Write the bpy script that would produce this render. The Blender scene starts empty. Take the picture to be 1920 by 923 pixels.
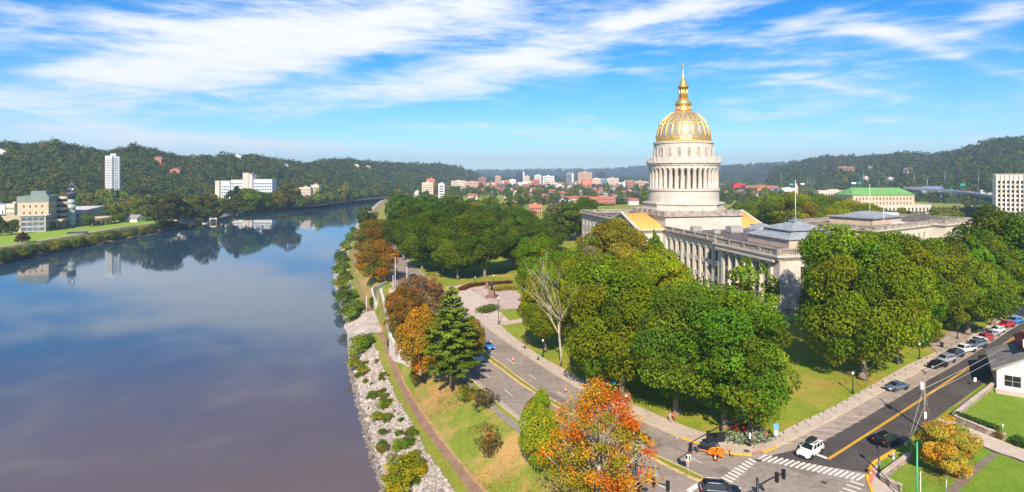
import bpy, bmesh, math, random
import numpy as np
from mathutils import Vector, Matrix, Euler
R = math.radians; PI = math.pi
rnd = random.Random(7); nr = np.random.default_rng(11)
scene = bpy.context.scene; COL = scene.collection
# ---------------------------------------------------------------- camera and survey helpers
F, CX, HY, CH = 1070.0, 960.0, 325.0, 40.0
def G(px, py, z=0.0):
    "survey point: ground point at height z seen in direction px,py of the photo"
    Y = F*(CH-z)/(py-HY); return Vector(((px-CX)/F*Y, Y, z))
def P(px, py, Y): return Vector(((px-CX)/F*Y, Y, CH-(py-HY)*Y/F))
cam = bpy.data.cameras.new('camera'); camo = bpy.data.objects.new('camera', cam); COL.objects.link(camo)
camo.location = (0, 0, CH); camo.rotation_euler = (R(90), 0, 0)
cam.sensor_width = 36; cam.lens = F/1920*36; cam.shift_y = -136.5/1920; cam.clip_end = 30000; cam.clip_start = 0.5
scene.camera = camo
scene.view_settings.view_transform = 'Standard'; scene.view_settings.look = 'None'
scene.view_settings.gamma = 1; scene.view_settings.exposure = .9
# ---------------------------------------------------------------- materials
MATS = {}
def mat(name, col, rough=0.8, var=0.12, scale=0.6, metal=0.0, bump=0.0, spec=0.3, col2=None, scale2=None, detail=5, coat=0):
    if name in MATS: return MATS[name]
    m = bpy.data.materials.new(name); m.use_nodes = True; nt = m.node_tree; N = nt.nodes; L = nt.links
    b = N['Principled BSDF']; b.inputs['Roughness'].default_value = rough; b.inputs['Metallic'].default_value = metal
    b.inputs['Specular IOR Level'].default_value = spec
    if coat: b.inputs['Coat Weight'].default_value = coat; b.inputs['Coat Roughness'].default_value = 0.08
    geo = N.new('ShaderNodeNewGeometry'); n1 = N.new('ShaderNodeTexNoise'); n1.inputs['Scale'].default_value = scale
    n1.inputs['Detail'].default_value = detail; n1.inputs['Roughness'].default_value = 0.65
    L.new(geo.outputs['Position'], n1.inputs['Vector'])
    r = N.new('ShaderNodeMapRange'); r.inputs[1].default_value = .3; r.inputs[2].default_value = .7
    L.new(n1.outputs[0], r.inputs[0])
    mx = N.new('ShaderNodeMix'); mx.data_type = 'RGBA'
    c2 = col2 or tuple(c*(1-var*1.6) for c in col); c1 = col if col2 else tuple(min(1, c*(1+var)) for c in col)
    mx.inputs[6].default_value = (*c1, 1); mx.inputs[7].default_value = (*c2, 1)
    L.new(r.outputs[0], mx.inputs[0]); out = mx.outputs[2]
    if scale2:
        n2 = N.new('ShaderNodeTexNoise'); n2.inputs['Scale'].default_value = scale2; n2.inputs['Detail'].default_value = 3
        L.new(geo.outputs['Position'], n2.inputs['Vector'])
        r2 = N.new('ShaderNodeMapRange'); r2.inputs[1].default_value = .3; r2.inputs[2].default_value = .7
        r2.inputs[3].default_value = 1-var; r2.inputs[4].default_value = 1+var
        L.new(n2.outputs[0], r2.inputs[0])
        mm = N.new('ShaderNodeMix'); mm.data_type = 'RGBA'; mm.blend_type = 'MULTIPLY'; mm.inputs[0].default_value = 1
        L.new(out, mm.inputs[6]); L.new(r2.outputs[0], mm.inputs[7]); out = mm.outputs[2]
    L.new(out, b.inputs['Base Color'])
    if bump:
        bp = N.new('ShaderNodeBump'); bp.inputs['Strength'].default_value = bump; bp.inputs['Distance'].default_value = .15
        L.new(n1.outputs[0], bp.inputs['Height']); L.new(bp.outputs[0], b.inputs['Normal'])
    MATS[name] = m; return m
def leafmat(name, rough=.6, trans=.32, hue=(1, 1, 1)):
    "leaf colour = the tree's own colour times a per-clump variation stored on the leaves"
    m = bpy.data.materials.new(name); m.use_nodes = True; nt = m.node_tree; N = nt.nodes; L = nt.links
    b = N['Principled BSDF']; b.inputs['Roughness'].default_value = rough; b.inputs['Specular IOR Level'].default_value = .06
    oi = N.new('ShaderNodeObjectInfo'); at = N.new('ShaderNodeAttribute'); at.attribute_name = 'tint'
    mx = N.new('ShaderNodeMix'); mx.data_type = 'RGBA'; mx.blend_type = 'MULTIPLY'; mx.inputs[0].default_value = 1
    L.new(oi.outputs['Color'], mx.inputs[6]); L.new(at.outputs['Color'], mx.inputs[7]); L.new(mx.outputs[2], b.inputs['Base Color'])
    tr = N.new('ShaderNodeBsdfTranslucent'); ms = N.new('ShaderNodeMixShader'); ms.inputs[0].default_value = trans
    L.new(mx.outputs[2], tr.inputs[0]); L.new(b.outputs[0], ms.inputs[1]); L.new(tr.outputs[0], ms.inputs[2])
    L.new(ms.outputs[0], N['Material Output'].inputs[0]); return m
LEAF = leafmat('leaf'); NEEDLE = leafmat('needle', .6, .12)
STONE = mat('limestone', (.57, .505, .43), .85, .10, .35, scale2=2.5, bump=.05)
STONE2 = mat('weathered_limestone', (.40, .34, .28), .9, .3, .5, scale2=3)
CONC = mat('pale_concrete', (.52, .42, .33), .9, .12, .5, scale2=4)
CONC2 = mat('plaza_concrete', (.55, .45, .35), .9, .10, .4, scale2=3)
ASPH = mat('boulevard_asphalt', (.30, .245, .20), .9, .16, .12, scale2=1.3)
ASPHD = mat('fresh_asphalt', (.088, .074, .067), .85, .2, .15, scale2=2)
PARK = mat('parking_concrete', (.37, .29, .23), .9, .18, .35, scale2=3)
GLASS = mat('window_glass', (.028, .028, .032), .25, .3, .3, spec=.22)
GLASSB = mat('blue_glass', (.10, .17, .24), .12, .3, .2, spec=.6)
WFRAME = mat('window_frame_paint', (.45, .42, .37), .6)
GOLD = mat('gold_leaf', (.86, .58, .20), .38, .12, .9, metal=.8)
LEADB = mat('blue_grey_lead', (.33, .30, .25), .5, .2, 1.2, metal=.2)
GOLDTILE = mat('gold_tile', (.74, .47, .12), .55, .2, .8, metal=.15, scale2=4)
ROOFD = mat('roof_gravel', (.13, .11, .10), .95, .25, .3, scale2=3)
ROOFM = mat('zinc_roof', (.31, .33, .345), .6, .2, .6, metal=.05)
WHITE = mat('white_paint', (.72, .70, .67), .6, .06, .8)
YELLOW = mat('yellow_paint', (.80, .42, .03), .7, .12, 2)
BLACK = mat('black_metal', (.02, .02, .022), .45, .2, 2)
STEEL = mat('steel', (.35, .36, .37), .4, .1, 1, metal=.6)
BARK = mat('bark', (.20, .16, .12), .95, .3, 1.5, bump=.5)
BARKL = mat('pale_bark', (.42, .36, .28), .9, .25, 1.2, bump=.4)
WOOD = mat('weathered_wood', (.27, .22, .17), .9, .25, 2)
REDP = mat('red_paint', (.55, .03, .02), .5)
ORANGE = mat('orange_paint', (.85, .20, .02), .5)
TEAL = mat('teal_paint', (.05, .36, .26), .5)
BRICK = mat('red_brick', (.42, .17, .11), .9, .2, .5, scale2=3)
TAN = mat('tan_brick', (.56, .42, .30), .9, .12, .4)
GRASS = None
# ---------------------------------------------------------------- mesh builder
class MB:
    def __init__(s): s.v = []; s.f = []; s.m = []; s.sm = []
    def add(s, vs, fs, mi=0, smooth=False):
        o = len(s.v); s.v += [tuple(v) for v in vs]
        for f in fs: s.f.append(tuple(i+o for i in f)); s.m.append(mi); s.sm.append(smooth)
        return s
    def box(s, x0, x1, y0, y1, z0, z1, mi=0, M=None):
        vs = [Vector((x, y, z)) for z in (z0, z1) for y in (y0, y1) for x in (x0, x1)]
        if M: vs = [M @ v for v in vs]
        return s.add(vs, [(0, 2, 3, 1), (4, 5, 7, 6), (0, 1, 5, 4), (1, 3, 7, 5), (3, 2, 6, 7), (2, 0, 4, 6)], mi)
    def cbox(s, c, d, mi=0, rz=0):
        M = Matrix.Translation(Vector(c)) @ Matrix.Rotation(rz, 4, 'Z')
        return s.box(-d[0]/2, d[0]/2, -d[1]/2, d[1]/2, -d[2]/2, d[2]/2, mi, M)
    def prism(s, poly, z0, z1, mi=0):
        n = len(poly)
        a = sum(poly[i][0]*poly[(i+1) % n][1]-poly[(i+1) % n][0]*poly[i][1] for i in range(n))
        if a < 0: poly = poly[::-1]
        vs = [(p[0], p[1], z0) for p in poly]+[(p[0], p[1], z1) for p in poly]
        return s.add(vs, [tuple(range(n-1, -1, -1)), tuple(range(n, 2*n))]+[(i, (i+1) % n, n+(i+1) % n, n+i) for i in range(n)], mi)
    def lathe(s, prof, n=24, c=(0, 0, 0), mi=0, smooth=True, caps=True, a0=0):
        vs = []; fs = []
        for r, z in prof:
            for k in range(n): a = a0+2*PI*k/n; vs.append((c[0]+r*math.cos(a), c[1]+r*math.sin(a), c[2]+z))
        for i in range(len(prof)-1):
            for k in range(n): k2 = (k+1) % n; fs.append((i*n+k, i*n+k2, (i+1)*n+k2, (i+1)*n+k))
        if caps: fs.append(tuple(range(n-1, -1, -1))); fs.append(tuple((len(prof)-1)*n+k for k in range(n)))
        return s.add(vs, fs, mi, smooth)
    def tube(s, pts, rad, n=8, mi=0, smooth=True):
        pts = [Vector(p) for p in pts]; m = len(pts)
        rad = rad if hasattr(rad, '__len__') else [rad]*m
        vs = []; fs = []
        for i, p in enumerate(pts):
            t = (pts[min(i+1, m-1)]-pts[max(i-1, 0)]).normalized()
            a = t.cross(Vector((0, 0, 1)));
            if a.length < 1e-3: a = Vector((1, 0, 0))
            a.normalize(); b = t.cross(a)
            for k in range(n): q = 2*PI*k/n; vs.append(p+(a*math.cos(q)+b*math.sin(q))*rad[i])
        for i in range(m-1):
            for k in range(n): k2 = (k+1) % n; fs.append((i*n+k, (i+1)*n+k, (i+1)*n+k2, i*n+k2))
        fs.append(tuple(range(n))); fs.append(tuple((m-1)*n+k for k in range(n-1, -1, -1)))
        return s.add(vs, fs, mi, smooth)
    def ball(s, c, r, n=10, m=6, mi=0):
        prof = [(max(.001, math.sin(PI*i/m))*1.0, -math.cos(PI*i/m)) for i in range(m+1)]
        r = r if hasattr(r, '__len__') else (r, r, r); o = len(s.v)
        s.lathe(prof, n, (0, 0, 0), mi)
        for i in range(o, len(s.v)): v = s.v[i]; s.v[i] = (c[0]+v[0]*r[0], c[1]+v[1]*r[1], c[2]+v[2]*r[2])
        return s
    def mesh(s, name, mats):
        me = bpy.data.meshes.new(name); me.from_pydata(s.v, [], s.f)
        for m in (mats if isinstance(mats, (list, tuple)) else [mats]): me.materials.append(m)
        me.polygons.foreach_set('material_index', s.m); me.polygons.foreach_set('use_smooth', s.sm); me.update(); return me
    def build(s, name, mats, parent=None, loc=None, rz=0, **kw):
        o = link(name, s.mesh(name, mats), parent, loc, rz)
        tag(o, **kw); return o
def link(name, me, parent=None, loc=None, rz=0):
    o = bpy.data.objects.new(name, me); COL.objects.link(o)
    if parent: o.parent = parent
    if loc is not None: o.location = loc
    o.rotation_euler[2] = rz; return o
def tag(o, label=None, cat=None, group=None, kind=None):
    for k, v in (('label', label), ('category', cat), ('group', group), ('kind', kind)):
        if v: o[k] = v
    return o
def thing(name, label, cat, loc=(0, 0, 0), rz=0, group=None):
    return tag(link(name, None, None, loc, rz), label, cat, group)
def kids(o): return [c for c in bpy.data.objects if c.parent == o]
KC = {}
def dup(root, loc, rz=0, label=None, group=None, scale=None, recolor=None):
    "a copy of a thing with copies of its parts and sub-parts"
    key = root.name
    if key not in KC: KC[key] = [(c, [g for g in bpy.data.objects if g.parent == c]) for c in bpy.data.objects if c.parent == root]
    r = root.copy(); COL.objects.link(r); r.location = loc; r.rotation_euler = (0, 0, rz)
    if scale: r.scale = scale
    if label: r['label'] = label
    if group: r['group'] = group
    for ch, gs in KC[key]:
        c = ch.copy(); COL.objects.link(c); c.parent = r
        if recolor and ch.name.split('.')[0] in recolor: c.color = recolor[ch.name.split('.')[0]]
        for g in gs: d = g.copy(); COL.objects.link(d); d.parent = c
    return r
def npmesh(name, V, Q, mats, tint=None, smooth=False):
    "fast mesh from numpy arrays: V (n,3), Q (m,k) faces, tint (m,3) face colours"
    me = bpy.data.meshes.new(name); n, (m, k) = len(V), Q.shape
    me.vertices.add(n); me.vertices.foreach_set('co', V.astype(np.float32).ravel())
    me.loops.add(m*k); me.loops.foreach_set('vertex_index', Q.astype(np.int32).ravel())
    me.polygons.add(m); me.polygons.foreach_set('loop_start', np.arange(0, m*k, k, dtype=np.int32))
    me.polygons.foreach_set('use_smooth', np.full(m, bool(smooth)))
    me.update(calc_edges=True)
    for x in (mats if isinstance(mats, (list, tuple)) else [mats]): me.materials.append(x)
    if tint is not None:
        a = me.attributes.new('tint', 'FLOAT_COLOR', 'FACE')
        a.data.foreach_set('color', np.c_[tint, np.ones(len(tint))].astype(np.float32).ravel())
    me.validate(); return me
def vnoise(x, y, s, seed=0):
    "cheap smooth value noise on numpy arrays"
    x = np.asarray(x)/s; y = np.asarray(y)/s; xi = np.floor(x).astype(int); yi = np.floor(y).astype(int); fx = x-xi; fy = y-yi
    fx = fx*fx*(3-2*fx); fy = fy*fy*(3-2*fy)
    def h(a, b): q = np.sin(a*127.1+b*311.7+seed*74.7)*43758.5453; return q-np.floor(q)
    return (h(xi, yi)*(1-fx)+h(xi+1, yi)*fx)*(1-fy)+(h(xi, yi+1)*(1-fx)+h(xi+1, yi+1)*fx)*fy
# ================================================================ sun, sky, haze
SUN_EL, SUN_AZ = R(37), R(-5)        # sun behind the viewer, slightly to the left
sd = Vector((math.sin(SUN_AZ)*math.cos(SUN_EL), -math.cos(SUN_AZ)*math.cos(SUN_EL), math.sin(SUN_EL)))   # towards the sun
sl = bpy.data.lights.new('sun', 'SUN'); sl.energy = 4.2; sl.angle = R(.53); sl.color = (1, .885, .73)
so = bpy.data.objects.new('sun', sl); COL.objects.link(so); so.rotation_euler = sd.to_track_quat('Z', 'Y').to_euler(); so.location = (0, -50, 200)
W = bpy.data.worlds.new('World'); scene.world = W; W.use_nodes = True
def build_sky():
    nt = W.node_tree; N = nt.nodes; L = nt.links
    bg = N['Background']; bg.inputs[1].default_value = .086
    sky = N.new('ShaderNodeTexSky'); sky.sky_type = 'NISHITA'; sky.sun_disc = False
    sky.sun_elevation = SUN_EL; sky.sun_rotation = PI-SUN_AZ; sky.altitude = 300; sky.air_density = 1.0; sky.dust_density = .3; sky.ozone_density = 1.5
    hs = N.new('ShaderNodeHueSaturation'); hs.inputs['Saturation'].default_value = 1.3; hs.inputs['Value'].default_value = .94
    ti = N.new('ShaderNodeMix'); ti.data_type = 'RGBA'; ti.blend_type = 'MULTIPLY'; ti.inputs[0].default_value = 1; ti.inputs[7].default_value = (.69, .875, 1.11, 1)
    L.new(sky.outputs[0], ti.inputs[6]); L.new(ti.outputs[2], hs.inputs['Color'])
    tc = N.new('ShaderNodeTexCoord'); sp = N.new('ShaderNodeSeparateXYZ'); L.new(tc.outputs['Generated'], sp.inputs[0])
    def M(op, a, b=None, c=None, clamp=False):
        n = N.new('ShaderNodeMath'); n.operation = op; n.use_clamp = clamp
        for i, v in enumerate((a, b, c)):
            if v is None: continue
            if isinstance(v, (int, float)): n.inputs[i].default_value = v
            else: L.new(v, n.inputs[i])
        return n.outputs[0]
    az = M('ARCTAN2', sp.outputs[0], sp.outputs[1]); el = M('ARCSINE', sp.outputs[2])
    def ae(px, py):
        a = math.atan((px-CX)/F); return a, math.atan((HY-py)/F*math.cos(a))
    # the cirrus: bands of cover (azimuth, elevation) broken up by streaky noise
    bands = [(300, 125, 480, 60, -10, .78), (520, 95, 330, 60, -14, .62), (760, 35, 330, 48, -6, .8), (80, 25, 280, 26, -4, .75), (150, 212, 420, 20, -1, .36),
             (1080, 70, 420, 22, -13, .75), (1330, 12, 260, 14, -5, .6), (1230, 135, 370, 13, 5, .6), (1480, 120, 200, 10, 4, .5), (1760, 95, 240, 20, 27, .72), (1880, 18, 70, 24, 5, 1.0),
             (520, 272, 260, 20, 2, .6), (250, 252, 420, 16, 2, .42), (900, 235, 260, 10, -3, .4), (1600, 285, 200, 14, -3, .38), (1620, 172, 130, 12, 14, .42), (880, 150, 260, 26, -12, .5), (780, 235, 200, 12, 2, .32), (1500, 40, 150, 12, -10, .42),
             (1000, 292, 1100, 22, 0, .15), (1700, 230, 240, 12, 10, .38), (1400, 215, 260, 10, 6, .32), (1150, 255, 300, 12, 3, .32), (1640, 60, 260, 14, 12, .45), (640, 195, 200, 30, -10, .35), (330, 60, 300, 40, -10, .35), (130, 92, 120, 22, -14, -.75), (60, 118, 90, 14, -10, -.3), (950, 215, 240, 30, 0, -.3), (1120, 190, 200, 20, 0, -.3)]
    cov = None
    for px, py, rx, ry, ang, amp in bands:
        a0, e0 = ae(px, py); k = math.cos(a0)**2
        ca, sa = math.cos(R(-ang)), math.sin(R(-ang))
        da = M('SUBTRACT', az, a0); de = M('SUBTRACT', el, e0)
        p = M('ADD', M('MULTIPLY', da, ca), M('MULTIPLY', de, sa)); q = M('SUBTRACT', M('MULTIPLY', de, ca), M('MULTIPLY', da, sa))
        p = M('DIVIDE', p, rx/F*k); q = M('DIVIDE', q, ry/F*k)
        g = M('MULTIPLY', M('EXPONENT', M('MULTIPLY', M('ADD', M('MULTIPLY', p, p), M('MULTIPLY', q, q)), -1.0)), amp)
        cov = g if cov is None else M('ADD', cov, g)
    cb = N.new('ShaderNodeCombineXYZ'); L.new(az, cb.inputs[0]); L.new(el, cb.inputs[1])
    def streak(rot, sc, noise, detail, dist, seed):
        mp = N.new('ShaderNodeMapping'); mp.inputs['Rotation'].default_value = (0, 0, R(rot)); mp.inputs['Scale'].default_value = sc; mp.inputs['Location'].default_value = (seed, seed*.7, 0)
        L.new(cb.outputs[0], mp.inputs[0]); n = N.new('ShaderNodeTexNoise'); n.inputs['Scale'].default_value = noise; n.inputs['Detail'].default_value = detail
        n.inputs['Roughness'].default_value = .62; n.inputs['Distortion'].default_value = dist; L.new(mp.outputs[0], n.inputs[0]); return n.outputs[0]
    n1 = streak(-12, (3.0, 17, 1), 1.0, 9, .6, 3.1); n2 = streak(-8, (8, 44, 1), 1.2, 8, .5, 7.7); n3 = streak(10, (2.2, 5, 1), 1.3, 6, .8, 1.3)
    nn = M('ADD', M('ADD', M('MULTIPLY', n1, 1.9), M('MULTIPLY', n2, 1.3)), M('MULTIPLY', n3, 1.1))      # about 2.15
    d = M('ADD', M('MULTIPLY', M('SUBTRACT', nn, 2.15), 1.3), M('MULTIPLY', cov, .86))
    mr = N.new('ShaderNodeMapRange'); mr.interpolation_type = 'SMOOTHERSTEP'; L.new(d, mr.inputs[0])
    mr.inputs[1].default_value = -.30; mr.inputs[2].default_value = 1.35; mr.inputs[3].default_value = 0; mr.inputs[4].default_value = .97
    mx = N.new('ShaderNodeMix'); mx.data_type = 'RGBA'; mx.clamp_factor = True
    L.new(mr.outputs[0], mx.inputs[0]); L.new(hs.outputs[0], mx.inputs[6]); mx.inputs[7].default_value = (6.6, 6.7, 6.95, 1)
    L.new(mx.outputs[2], bg.inputs[0])
build_sky()
# ================================================================ terrain lines surveyed from the photo
def line(pts, z):
    w = [G(x, y, z) for x, y in pts]; w.sort(key=lambda p: p.y)
    return np.array([p.y for p in w]), np.array([p.x for p in w])
WZ = -8.0
LW = line([(800, 1100), (750, 1000), (722, 923), (700, 865), (688, 820), (672, 760), (662, 720), (655, 690), (652, 650), (650, 612), (645, 598), (637, 575), (630, 550), (625, 520), (628, 490), (640, 465), (655, 440), (670, 418), (690, 395), (708, 380), (722, 369), (738, 361)], WZ)
LT = line([(950, 1100), (890, 1000), (843, 923), (822, 888), (795, 851), (780, 818), (761, 784), (739, 747), (720, 703), (709, 677), (700, 639), (696, 624), (684, 584), (676, 580), (667, 551), (657, 525), (649, 496), (655, 467), (670, 437), (682, 415), (700, 394), (715, 379), (728, 368), (744, 360)], -5.2)
LP = line([(1010, 1100), (935, 1000), (880, 923), (850, 877), (817, 836), (787, 796), (765, 758), (745, 718), (735, 695), (726, 669), (715, 639), (707, 623), (691, 584), (686, 580), (678, 551), (667, 522), (660, 493), (661, 470), (673, 437), (685, 415), (703, 394), (717, 379), (730, 368), (746, 360)], -5.0)
LQ = line([(1040, 1100), (965, 1000), (908, 923), (880, 892), (843, 848), (810, 804), (780, 758), (757, 721), (744, 688), (728, 651), (717, 623), (702, 584), (694, 574), (686, 558), (676, 532), (666, 512), (664, 476), (677, 437), (690, 415), (707, 394), (721, 379), (733, 368), (749, 360)], -5.0)
LL = line([(1400, 1100), (1230, 985), (1130, 915), (1050, 858), (966, 807), (917, 762), (888, 736), (854, 703), (800, 665), (748, 634), (731, 600), (714, 548), (703, 520), (692, 490), (697, 455), (708, 425), (720, 395), (731, 378), (741, 368), (753, 360)], 0)
def X_(l, Y): return np.interp(Y, l[0], l[1])
ROWS = np.unique(np.r_[np.arange(52, 130, .8), np.arange(130, 300, 1.6), np.arange(300, 620, 5), np.geomspace(620, 1250, 50)])
def strip(name, la, za, lb, zb, m, n=1, bumpz=None, kind='structure', rows=ROWS):
    "a band of ground between two surveyed lines"
    V = []; k = n+1
    for i in range(k):
        t = i/n; X = X_(la, rows)*(1-t)+X_(lb, rows)*t; Z = np.full_like(X, za*(1-t)+zb*t)
        if bumpz is not None and 0 < i < n: Z = Z+bumpz(X, rows)
        V.append(np.c_[X, rows, Z])
    V = np.concatenate(V); r = len(rows); q = []
    for i in range(n):
        a = i*r+np.arange(r-1); q.append(np.c_[a, a+r, a+r+1, a+1])
    o = link(name, npmesh(name, V, np.concatenate(q), m, smooth=True)); tag(o, kind=kind); return o
def grassmat(name, g1, g2, dry, thr, scale=.08, far=False):
    m = mat(name, g1, .95, .25, .35, col2=g2, scale2=3.5); nt = m.node_tree; N = nt.nodes; L = nt.links; b = N['Principled BSDF']
    src = b.inputs['Base Color'].links[0].from_socket; geo = N.new('ShaderNodeNewGeometry')
    n = N.new('ShaderNodeTexNoise'); n.inputs['Scale'].default_value = scale; n.inputs['Detail'].default_value = 8; n.inputs['Roughness'].default_value = .7
    L.new(geo.outputs['Position'], n.inputs[0]); r = N.new('ShaderNodeMapRange'); r.inputs[1].default_value = thr; r.inputs[2].default_value = thr+.16; L.new(n.outputs[0], r.inputs[0])
    mx = N.new('ShaderNodeMix'); mx.data_type = 'RGBA'; L.new(r.outputs[0], mx.inputs[0]); L.new(src, mx.inputs[6]); mx.inputs[7].default_value = (*dry, 1); L.new(mx.outputs[2], b.inputs['Base Color'])
    return m
GR_LAWN = grassmat('lawn_grass', (.25, .29, .018), (.16, .22, .012), (.40, .28, .06), .48, .07)
GR_BANK = grassmat('dry_bank_grass', (.21, .25, .022), (.14, .19, .02), (.42, .25, .09), .44, .11)
GR_STRIP = grassmat('path_verge_grass', (.25, .26, .03), (.19, .21, .02), (.34, .24, .08), .56, .1)
GR_NEAR = grassmat('corner_lawn_grass', (.19, .28, .018), (.12, .21, .012), (.27, .26, .04), .58, .12)
GR_FAR = grassmat('campus_lawn_grass', (.26, .38, .025), (.20, .32, .02), (.25, .25, .05), .62, .05)
DIRT = mat('trodden_path', (.30, .18, .12), .95, .2, .5, scale2=3)
ROCKB = mat('rock_bed', (.40, .36, .31), .95, .3, .8, scale2=4, bump=.6)
# the ground: one sheet from the riverside out to the horizon
def ground_sheet():
    V = []; Qs = []; rows = np.unique(np.r_[np.arange(30, 300, 3), np.arange(300, 620, 8), np.geomspace(620, 1250, 40), np.geomspace(1250, 16000, 30)])
    ext = np.interp(rows, [30, 300, 1250, 16000], [160, 450, 1600, 14000])
    left = np.where(rows < 1250, X_(LL, rows), X_(LL, 1250)-(rows-1250)*1.1)
    nc = 30
    for i in range(nc+1): t = (i/nc)**1.5; V.append(np.c_[left+(ext-left)*t, rows, np.zeros_like(rows)])
    V = np.concatenate(V); r = len(rows)
    for i in range(nc): a = i*r+np.arange(r-1); Qs.append(np.c_[a, a+r, a+r+1, a+1])
    tag(link('ground', npmesh('ground', V, np.concatenate(Qs), GR_LAWN)), kind='structure')
ground_sheet()
strip('riverside_slope', LQ, -5.0, LL, 0, GR_BANK, 8, lambda X, Y: (vnoise(X, Y, 6)-.5)*.35+.2)
strip('river_path', LP, -5.0, LQ, -5.0, DIRT, 1)
strip('path_verge', LT, -5.2, LP, -5.0, GR_STRIP, 2)
strip('rocky_bank', LW, WZ, LT, -5.2, ROCKB, 6, lambda X, Y: (vnoise(X, Y, 2.2)-.5)*.5)
L2 = (LW[0], LW[1]-14)
strip('river_bed', L2, -13, LW, WZ, DIRT, 1)
# low timber edging on the lawn side of the path
mb = MB()
for y0, y1 in ((60, 182),):
    ys = np.arange(y0, y1, 2.0)
    for a, b in zip(ys[:-1], ys[1:]):
        xa, xb = X_(LQ, a), X_(LQ, b); mb.prism([(xa+.05, a), (xb+.05, b), (xb+.38, b), (xa+.38, a)], -5.1, -4.72)
mb.build('path_edging', mat('edging_timber', (.50, .30, .17), .9, .25, 1), label='long low timber edging along the lawn side of the river path', cat='edging')
# water
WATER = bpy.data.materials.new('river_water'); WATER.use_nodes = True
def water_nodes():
    nt = WATER.node_tree; N = nt.nodes; L = nt.links; b = N['Principled BSDF']
    b.inputs['Roughness'].default_value = .045; b.inputs['IOR'].default_value = 1.42; b.inputs['Specular IOR Level'].default_value = .5; b.inputs['Specular Tint'].default_value = (.40, .75, 1, 1)
    geo = N.new('ShaderNodeNewGeometry'); n = N.new('ShaderNodeTexNoise'); n.inputs['Scale'].default_value = .012; n.inputs['Detail'].default_value = 4
    L.new(geo.outputs['Position'], n.inputs[0]); mx = N.new('ShaderNodeMix'); mx.data_type = 'RGBA'
    # silt-brown near the bank, fading outward to blue that paints in the sky's reflection
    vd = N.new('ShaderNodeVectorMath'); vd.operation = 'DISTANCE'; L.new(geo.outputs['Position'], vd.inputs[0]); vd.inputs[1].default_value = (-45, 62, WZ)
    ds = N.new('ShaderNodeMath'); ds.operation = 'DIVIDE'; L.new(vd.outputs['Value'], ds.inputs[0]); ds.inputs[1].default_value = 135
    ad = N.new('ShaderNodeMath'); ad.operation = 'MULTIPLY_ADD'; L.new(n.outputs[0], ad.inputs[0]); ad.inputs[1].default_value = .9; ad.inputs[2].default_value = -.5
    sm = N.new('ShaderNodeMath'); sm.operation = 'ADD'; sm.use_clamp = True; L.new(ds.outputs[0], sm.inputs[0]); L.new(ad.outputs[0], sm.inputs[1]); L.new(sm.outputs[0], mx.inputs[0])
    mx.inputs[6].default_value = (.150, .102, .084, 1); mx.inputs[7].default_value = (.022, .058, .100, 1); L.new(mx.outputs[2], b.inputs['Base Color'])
    n2 = N.new('ShaderNodeTexNoise'); n2.inputs['Scale'].default_value = .22; n2.inputs['Detail'].default_value = 3
    L.new(geo.outputs['Position'], n2.inputs[0]); bp = N.new('ShaderNodeBump'); bp.inputs['Strength'].default_value = .035; bp.inputs['Distance'].default_value = .12
    L.new(n2.outputs[0], bp.inputs['Height']); L.new(bp.outputs[0], b.inputs['Normal'])
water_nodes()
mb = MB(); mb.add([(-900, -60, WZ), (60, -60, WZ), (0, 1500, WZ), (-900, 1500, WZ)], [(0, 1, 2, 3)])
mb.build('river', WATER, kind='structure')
# left bank
LW2 = line([(-300, 560), (0, 495), (60, 482), (113, 471), (225, 450), (327, 429), (375, 417), (440, 402.5), (510, 393), (552, 387), (588, 380), (640, 372), (690, 366.5), (730, 361.5), (740, 358)], WZ)
LB2 = line([(-300, 515), (0, 464), (141, 441), (239, 424.5), (296, 418), (340, 411), (375, 404), (440, 393), (510, 385), (552, 380), (588, 373.5), (640, 367), (690, 362), (733, 357)], -2)
rows2 = np.unique(np.r_[np.arange(190, 520, 4), np.arange(520, 1500, 10)])
strip('far_river_bank', LB2, -2, LW2, WZ, mat('muddy_bank', (.20, .17, .08), .95, .3, .2), 3, lambda X, Y: (vnoise(X, Y, 8)-.5)*1.2, rows=rows2)
LF2 = (LB2[0], LB2[1]-1100)
strip('campus_lawn', LF2, -2, LB2, -2, GR_FAR, 6, rows=rows2)
FOREST_FLOOR = mat('forest_floor', (.05, .06, .02), .95, .3, .05)
# ================================================================ hills
def hill(name, a0, a1, sky, base, ridge, y0f=.86, tree=10, n=6, seed=0, zb=-3.0, back=1.7):
    "hills rising from the valley floor at base(px) to ridge(px), their skyline as surveyed"
    A = np.arange(a0, a1+1, 10.0); sk = np.interp(A, *zip(*sky)); Yb = np.interp(A, *zip(*base)); Yr = np.interp(A, *zip(*ridge))
    Zr = CH-(sk-HY)*Yr/F-tree
    T = np.r_[np.linspace(-.25, 1, 30), np.linspace(1.06, back, 8)]
    V = []
    for t in T:
        Y = Yb+(Yr-Yb)*t; tt = np.clip(t, 0, 1); s = tt*tt*(3-2*tt)*.55+tt*.45
        X = (A-CX)/F*Y
        amp = np.clip(tt*(1-tt)*4, 0, 1)
        Z = zb+(Zr-zb)*s+amp*(Zr-zb)*.38*(vnoise(X, Y, 150, seed)+.5*vnoise(X, Y, 60, seed)-.75)
        if t > 1: Z = Z-(t-1)*(Zr-zb)*1.1
        if t < 0: Z = np.full_like(Z, zb-1)
        V.append(np.c_[X, Y, Z])
    V = np.array(V); r = len(A); q = []
    for i in range(len(T)-1): a = i*r+np.arange(r-1); q.append(np.c_[a, a+1, a+r+1, a+r])
    tag(link(name, npmesh(name, V.reshape(-1, 3), np.concatenate(q), FOREST_FLOOR, smooth=True)), kind='structure')
    return dict(A=A, T=T, V=V, Yb=Yb, Yr=Yr)
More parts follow.
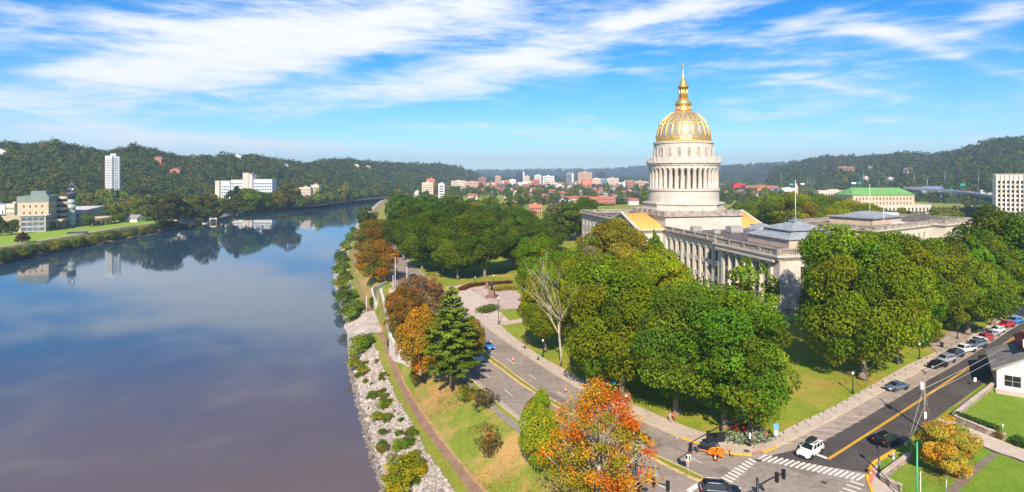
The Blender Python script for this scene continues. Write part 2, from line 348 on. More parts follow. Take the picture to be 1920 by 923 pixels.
HL = hill('wooded_hills', -260, 905, [(-260, 262), (0, 271), (50, 274), (100, 269), (130, 276), (165, 281), (200, 286), (255, 278), (300, 286), (350, 297), (400, 294), (470, 294), (500, 299), (530, 304), (570, 311), (620, 304), (650, 303), (690, 309), (750, 312), (820, 314), (855, 318), (880, 325), (893, 332), (905, 339)],
          [(-260, 540), (0, 560), (150, 580), (350, 640), (450, 760), (600, 900), (720, 1150), (800, 1500), (905, 2200)],
          [(-260, 800), (0, 850), (200, 880), (350, 1000), (500, 1200), (650, 1500), (800, 2100), (905, 2700)], seed=3)
HR = hill('eastern_hills', 1440, 2300, [(1440, 322), (1470, 315), (1500, 307), (1560, 300), (1600, 300), (1650, 295), (1690, 290), (1740, 293), (1780, 288), (1820, 279), (1860, 268), (1900, 262), (1960, 258), (2300, 235)],
          [(1440, 1400), (1600, 1050), (1700, 900), (1800, 800), (1900, 720), (2300, 600)], [(1440, 2300), (1600, 1900), (1700, 1600), (1800, 1400), (1900, 1250), (2300, 1100)], seed=9)
HM = hill('distant_hills', 1300, 1700, [(1300, 317), (1345, 316), (1400, 312), (1440, 308), (1475, 307), (1530, 303), (1700, 300)],
          [(1300, 2500), (1700, 2400)], [(1300, 3700), (1700, 3700)], seed=5, tree=8)
HF = hill('far_blue_hills', 700, 1450, [(700, 325), (890, 321), (960, 320), (1050, 319), (1110, 319), (1160, 317), (1200, 313), (1230, 313), (1290, 311), (1330, 313), (1380, 318), (1450, 320)],
          [(700, 4300), (1450, 4300)], [(700, 6200), (1450, 6200)], seed=6, tree=6)
def hill_z(H, px, Y):
    j = int(np.clip(np.searchsorted(H['A'], px), 0, len(H['A'])-1)); ys = H['V'][:, j, 1]; return float(np.interp(Y, ys, H['V'][:, j, 2]))
# haze
HZ = bpy.data.materials.new('valley_haze'); HZ.use_nodes = True
def haze():
    nt = HZ.node_tree; N = nt.nodes; N.remove(N['Principled BSDF']); v = N.new('ShaderNodeVolumePrincipled')
    v.inputs['Color'].default_value = (.55, .76, 1.0, 1); v.inputs['Density'].default_value = .00016; v.inputs['Anisotropy'].default_value = .1
    nt.links.new(v.outputs[0], N['Material Output'].inputs['Volume'])
    mb = MB(); mb.box(-4200, 4200, -40, 7000, -14, 240); mb.build('haze', HZ, kind='stuff')
HAZE = True
if HAZE: haze()
# ================================================================ roads, pavements, markings
def poly_sheet(name, left, right, z, m, n=60, kind='structure', thick=0, zl=None, **kw):
    "a band between two surveyed pixel lines (both listed from near to far), resampled along their length"
    def rs(l):
        p = [G(x, y, 0) for x, y in l]; p = [Vector((q.x, q.y)) for q in p]
        # smooth the surveyed corners
        d = [0]
        for a, b in zip(p, p[1:]): d.append(d[-1]+(b-a).length)
        t = np.linspace(0, d[-1], n); return np.interp(t, d, [q.x for q in p]), np.interp(t, d, [q.y for q in p])
    ax, ay = rs(left); bx, by = rs(right)
    V = np.concatenate([np.c_[ax, ay, np.full(n, z if zl is None else zl)], np.c_[bx, by, np.full(n, z)]]); a = np.arange(n-1)
    q = [np.c_[a, a+n, a+n+1, a+1]]
    if thick:
        V = np.concatenate([V, V[:n]-[0, 0, thick], V[n:]-[0, 0, thick]])
        q.append(np.c_[a+2*n, a, a+1, a+2*n+1]); q.append(np.c_[a+n, a+3*n, a+3*n+1, a+n+1]); q.append(np.array([[0, 2*n, 3*n, n], [n-1, 2*n-1, 4*n-1, 3*n-1]]))
    o = link(name, npmesh(name, V, np.concatenate(q), m)); tag(o, kind=kind, **kw); return o
BA_L = [(1500, 1090), (1300, 973), (1200, 924), (1150, 899), (1060, 848), (979, 792), (936, 758), (899, 725), (865, 695), (830, 662), (800, 632), (775, 600), (752, 565), (735, 535), (722, 508), (716, 490), (714, 470), (716, 445), (720, 425), (726, 405), (733, 388), (741, 374)]
BM_L = [(1322, 909), (1298, 899), (1262, 882), (1206, 852), (1100, 793), (1040, 763), (1002, 739), (972, 719), (941, 695), (908, 671), (880, 645)]
BM_R = [(1329, 900), (1298, 885), (1250, 863), (1204, 840), (1120, 796), (1060, 763), (1008, 733), (972, 707), (941, 683), (911, 662), (882, 641)]
BB_R = [(1327, 838), (1274, 821), (1226, 799), (1177, 780), (1129, 753), (1072, 721), (1032, 697), (1002, 677), (978, 662), (941, 635), (911, 613), (876, 586), (852, 560), (826, 540), (800, 520), (775, 498), (757, 475), (747, 455), (742, 435), (742, 415), (744, 398), (747, 384), (751, 373)]
poly_sheet('boulevard', BA_L, [(1800, 1040), (1560, 960), (1440, 900), (1380, 860)]+BB_R, .03, ASPH, 120)
# the cross street with its parking lane of concrete
CUR_L = [(1377, 852), (1408, 853.5), (1430, 850), (1456, 839), (1560, 787), (1630, 747.5), (1713, 703), (1775, 664.5), (1862, 618), (1920, 592), (1990, 562), (2080, 527)]
ASP_L = [(1440, 884), (1560, 824), (1637, 775), (1713, 729), (1775, 694), (1821, 667), (1862, 641), (1920, 602), (1990, 568), (2080, 533)]
STR_R = [(1700, 1040), (1655, 960), (1634, 918), (1626, 898), (1631, 879), (1640, 867), (1683, 842), (1704, 824), (1762, 779.5), (1836, 726), (1867, 701), (1920, 664), (2010, 610), (2120, 550)]
poly_sheet('parking_lane', CUR_L, ASP_L, .034, PARK, 50)
poly_sheet('street', [(1330, 1000), (1330, 930), (1352, 905), (1405, 862), (1432, 857), (1470, 850), (1530, 834), (1560, 819)]+ASP_L[2:], STR_R, .042, ASPHD, 60)
poly_sheet('crossing_pavement', [(1340, 1000), (1333, 925), (1352, 900), (1400, 864), (1428, 856)], [(1700, 1040), (1655, 960), (1634, 920), (1627, 900), (1640, 890)], .05, ASPH, 30)
quad_ = [G(x, y, .024) for x, y in [(1290, 1000), (1150, 930), (1300, 850), (1327, 838), (1377, 851), (1408, 853), (1440, 849), (1560, 790), (1640, 866), (1626, 898), (1700, 1040)]]
mb = MB(); mb.add(quad_, [tuple(range(len(quad_)))]); mb.build('junction_pavement', ASPH, kind='structure')
# grass median with kerb
KERBY = mat('yellow_edged_kerb', (.62, .44, .20), .85, .25, .5, scale2=3)
poly_sheet('median_kerb', BM_L, BM_R, .15, KERBY, 70, thick=.14)
def inset(l, dx, dy): return [(x+dx, y+dy) for x, y in l]
poly_sheet('median_grass', [(1312, 901)]+inset(BM_L, 0, -3)[1:-1]+[(883, 645)], [(1320, 899)]+inset(BM_R, 0, 3)[1:-1]+[(886, 645)], .19, GR_STRIP, 70)
# pavements
SW_L = [(1445, 821), (1424, 829), (1387, 831), (1364, 823.5), (1335, 815), (1308, 808), (1267, 792), (1233, 778), (1185, 757), (1153, 743), (1087, 709), (1050, 688), (1014, 669), (978, 643), (950, 621), (930, 600), (905, 572), (880, 548)]
SW_R = [(1456, 838), (1430, 848), (1408, 852), (1377, 851), (1356, 846), (1318, 834.5), (1274, 820), (1226, 798), (1177, 779), (1129, 752), (1072, 720), (1032, 696), (1002, 676), (941, 634), (911, 612), (878, 586), (862, 568)]
poly_sheet('boulevard_sidewalk', SW_L, SW_R, .14, CONC, 90, thick=.14, zl=.03)
poly_sheet('street_sidewalk', [(1445, 820), (1480, 802), (1560, 764), (1621, 730), (1698, 686), (1775, 651), (1830, 622), (1874, 600), (1920, 577), (2000, 538)], [(1456, 838.5), (1500, 817), (1560, 786), (1630, 746.5), (1713, 702), (1775, 664), (1820, 640), (1862, 617), (1920, 591), (2000, 556)], .145, CONC2, 50, thick=.14, zl=.03)
poly_sheet('riverside_sidewalk', [(1110, 906), (1050, 858), (966, 807), (930, 776), (888, 736), (854, 703), (838, 686)], [(1125, 903), (1062, 858), (976, 798), (940, 772), (893, 731), (866, 697), (848, 680)], .05, mat('grey_path_concrete', (.30, .25, .21), .9, .2, .4, scale2=3), 40)
KERBW = mat('kerb_concrete', (.55, .45, .33), .9, .15, .6)
def kerb(name, l, w, h, m, **kw):
    p = [G(x, y) for x, y in l]; mb = MB(); vs = []
    for i, q in enumerate(p):
        t = (p[min(i+1, len(p)-1)]-p[max(i-1, 0)]); n = Vector((-t.y, t.x, 0)).normalized()*w/2
        vs += [q+n+Vector((0, 0, -.02)), q+n+Vector((0, 0, h)), q-n+Vector((0, 0, h)), q-n+Vector((0, 0, -.02))]
    fs = []
    for i in range(len(p)-1):
        for k in range(3): fs.append((i*4+k, i*4+4+k, i*4+5+k, i*4+1+k))
    mb.add(vs, fs); return mb.build(name, m, **kw)
kerb('boulevard_kerb', BA_L[1:16], .3, .16, KERBW, kind='structure')
kerb('yellow_kerb', [(1279, 822), (1300, 829), (1317, 834.5), (1356, 846.5), (1377, 852), (1408, 854)], .34, .17, YELLOW, kind='structure')
kerb('yellow_kerb', [(1430, 849.5), (1442, 845), (1456, 839)], .34, .17, YELLOW, kind='structure')
kerb('sidewalk_kerb', BB_R[1:16], .25, .155, KERBW, kind='structure')
kerb('street_kerb', [(1456, 839), (1560, 787), (1630, 747.5), (1713, 703), (1775, 664.5), (1862, 618), (1920, 592)], .25, .16, KERBW, kind='structure')
kerb('corner_yellow_kerb', [(1640, 935), (1632, 915), (1626, 898), (1631, 879), (1640, 867), (1683, 842)], .35, .16, YELLOW, kind='structure')
TACT = mat('red_ramp_paving', (.62, .22, .15), .9, .15, 4)
def quad(name, pts, z, m, **kw):
    mb = MB(); vs = [G(x, y, z) for x, y in pts]; mb.add(vs, [tuple(range(len(vs)))]); return mb.build(name, m, **kw)
quad('ramp_paving', [(1410, 851), (1430, 847), (1428, 844), (1410, 848)], .165, TACT, kind='structure')
quad('ramp_paving', [(1628, 905), (1634, 880), (1640, 886), (1636, 906)], .165, TACT, kind='structure')
# markings
def stripe(mb, a, b, w, z=.065):
    a = G(*a); b = G(*b); t = b-a; n = Vector((-t.y, t.x, 0)).normalized()*w/2
    mb.add([a+n+Vector((0, 0, z)), a-n+Vector((0, 0, z)), b-n+Vector((0, 0, z)), b+n+Vector((0, 0, z))], [(0, 1, 2, 3)])
PAINTW = mat('road_marking_white', (.72, .68, .62), .8, .15, 2.2)
PAINTY = mat('road_marking_yellow', (.72, .40, .03), .8, .15, 2.2)
def lerp(a, b, t): return (a[0]+(b[0]-a[0])*t, a[1]+(b[1]-a[1])*t)
mb = MB()
for i in range(10):           # crosswalk over the boulevard
    t = i/9; c0 = lerp((1404, 861), (1346.5, 900), t); c1 = lerp((1417, 868), (1368, 910), t); stripe(mb, c0, c1, .45)
mb.build('crosswalk_marking', PAINTW, kind='structure')
mb = MB()
for i in range(19):           # crosswalk over the cross street
    t = i/18; c0 = lerp((1437, 853.5), (1622, 891), t); c1 = lerp((1419, 863), (1606, 902), t); stripe(mb, c0, c1, .30)
mb.build('crosswalk_marking', PAINTW, kind='structure')
mb = MB()
for i in range(8):            # crosswalk down the near side
    t = i/7; c0 = lerp((1594, 903), (1548, 950), t); c1 = lerp((1620, 911), (1580, 962), t); stripe(mb, c0, c1, .38)
mb.build('crosswalk_marking', PAINTW, kind='structure')
mb = MB(); stripe(mb, (1532, 853), (1552, 861), .6); stripe(mb, (1310, 909), (1290, 923), .7); mb.build('stop_line', PAINTW, kind='structure')
mb = MB()
YL = [(1553, 862), (1640, 806.5), (1729, 748.5), (1810, 694), (1891, 640.5), (1960, 595), (2030, 553)]
for dx in (-1.6, 1.6):
    for a, b in zip(YL, YL[1:]): stripe(mb, (a[0]+dx, a[1]+dx*.4), (b[0]+dx*.8, b[1]+dx*.3), .17)
mb.build('centre_line', PAINTY, kind='structure')
mb = MB()
for a, b in (((769.5+0, 0), (0, 0)),): pass
for a, b in ([(905, 697), (918, 708)], [(946, 731), (961, 744)], [(951, 673), (964, 682.5)], [(991, 702), (1005.5, 711.5)], [(1044, 735), (1060, 745)], [(1194, 813), (1212, 822)], [(1292, 858), (1316, 869.5)], [(1010, 775), (1026, 787)], [(922, 649), (931, 657)]): stripe(mb, a, b, .16)
for a, b in ([(1176, 878), (1213, 898)], [(1213, 898), (1258, 922)]): stripe(mb, a, b, .22)
stripe(mb, (1267, 823.5), (1276, 817.5), .1); stripe(mb, (1197, 806), (1226, 799.5), .1) if 0 else None
mb.build('lane_line', PAINTW, kind='structure')
mb = MB()
Lm = BA_L[4:12]
for a, b in zip(Lm, Lm[1:]): stripe(mb, (a[0]+5, a[1]-2), (b[0]+5, b[1]-2), .13)
mb.build('edge_line', PAINTW, kind='structure')
mb = MB()                      # slanting bays of the parking lane
for i in range(26):
    t = i/25; a = lerp((1478, 829), (1862, 620), t); a = (float(np.interp(t, [0, .25, .5, .75, 1], [1472, 1580, 1690, 1780, 1868])), 0)
    a = (a[0], float(np.interp(a[0], [p[0] for p in CUR_L], [p[1] for p in CUR_L]))+1.5)
    L = np.interp(a[0], [1472, 1868], [62, 22]); yb = float(np.interp(a[0]+L, [p[0] for p in ASP_L], [p[1] for p in ASP_L]))
    stripe(mb, a, (a[0]+L, a[1]+.4*L*.12+1.0), .1)
mb.build('parking_bay_line', PAINTW, kind='structure')
# plaza by the statue, paths and drives
PLZ = mat('plaza_paving', (.50, .38, .31), .9, .15, .5, scale2=3)
quad('plaza', [(884, 552), (892, 546), (880, 540), (905, 537), (960, 538), (975, 552), (978, 578), (934, 582), (925, 582), (897, 557)], .10, PLZ, kind='structure')
quad('park_path', [(862, 568), (859, 553), (866, 543), (882, 541), (932, 580), (958, 604), (930, 603), (905, 590)], .12, CONC2, kind='structure')
quad('park_path', [(932, 606), (985, 596), (1000, 600), (948, 610)], .08, CONC, kind='structure')
quad('park_path', [(836, 538), (905, 530), (905, 534), (840, 543)], .08, CONC, kind='structure')
quad('side_road', [(1742, 648), (1760, 637), (1788, 618), (1822, 622), (1815, 636), (1780, 655), (1757, 660)], .09, PARK, kind='structure')
quad('side_road', [(1868, 594), (1905, 577), (1880, 577), (1850, 585)], .09, PARK, kind='structure')
quad('driveway', [(1745, 792), (1762, 785), (1795, 793), (1850, 815), (1900, 835), (1990, 870), (2020, 905), (1920, 866), (1880, 851), (1828, 830), (1780, 808)], .09, CONC2, kind='structure')
quad('garden_path', [(1860, 848), (1872, 852), (1838, 882), (1795, 923), (1775, 945), (1758, 945), (1778, 915), (1822, 877)], .08, mat('brown_path', (.22, .17, .13), .9, .2, 1), kind='structure')
quad('corner_pavement', [(1634, 920), (1628, 898), (1632, 880), (1642, 871), (1650, 873), (1646, 886), (1652, 902), (1690, 925), (1700, 960), (1655, 960)], .12, CONC, kind='structure')
quad('near_lawn', [(1655, 905), (1700, 868), (1760, 800), (1800, 808), (1870, 848), (2000, 905), (2100, 1000), (1720, 1000), (1690, 925)], .05, GR_NEAR, kind='structure')
quad('near_lawn', [(1643, 871), (1686, 845), (1706, 826), (1702, 856), (1655, 900), (1648, 886)], .06, GR_NEAR, kind='structure')
quad('near_lawn', [(1795, 782), (1850, 740), (1870, 722), (2000, 720), (2050, 840), (1990, 868), (1900, 832), (1850, 812)], .06, GR_NEAR, kind='structure')
quad('kerbside_lawn', [(1766, 781), (1838, 727), (1869, 702), (1872, 712), (1850, 735), (1790, 781)], .055, GR_NEAR, kind='structure')
quad('drive_apron', [(1797, 757), (1813, 745), (1826, 750), (1806, 768)], .085, mat('brown_concrete', (.27, .21, .17), .9, .2, 1), kind='structure')
# manholes
for i, (x, y) in enumerate([(1422, 864.5), (1545, 906), (1400, 848)]):
    c = G(x, y, 0); mb = MB(); mb.lathe([(.42, 0), (.42, .02)], 16, smooth=False); mb.lathe([(.34, .02), (.33, .03)], 16, smooth=False)
    mb.build('manhole_cover', mat('cast_iron', (.10, .08, .07), .7), loc=(c.x, c.y, .066+.1*(i == 2)), label=['round iron manhole cover at the corner end of the crosswalks', 'round iron manhole cover in the middle of the street crossing', 'round iron cover set in the corner sidewalk'][i], cat='manhole cover', group='manhole covers')
# concrete landing by the river and its stair
mb = MB(); mb.add([G(642, 612, -8.2), G(684.5, 585, -4.9), G(712, 582, -4.9), G(722, 616, -4.9), G(712, 624, -4.9), G(694, 624, -4.9), G(655, 640, -8.2)], [(0, 1, 5, 6), (1, 2, 3, 4, 5)])
mb.build('boat_landing', mat('worn_landing_concrete', (.50, .42, .35), .9, .22, .25, scale2=2.5), label='sloping concrete boat landing running down into the river', cat='boat ramp')
mb = MB(); a, b, c, d = G(703, 553, .2), G(722, 536, .25), G(724, 598, -4.6), G(706, 582, -4.6)
for i in range(14):
    t0, t1 = i/14, (i+1)/14; p0, p1 = a.lerp(d, t0), a.lerp(d, t1); q0, q1 = b.lerp(c, t0), b.lerp(c, t1)
    z = p0.z; mb.prism([(p0.x, p0.y), (q0.x, q0.y), (q1.x, q1.y), (p1.x, p1.y)], z-1.2, z)
mb.build('landing_stairs', CONC, label='broad concrete steps going down from the boulevard to the boat landing', cat='steps')
mb = MB()
def wallseg(mb, p, q, w, z0p, z1p, z0q, z1q):
    t = Vector((q.x-p.x, q.y-p.y, 0)); n = Vector((-t.y, t.x, 0)).normalized()*w/2
    v = []
    for pt, z0, z1 in ((p, z0p, z1p), (q, z0q, z1q)):
        for s, z in ((1, z0), (1, z1), (-1, z1), (-1, z0)): v.append((pt.x+n.x*s, pt.y+n.y*s, z))
    mb.add(v, [(0, 1, 2, 3), (7, 6, 5, 4), (0, 4, 5, 1), (1, 5, 6, 2), (2, 6, 7, 3), (3, 7, 4, 0)])
wallseg(mb, G(725, 533, 0), G(698, 545, 0), .5, -1, 1.1, -4, 1.0); wallseg(mb, G(697, 546, 0), G(706, 586, -5), .5, -5.5, 1.0, -5.5, -3.4)
mb.build('stair_parapet', mat('grey_parapet_concrete', (.48, .44, .40), .9, .2, .4), label='grey concrete parapet bending round the river side of the landing steps', cat='parapet')
mb = MB(); pts = [(714, 546, .9), (727, 590, .3), (733, 628, -.5), (748, 645, -.9), (768, 662, -1.4)]
for (x0, y0, h0), (x1, y1, h1) in zip(pts, pts[1:]): wallseg(mb, G(x0, y0, 0), G(x1, y1, 0), .7, -5.5, h0, -5.5, h1)
mb.build('retaining_wall', mat('whitewashed_wall', (.66, .60, .52), .9, .2, .6, scale2=2), label='tall pale retaining wall between the landing steps and the golden trees', cat='wall')
mb = MB(); p = [G(x, y, 0) for x, y in [(730, 540), (742, 546), (760, 556), (772, 566), (762, 576), (745, 566), (728, 556)]]; mb.prism([(q.x, q.y) for q in p], .0, .09); mb.build('riverside_plaza', CONC2, kind='structure')
# ================================================================ buildings
WC = {}
def window_mesh(w, h, far=False, glass=None, fr=None):
    key = (round(w, 2), round(h, 2), far, glass and glass.name, fr and fr.name)
    if key in WC: return WC[key]
    g = MB(); g.add([(0, 0, 0), (w, 0, 0), (w, 0, h), (0, 0, h)], [(0, 1, 2, 3)])
    f = None
    if not far:
        f = MB(); t = .09; d = .06
        for x0, x1, z0, z1 in ((0, t, 0, h), (w-t, w, 0, h), (t, w-t, 0, t), (t, w-t, h-t, h), (w/2-t/3, w/2+t/3, t, h-t), (t, w-t, h*.5-t/3, h*.5+t/3)):
            f.box(x0, x1, -d, -.01, z0, z1)
    WC[key] = (g.mesh('window', glass or GLASS), f.mesh('sash', fr or WFRAME) if f else None); return WC[key]
def panel(mb, o, ax, w, h, ops, depth=.3, mi=0):
    "a wall face with real openings; ops = (x0,z0,x1,z1) in the face"
    n = Vector((ax.y, -ax.x, 0)); up = Vector((0, 0, 1)); o = Vector(o)
    xs = sorted({0, w}|{round(v, 4) for q in ops for v in (q[0], q[2])}); zs = sorted({0, h}|{round(v, 4) for q in ops for v in (q[1], q[3])})
    op = [(round(a, 4), round(b, 4), round(c, 4), round(d, 4)) for a, b, c, d in ops]
    def inside(x, z): return any(a < x < c and b < z < d for a, b, c, d in op)
    pt = lambda x, z, y=0: o+ax*x+up*z-n*y
    for j in range(len(zs)-1):        # merge runs of solid cells along x
        i = 0; zc = (zs[j]+zs[j+1])/2
        while i < len(xs)-1:
            if inside((xs[i]+xs[i+1])/2, zc): i += 1; continue
            k = i
            while k < len(xs)-1 and not inside((xs[k]+xs[k+1])/2, zc): k += 1
            mb.add([pt(xs[i], zs[j]), pt(xs[k], zs[j]), pt(xs[k], zs[j+1]), pt(xs[i], zs[j+1])], [(0, 1, 2, 3)], mi); i = k
    for a, b, c, d in op:
        for p, q in (((a, b), (c, b)), ((c, b), (c, d)), ((c, d), (a, d)), ((a, d), (a, b))):
            mb.add([pt(*p), pt(*q), pt(*q, depth), pt(*p, depth)], [(0, 1, 2, 3)], mi)
def block(parent, x0, x1, y0, y1, z0, z1, m, wins=None, depth=.3, far=False, glass=None, roof=None, over=.25, rt=.35, wname='window', name='wall', fr=None, bands=False, roof_name='roof', label=None):
    "a storeyed block: wall with openings, its windows, and a flat roof slab. wins: {face:(cols,[sills],w,h,margin)}"
    mb = MB(); wins = wins or {}
    faces = {'f': ((x0, y0), Vector((1, 0, 0)), x1-x0, 0), 'r': ((x1, y0), Vector((0, 1, 0)), y1-y0, PI/2), 'b': ((x1, y1), Vector((-1, 0, 0)), x1-x0, PI), 'l': ((x0, y1), Vector((0, -1, 0)), y1-y0, -PI/2)}
    todo = []
    for k, (o, ax, w, rz) in faces.items():
        ops = []
        if k in wins:
            nc, sills, ww, wh, mg = wins[k]
            for s in sills:
                for i in range(nc):
                    cx = mg+(w-2*mg)*(i+.5)/nc; ops.append((cx-ww/2, s-z0, cx+ww/2, s-z0+wh))
                    n = Vector((ax.y, -ax.x, 0)); p = Vector((o[0], o[1], s))+ax*(cx-ww/2)-n*(depth-.02); todo.append((p, rz, ww, wh))
        panel(mb, (o[0], o[1], z0), ax, w, z1-z0, ops, depth)
    wall = mb.build(name, m, parent, label=label)
    for p, rz, ww, wh in todo:
        g, f = window_mesh(ww, wh, far, glass, fr); o = link('window_band' if bands else wname, g, parent, p, rz)
        if f: link('sash', f, o)
    if roof is not False:
        mb = MB(); mb.box(x0-over, x1+over, y0-over, y1+over, z1+.003, z1+rt); mb.build(roof_name, roof or m, parent)
    return wall
def balustrade(mb, p, q, z, h=1.9, step=7.5):
    "stone parapet: plinth, rail, piers and balusters"
    p = Vector(p); q = Vector(q); L = (q-p).length; rz = math.atan2(q.y-p.y, q.x-p.x); M = Matrix.Translation((p.x, p.y, z)) @ Matrix.Rotation(rz, 4, 'Z')
    mb.box(0, L, -.3, .3, 0, .45, 0, M); mb.box(0, L, -.32, .32, h-.35, h-.02, 0, M)
    n = max(1, round(L/step))
    for i in range(n+1): x = L*i/n; mb.box(x-.55, x+.55, -.4, .4, 0, h, 0, M)
    for i in range(n):
        a, b = L*i/n+.55, L*(i+1)/n-.55; k = max(1, int((b-a)/.62))
        for j in range(k): x = a+(b-a)*(j+.5)/k; mb.box(x-.15, x+.15, -.16, .16, .45, h-.35, 0, M)
def cornice(mb, x0, x1, y0, y1, z, steps=((.25, .4), (.6, .35), (1.0, .45)), mi=0):
    for o, h in steps: mb.box(x0-o, x1+o, y0-o, y1+o, z+.002, z+h, mi); z += h
    return z
def dentils(mb, p, q, z, s=.32, gap=.75, out=.35):
    p = Vector(p); q = Vector(q); L = (q-p).length; rz = math.atan2(q.y-p.y, q.x-p.x); M = Matrix.Translation((p.x, p.y, z)) @ Matrix.Rotation(rz, 4, 'Z')
    for i in range(int(L/gap)): mb.box(i*gap, i*gap+s, -out, out, 0, .3, 0, M)
def build_capitol():
    PSI = R(12); C = (72, 240)
    T = thing('capitol_building', 'long limestone capitol with tall gilded dome, columned drum and balustraded wings', 'capitol', (C[0], C[1], 0), PSI)
    # local axes: x = across the building (v), y = along it (u)
    V0, V1, UE, FL = -17.5, 22.0, 84.0, 16.4
    for sgn in (-1, 1):
        ya, yb = (-UE, -14.6) if sgn < 0 else (14.6, UE)
        wn = {}
        if sgn < 0:
            # recessed long facade and the projecting pavilion at the near end
            yp = -UE+30
            block(T, V0+1.6, V1, yp, yb, 0, FL, STONE, {'l': (9, [1.4, 6.2, 11.3], 2.0, 3.4, 1.0), 'f': (2, [11.8], 1.6, 2.9, 2)}, .45, roof=False, name='wing_wall')
            block(T, V0, V1-1.5, -UE, yp, 0, FL, STONE, {'l': (6, [2.0, 6.2, 11.0], 2.1, 3.7, 3.6), 'f': (5, [2.0, 6.4, 11.2], 1.8, 3.3, 4.5)}, .5, roof=False, name='pavilion_wall')
            pl = MB()
            n = 9; w = yb-yp-2
            for i in range(n+1): y = yp+1+w*i/n; pl.box(V0+1.28, V0+1.65, y-.5, y+.5, 4.6, FL-.6); pl.box(V0+1.2, V0+1.65, y-.65, y+.65, 4.2, 4.9); pl.box(V0+1.2, V0+1.65, y-.68, y+.68, FL-1.3, FL-.5)
            pl.build('pilaster', STONE, T)
            for i in range(7):
                y = yp-3.6-(22.8)*i/6
                c = MB()
                if 0 < i < 6: c.lathe([(.75, 4.6), (.75, 5.0), (.58, 5.2), (.6, 9), (.52, FL-1.7), (.7, FL-1.3), (.78, FL-.9)], 16, (V0-.5, y, 0))
                else: c.box(V0-.6, V0+.1, y-.7, y+.7, 4.6, FL-.9)
                c.box(V0-1.35, V0+.1, y-.85, y+.85, 3.9, 4.6); c.box(V0-1.35, V0+.1, y-.85, y+.85, FL-.9, FL-.5); c.build('column', STONE, T)
            e = MB(); e.box(V0-1.5, V0+.3, yp-29.2, yp-1.0, 3.2, 3.9); e.box(V0-1.6, V0+.2, yp-29.2, yp-1, FL-.5, FL-.003); e.build('entablature', STONE, T)
            b = MB(); b.box(V0-.7, V1-.9, -UE-.7, yp+.2, 0, 1.6); b.box(V0-.35, V1-1.2, -UE-.35, yp+.1, 1.602, 3.2); b.build('plinth', STONE2, T)
        else:
            block(T, V0+1.6, V1, ya, yb, 0, FL, STONE, {'l': (12, [1.4, 6.4, 11.8], 1.7, 2.9, 1.0)}, .45, roof=False, name='wing_wall', far=True)
        cm = MB()
        if sgn < 0:
            z = cornice(cm, V0+1.6, V1, yp+.35, yb, FL, ((.2, .5), (.5, .35), (.85, .45))); cornice(cm, V0-.4, V1-1.5, -UE, yp-.002, FL, ((.25, .52), (.6, .36), (1.0, .47)))
            dentils(cm, (V0+1.3, yb, 0), (V0+1.3, yp+1, 0), FL+.55, out=.55); dentils(cm, (V0-.8, yp, 0), (V0-.8, -UE, 0), FL+.58, out=.5); dentils(cm, (V0, -UE-.4, 0), (V1-1.5, -UE-.4, 0), FL+.58, out=.5)
        else: z = cornice(cm, V0+1.6, V1, ya, yb, FL, ((.2, .5), (.5, .35), (.85, .45)))
        cm.build('cornice', STONE, T)
        bm = MB(); za = FL+1.32
        if sgn < 0:
            balustrade(bm, (V0+1.2, yb), (V0+1.2, yp), za); balustrade(bm, (V0-.6, yp), (V0-.6, -UE+.2), za); balustrade(bm, (V0-.6, -UE-.2), (V1-1.7, -UE-.2), za); balustrade(bm, (V1, -UE+24), (V1, yb), za)
            balustrade(bm, (V1-1.7, -UE-.2), (V1-1.7, yp), za)
        else: balustrade(bm, (V0+1.2, ya), (V0+1.2, yb), za); balustrade(bm, (V1, ya), (V1, yb), za); balustrade(bm, (V0+1.2, yb), (V1, yb), za)
        bm.build('balustrade', STONE2, T)
        rm = MB(); rm.box(V0+.6, V1-.6, ya, yb, FL+.9, FL+1.36); rm.build('flat_roof', ROOFD, T)
    # attic block with the hipped metal roof and the flag
    at = MB(); at.box(-6, 14, -73, -53, FL+1.3, FL+4.0); at.build('attic_wall', TAN, T)
    hp = MB()
    def frustum(mb, x0, x1, y0, y1, z0, i0, z1): mb.add([(x0, y0, z0), (x1, y0, z0), (x1, y1, z0), (x0, y1, z0), (x0+i0, y0+i0, z1), (x1-i0, y0+i0, z1), (x1-i0, y1-i0, z1), (x0+i0, y1-i0, z1)], [(3, 2, 1, 0), (0, 1, 5, 4), (1, 2, 6, 5), (2, 3, 7, 6), (3, 0, 4, 7), (4, 5, 6, 7)])
    frustum(hp, -6.5, 14.5, -73.5, -52.5, FL+4.0, 3.8, FL+5.6); hp.box(-2.6, 10.6, -69.6, -56.4, FL+5.6, FL+6.3); frustum(hp, -3.2, 11.2, -70.2, -55.8, FL+6.3, 5.6, FL+8.2)
    hp.box(2.6, 5.4, -64.4, -61.6, FL+8.2, FL+8.7); 
    h = hp.build('hipped_roof', ROOFM, T)
    rl = MB()
    for x, y in [(2, -65), (6, -65), (6, -61), (2, -61)]: rl.box(x-.05, x+.05, y-.05, y+.05, FL+8.2, FL+9.7)
    for zz in (FL+9.0, FL+9.6): rl.tube([(2, -65, zz), (6, -65, zz), (6, -61, zz), (2, -61, zz), (2, -65, zz)], .05, 5)
    rl.build('roof_rail', STEEL, h)
    # dome block
    pd = MB(); A = 16.5
    pd.box(-A, A, -A, A, 0, 22.8); pd.build('podium', STONE, T)
    pc = MB(); cornice(pc, -A, A, -A, A, 22.8, ((.3, .3), (.7, .35)));
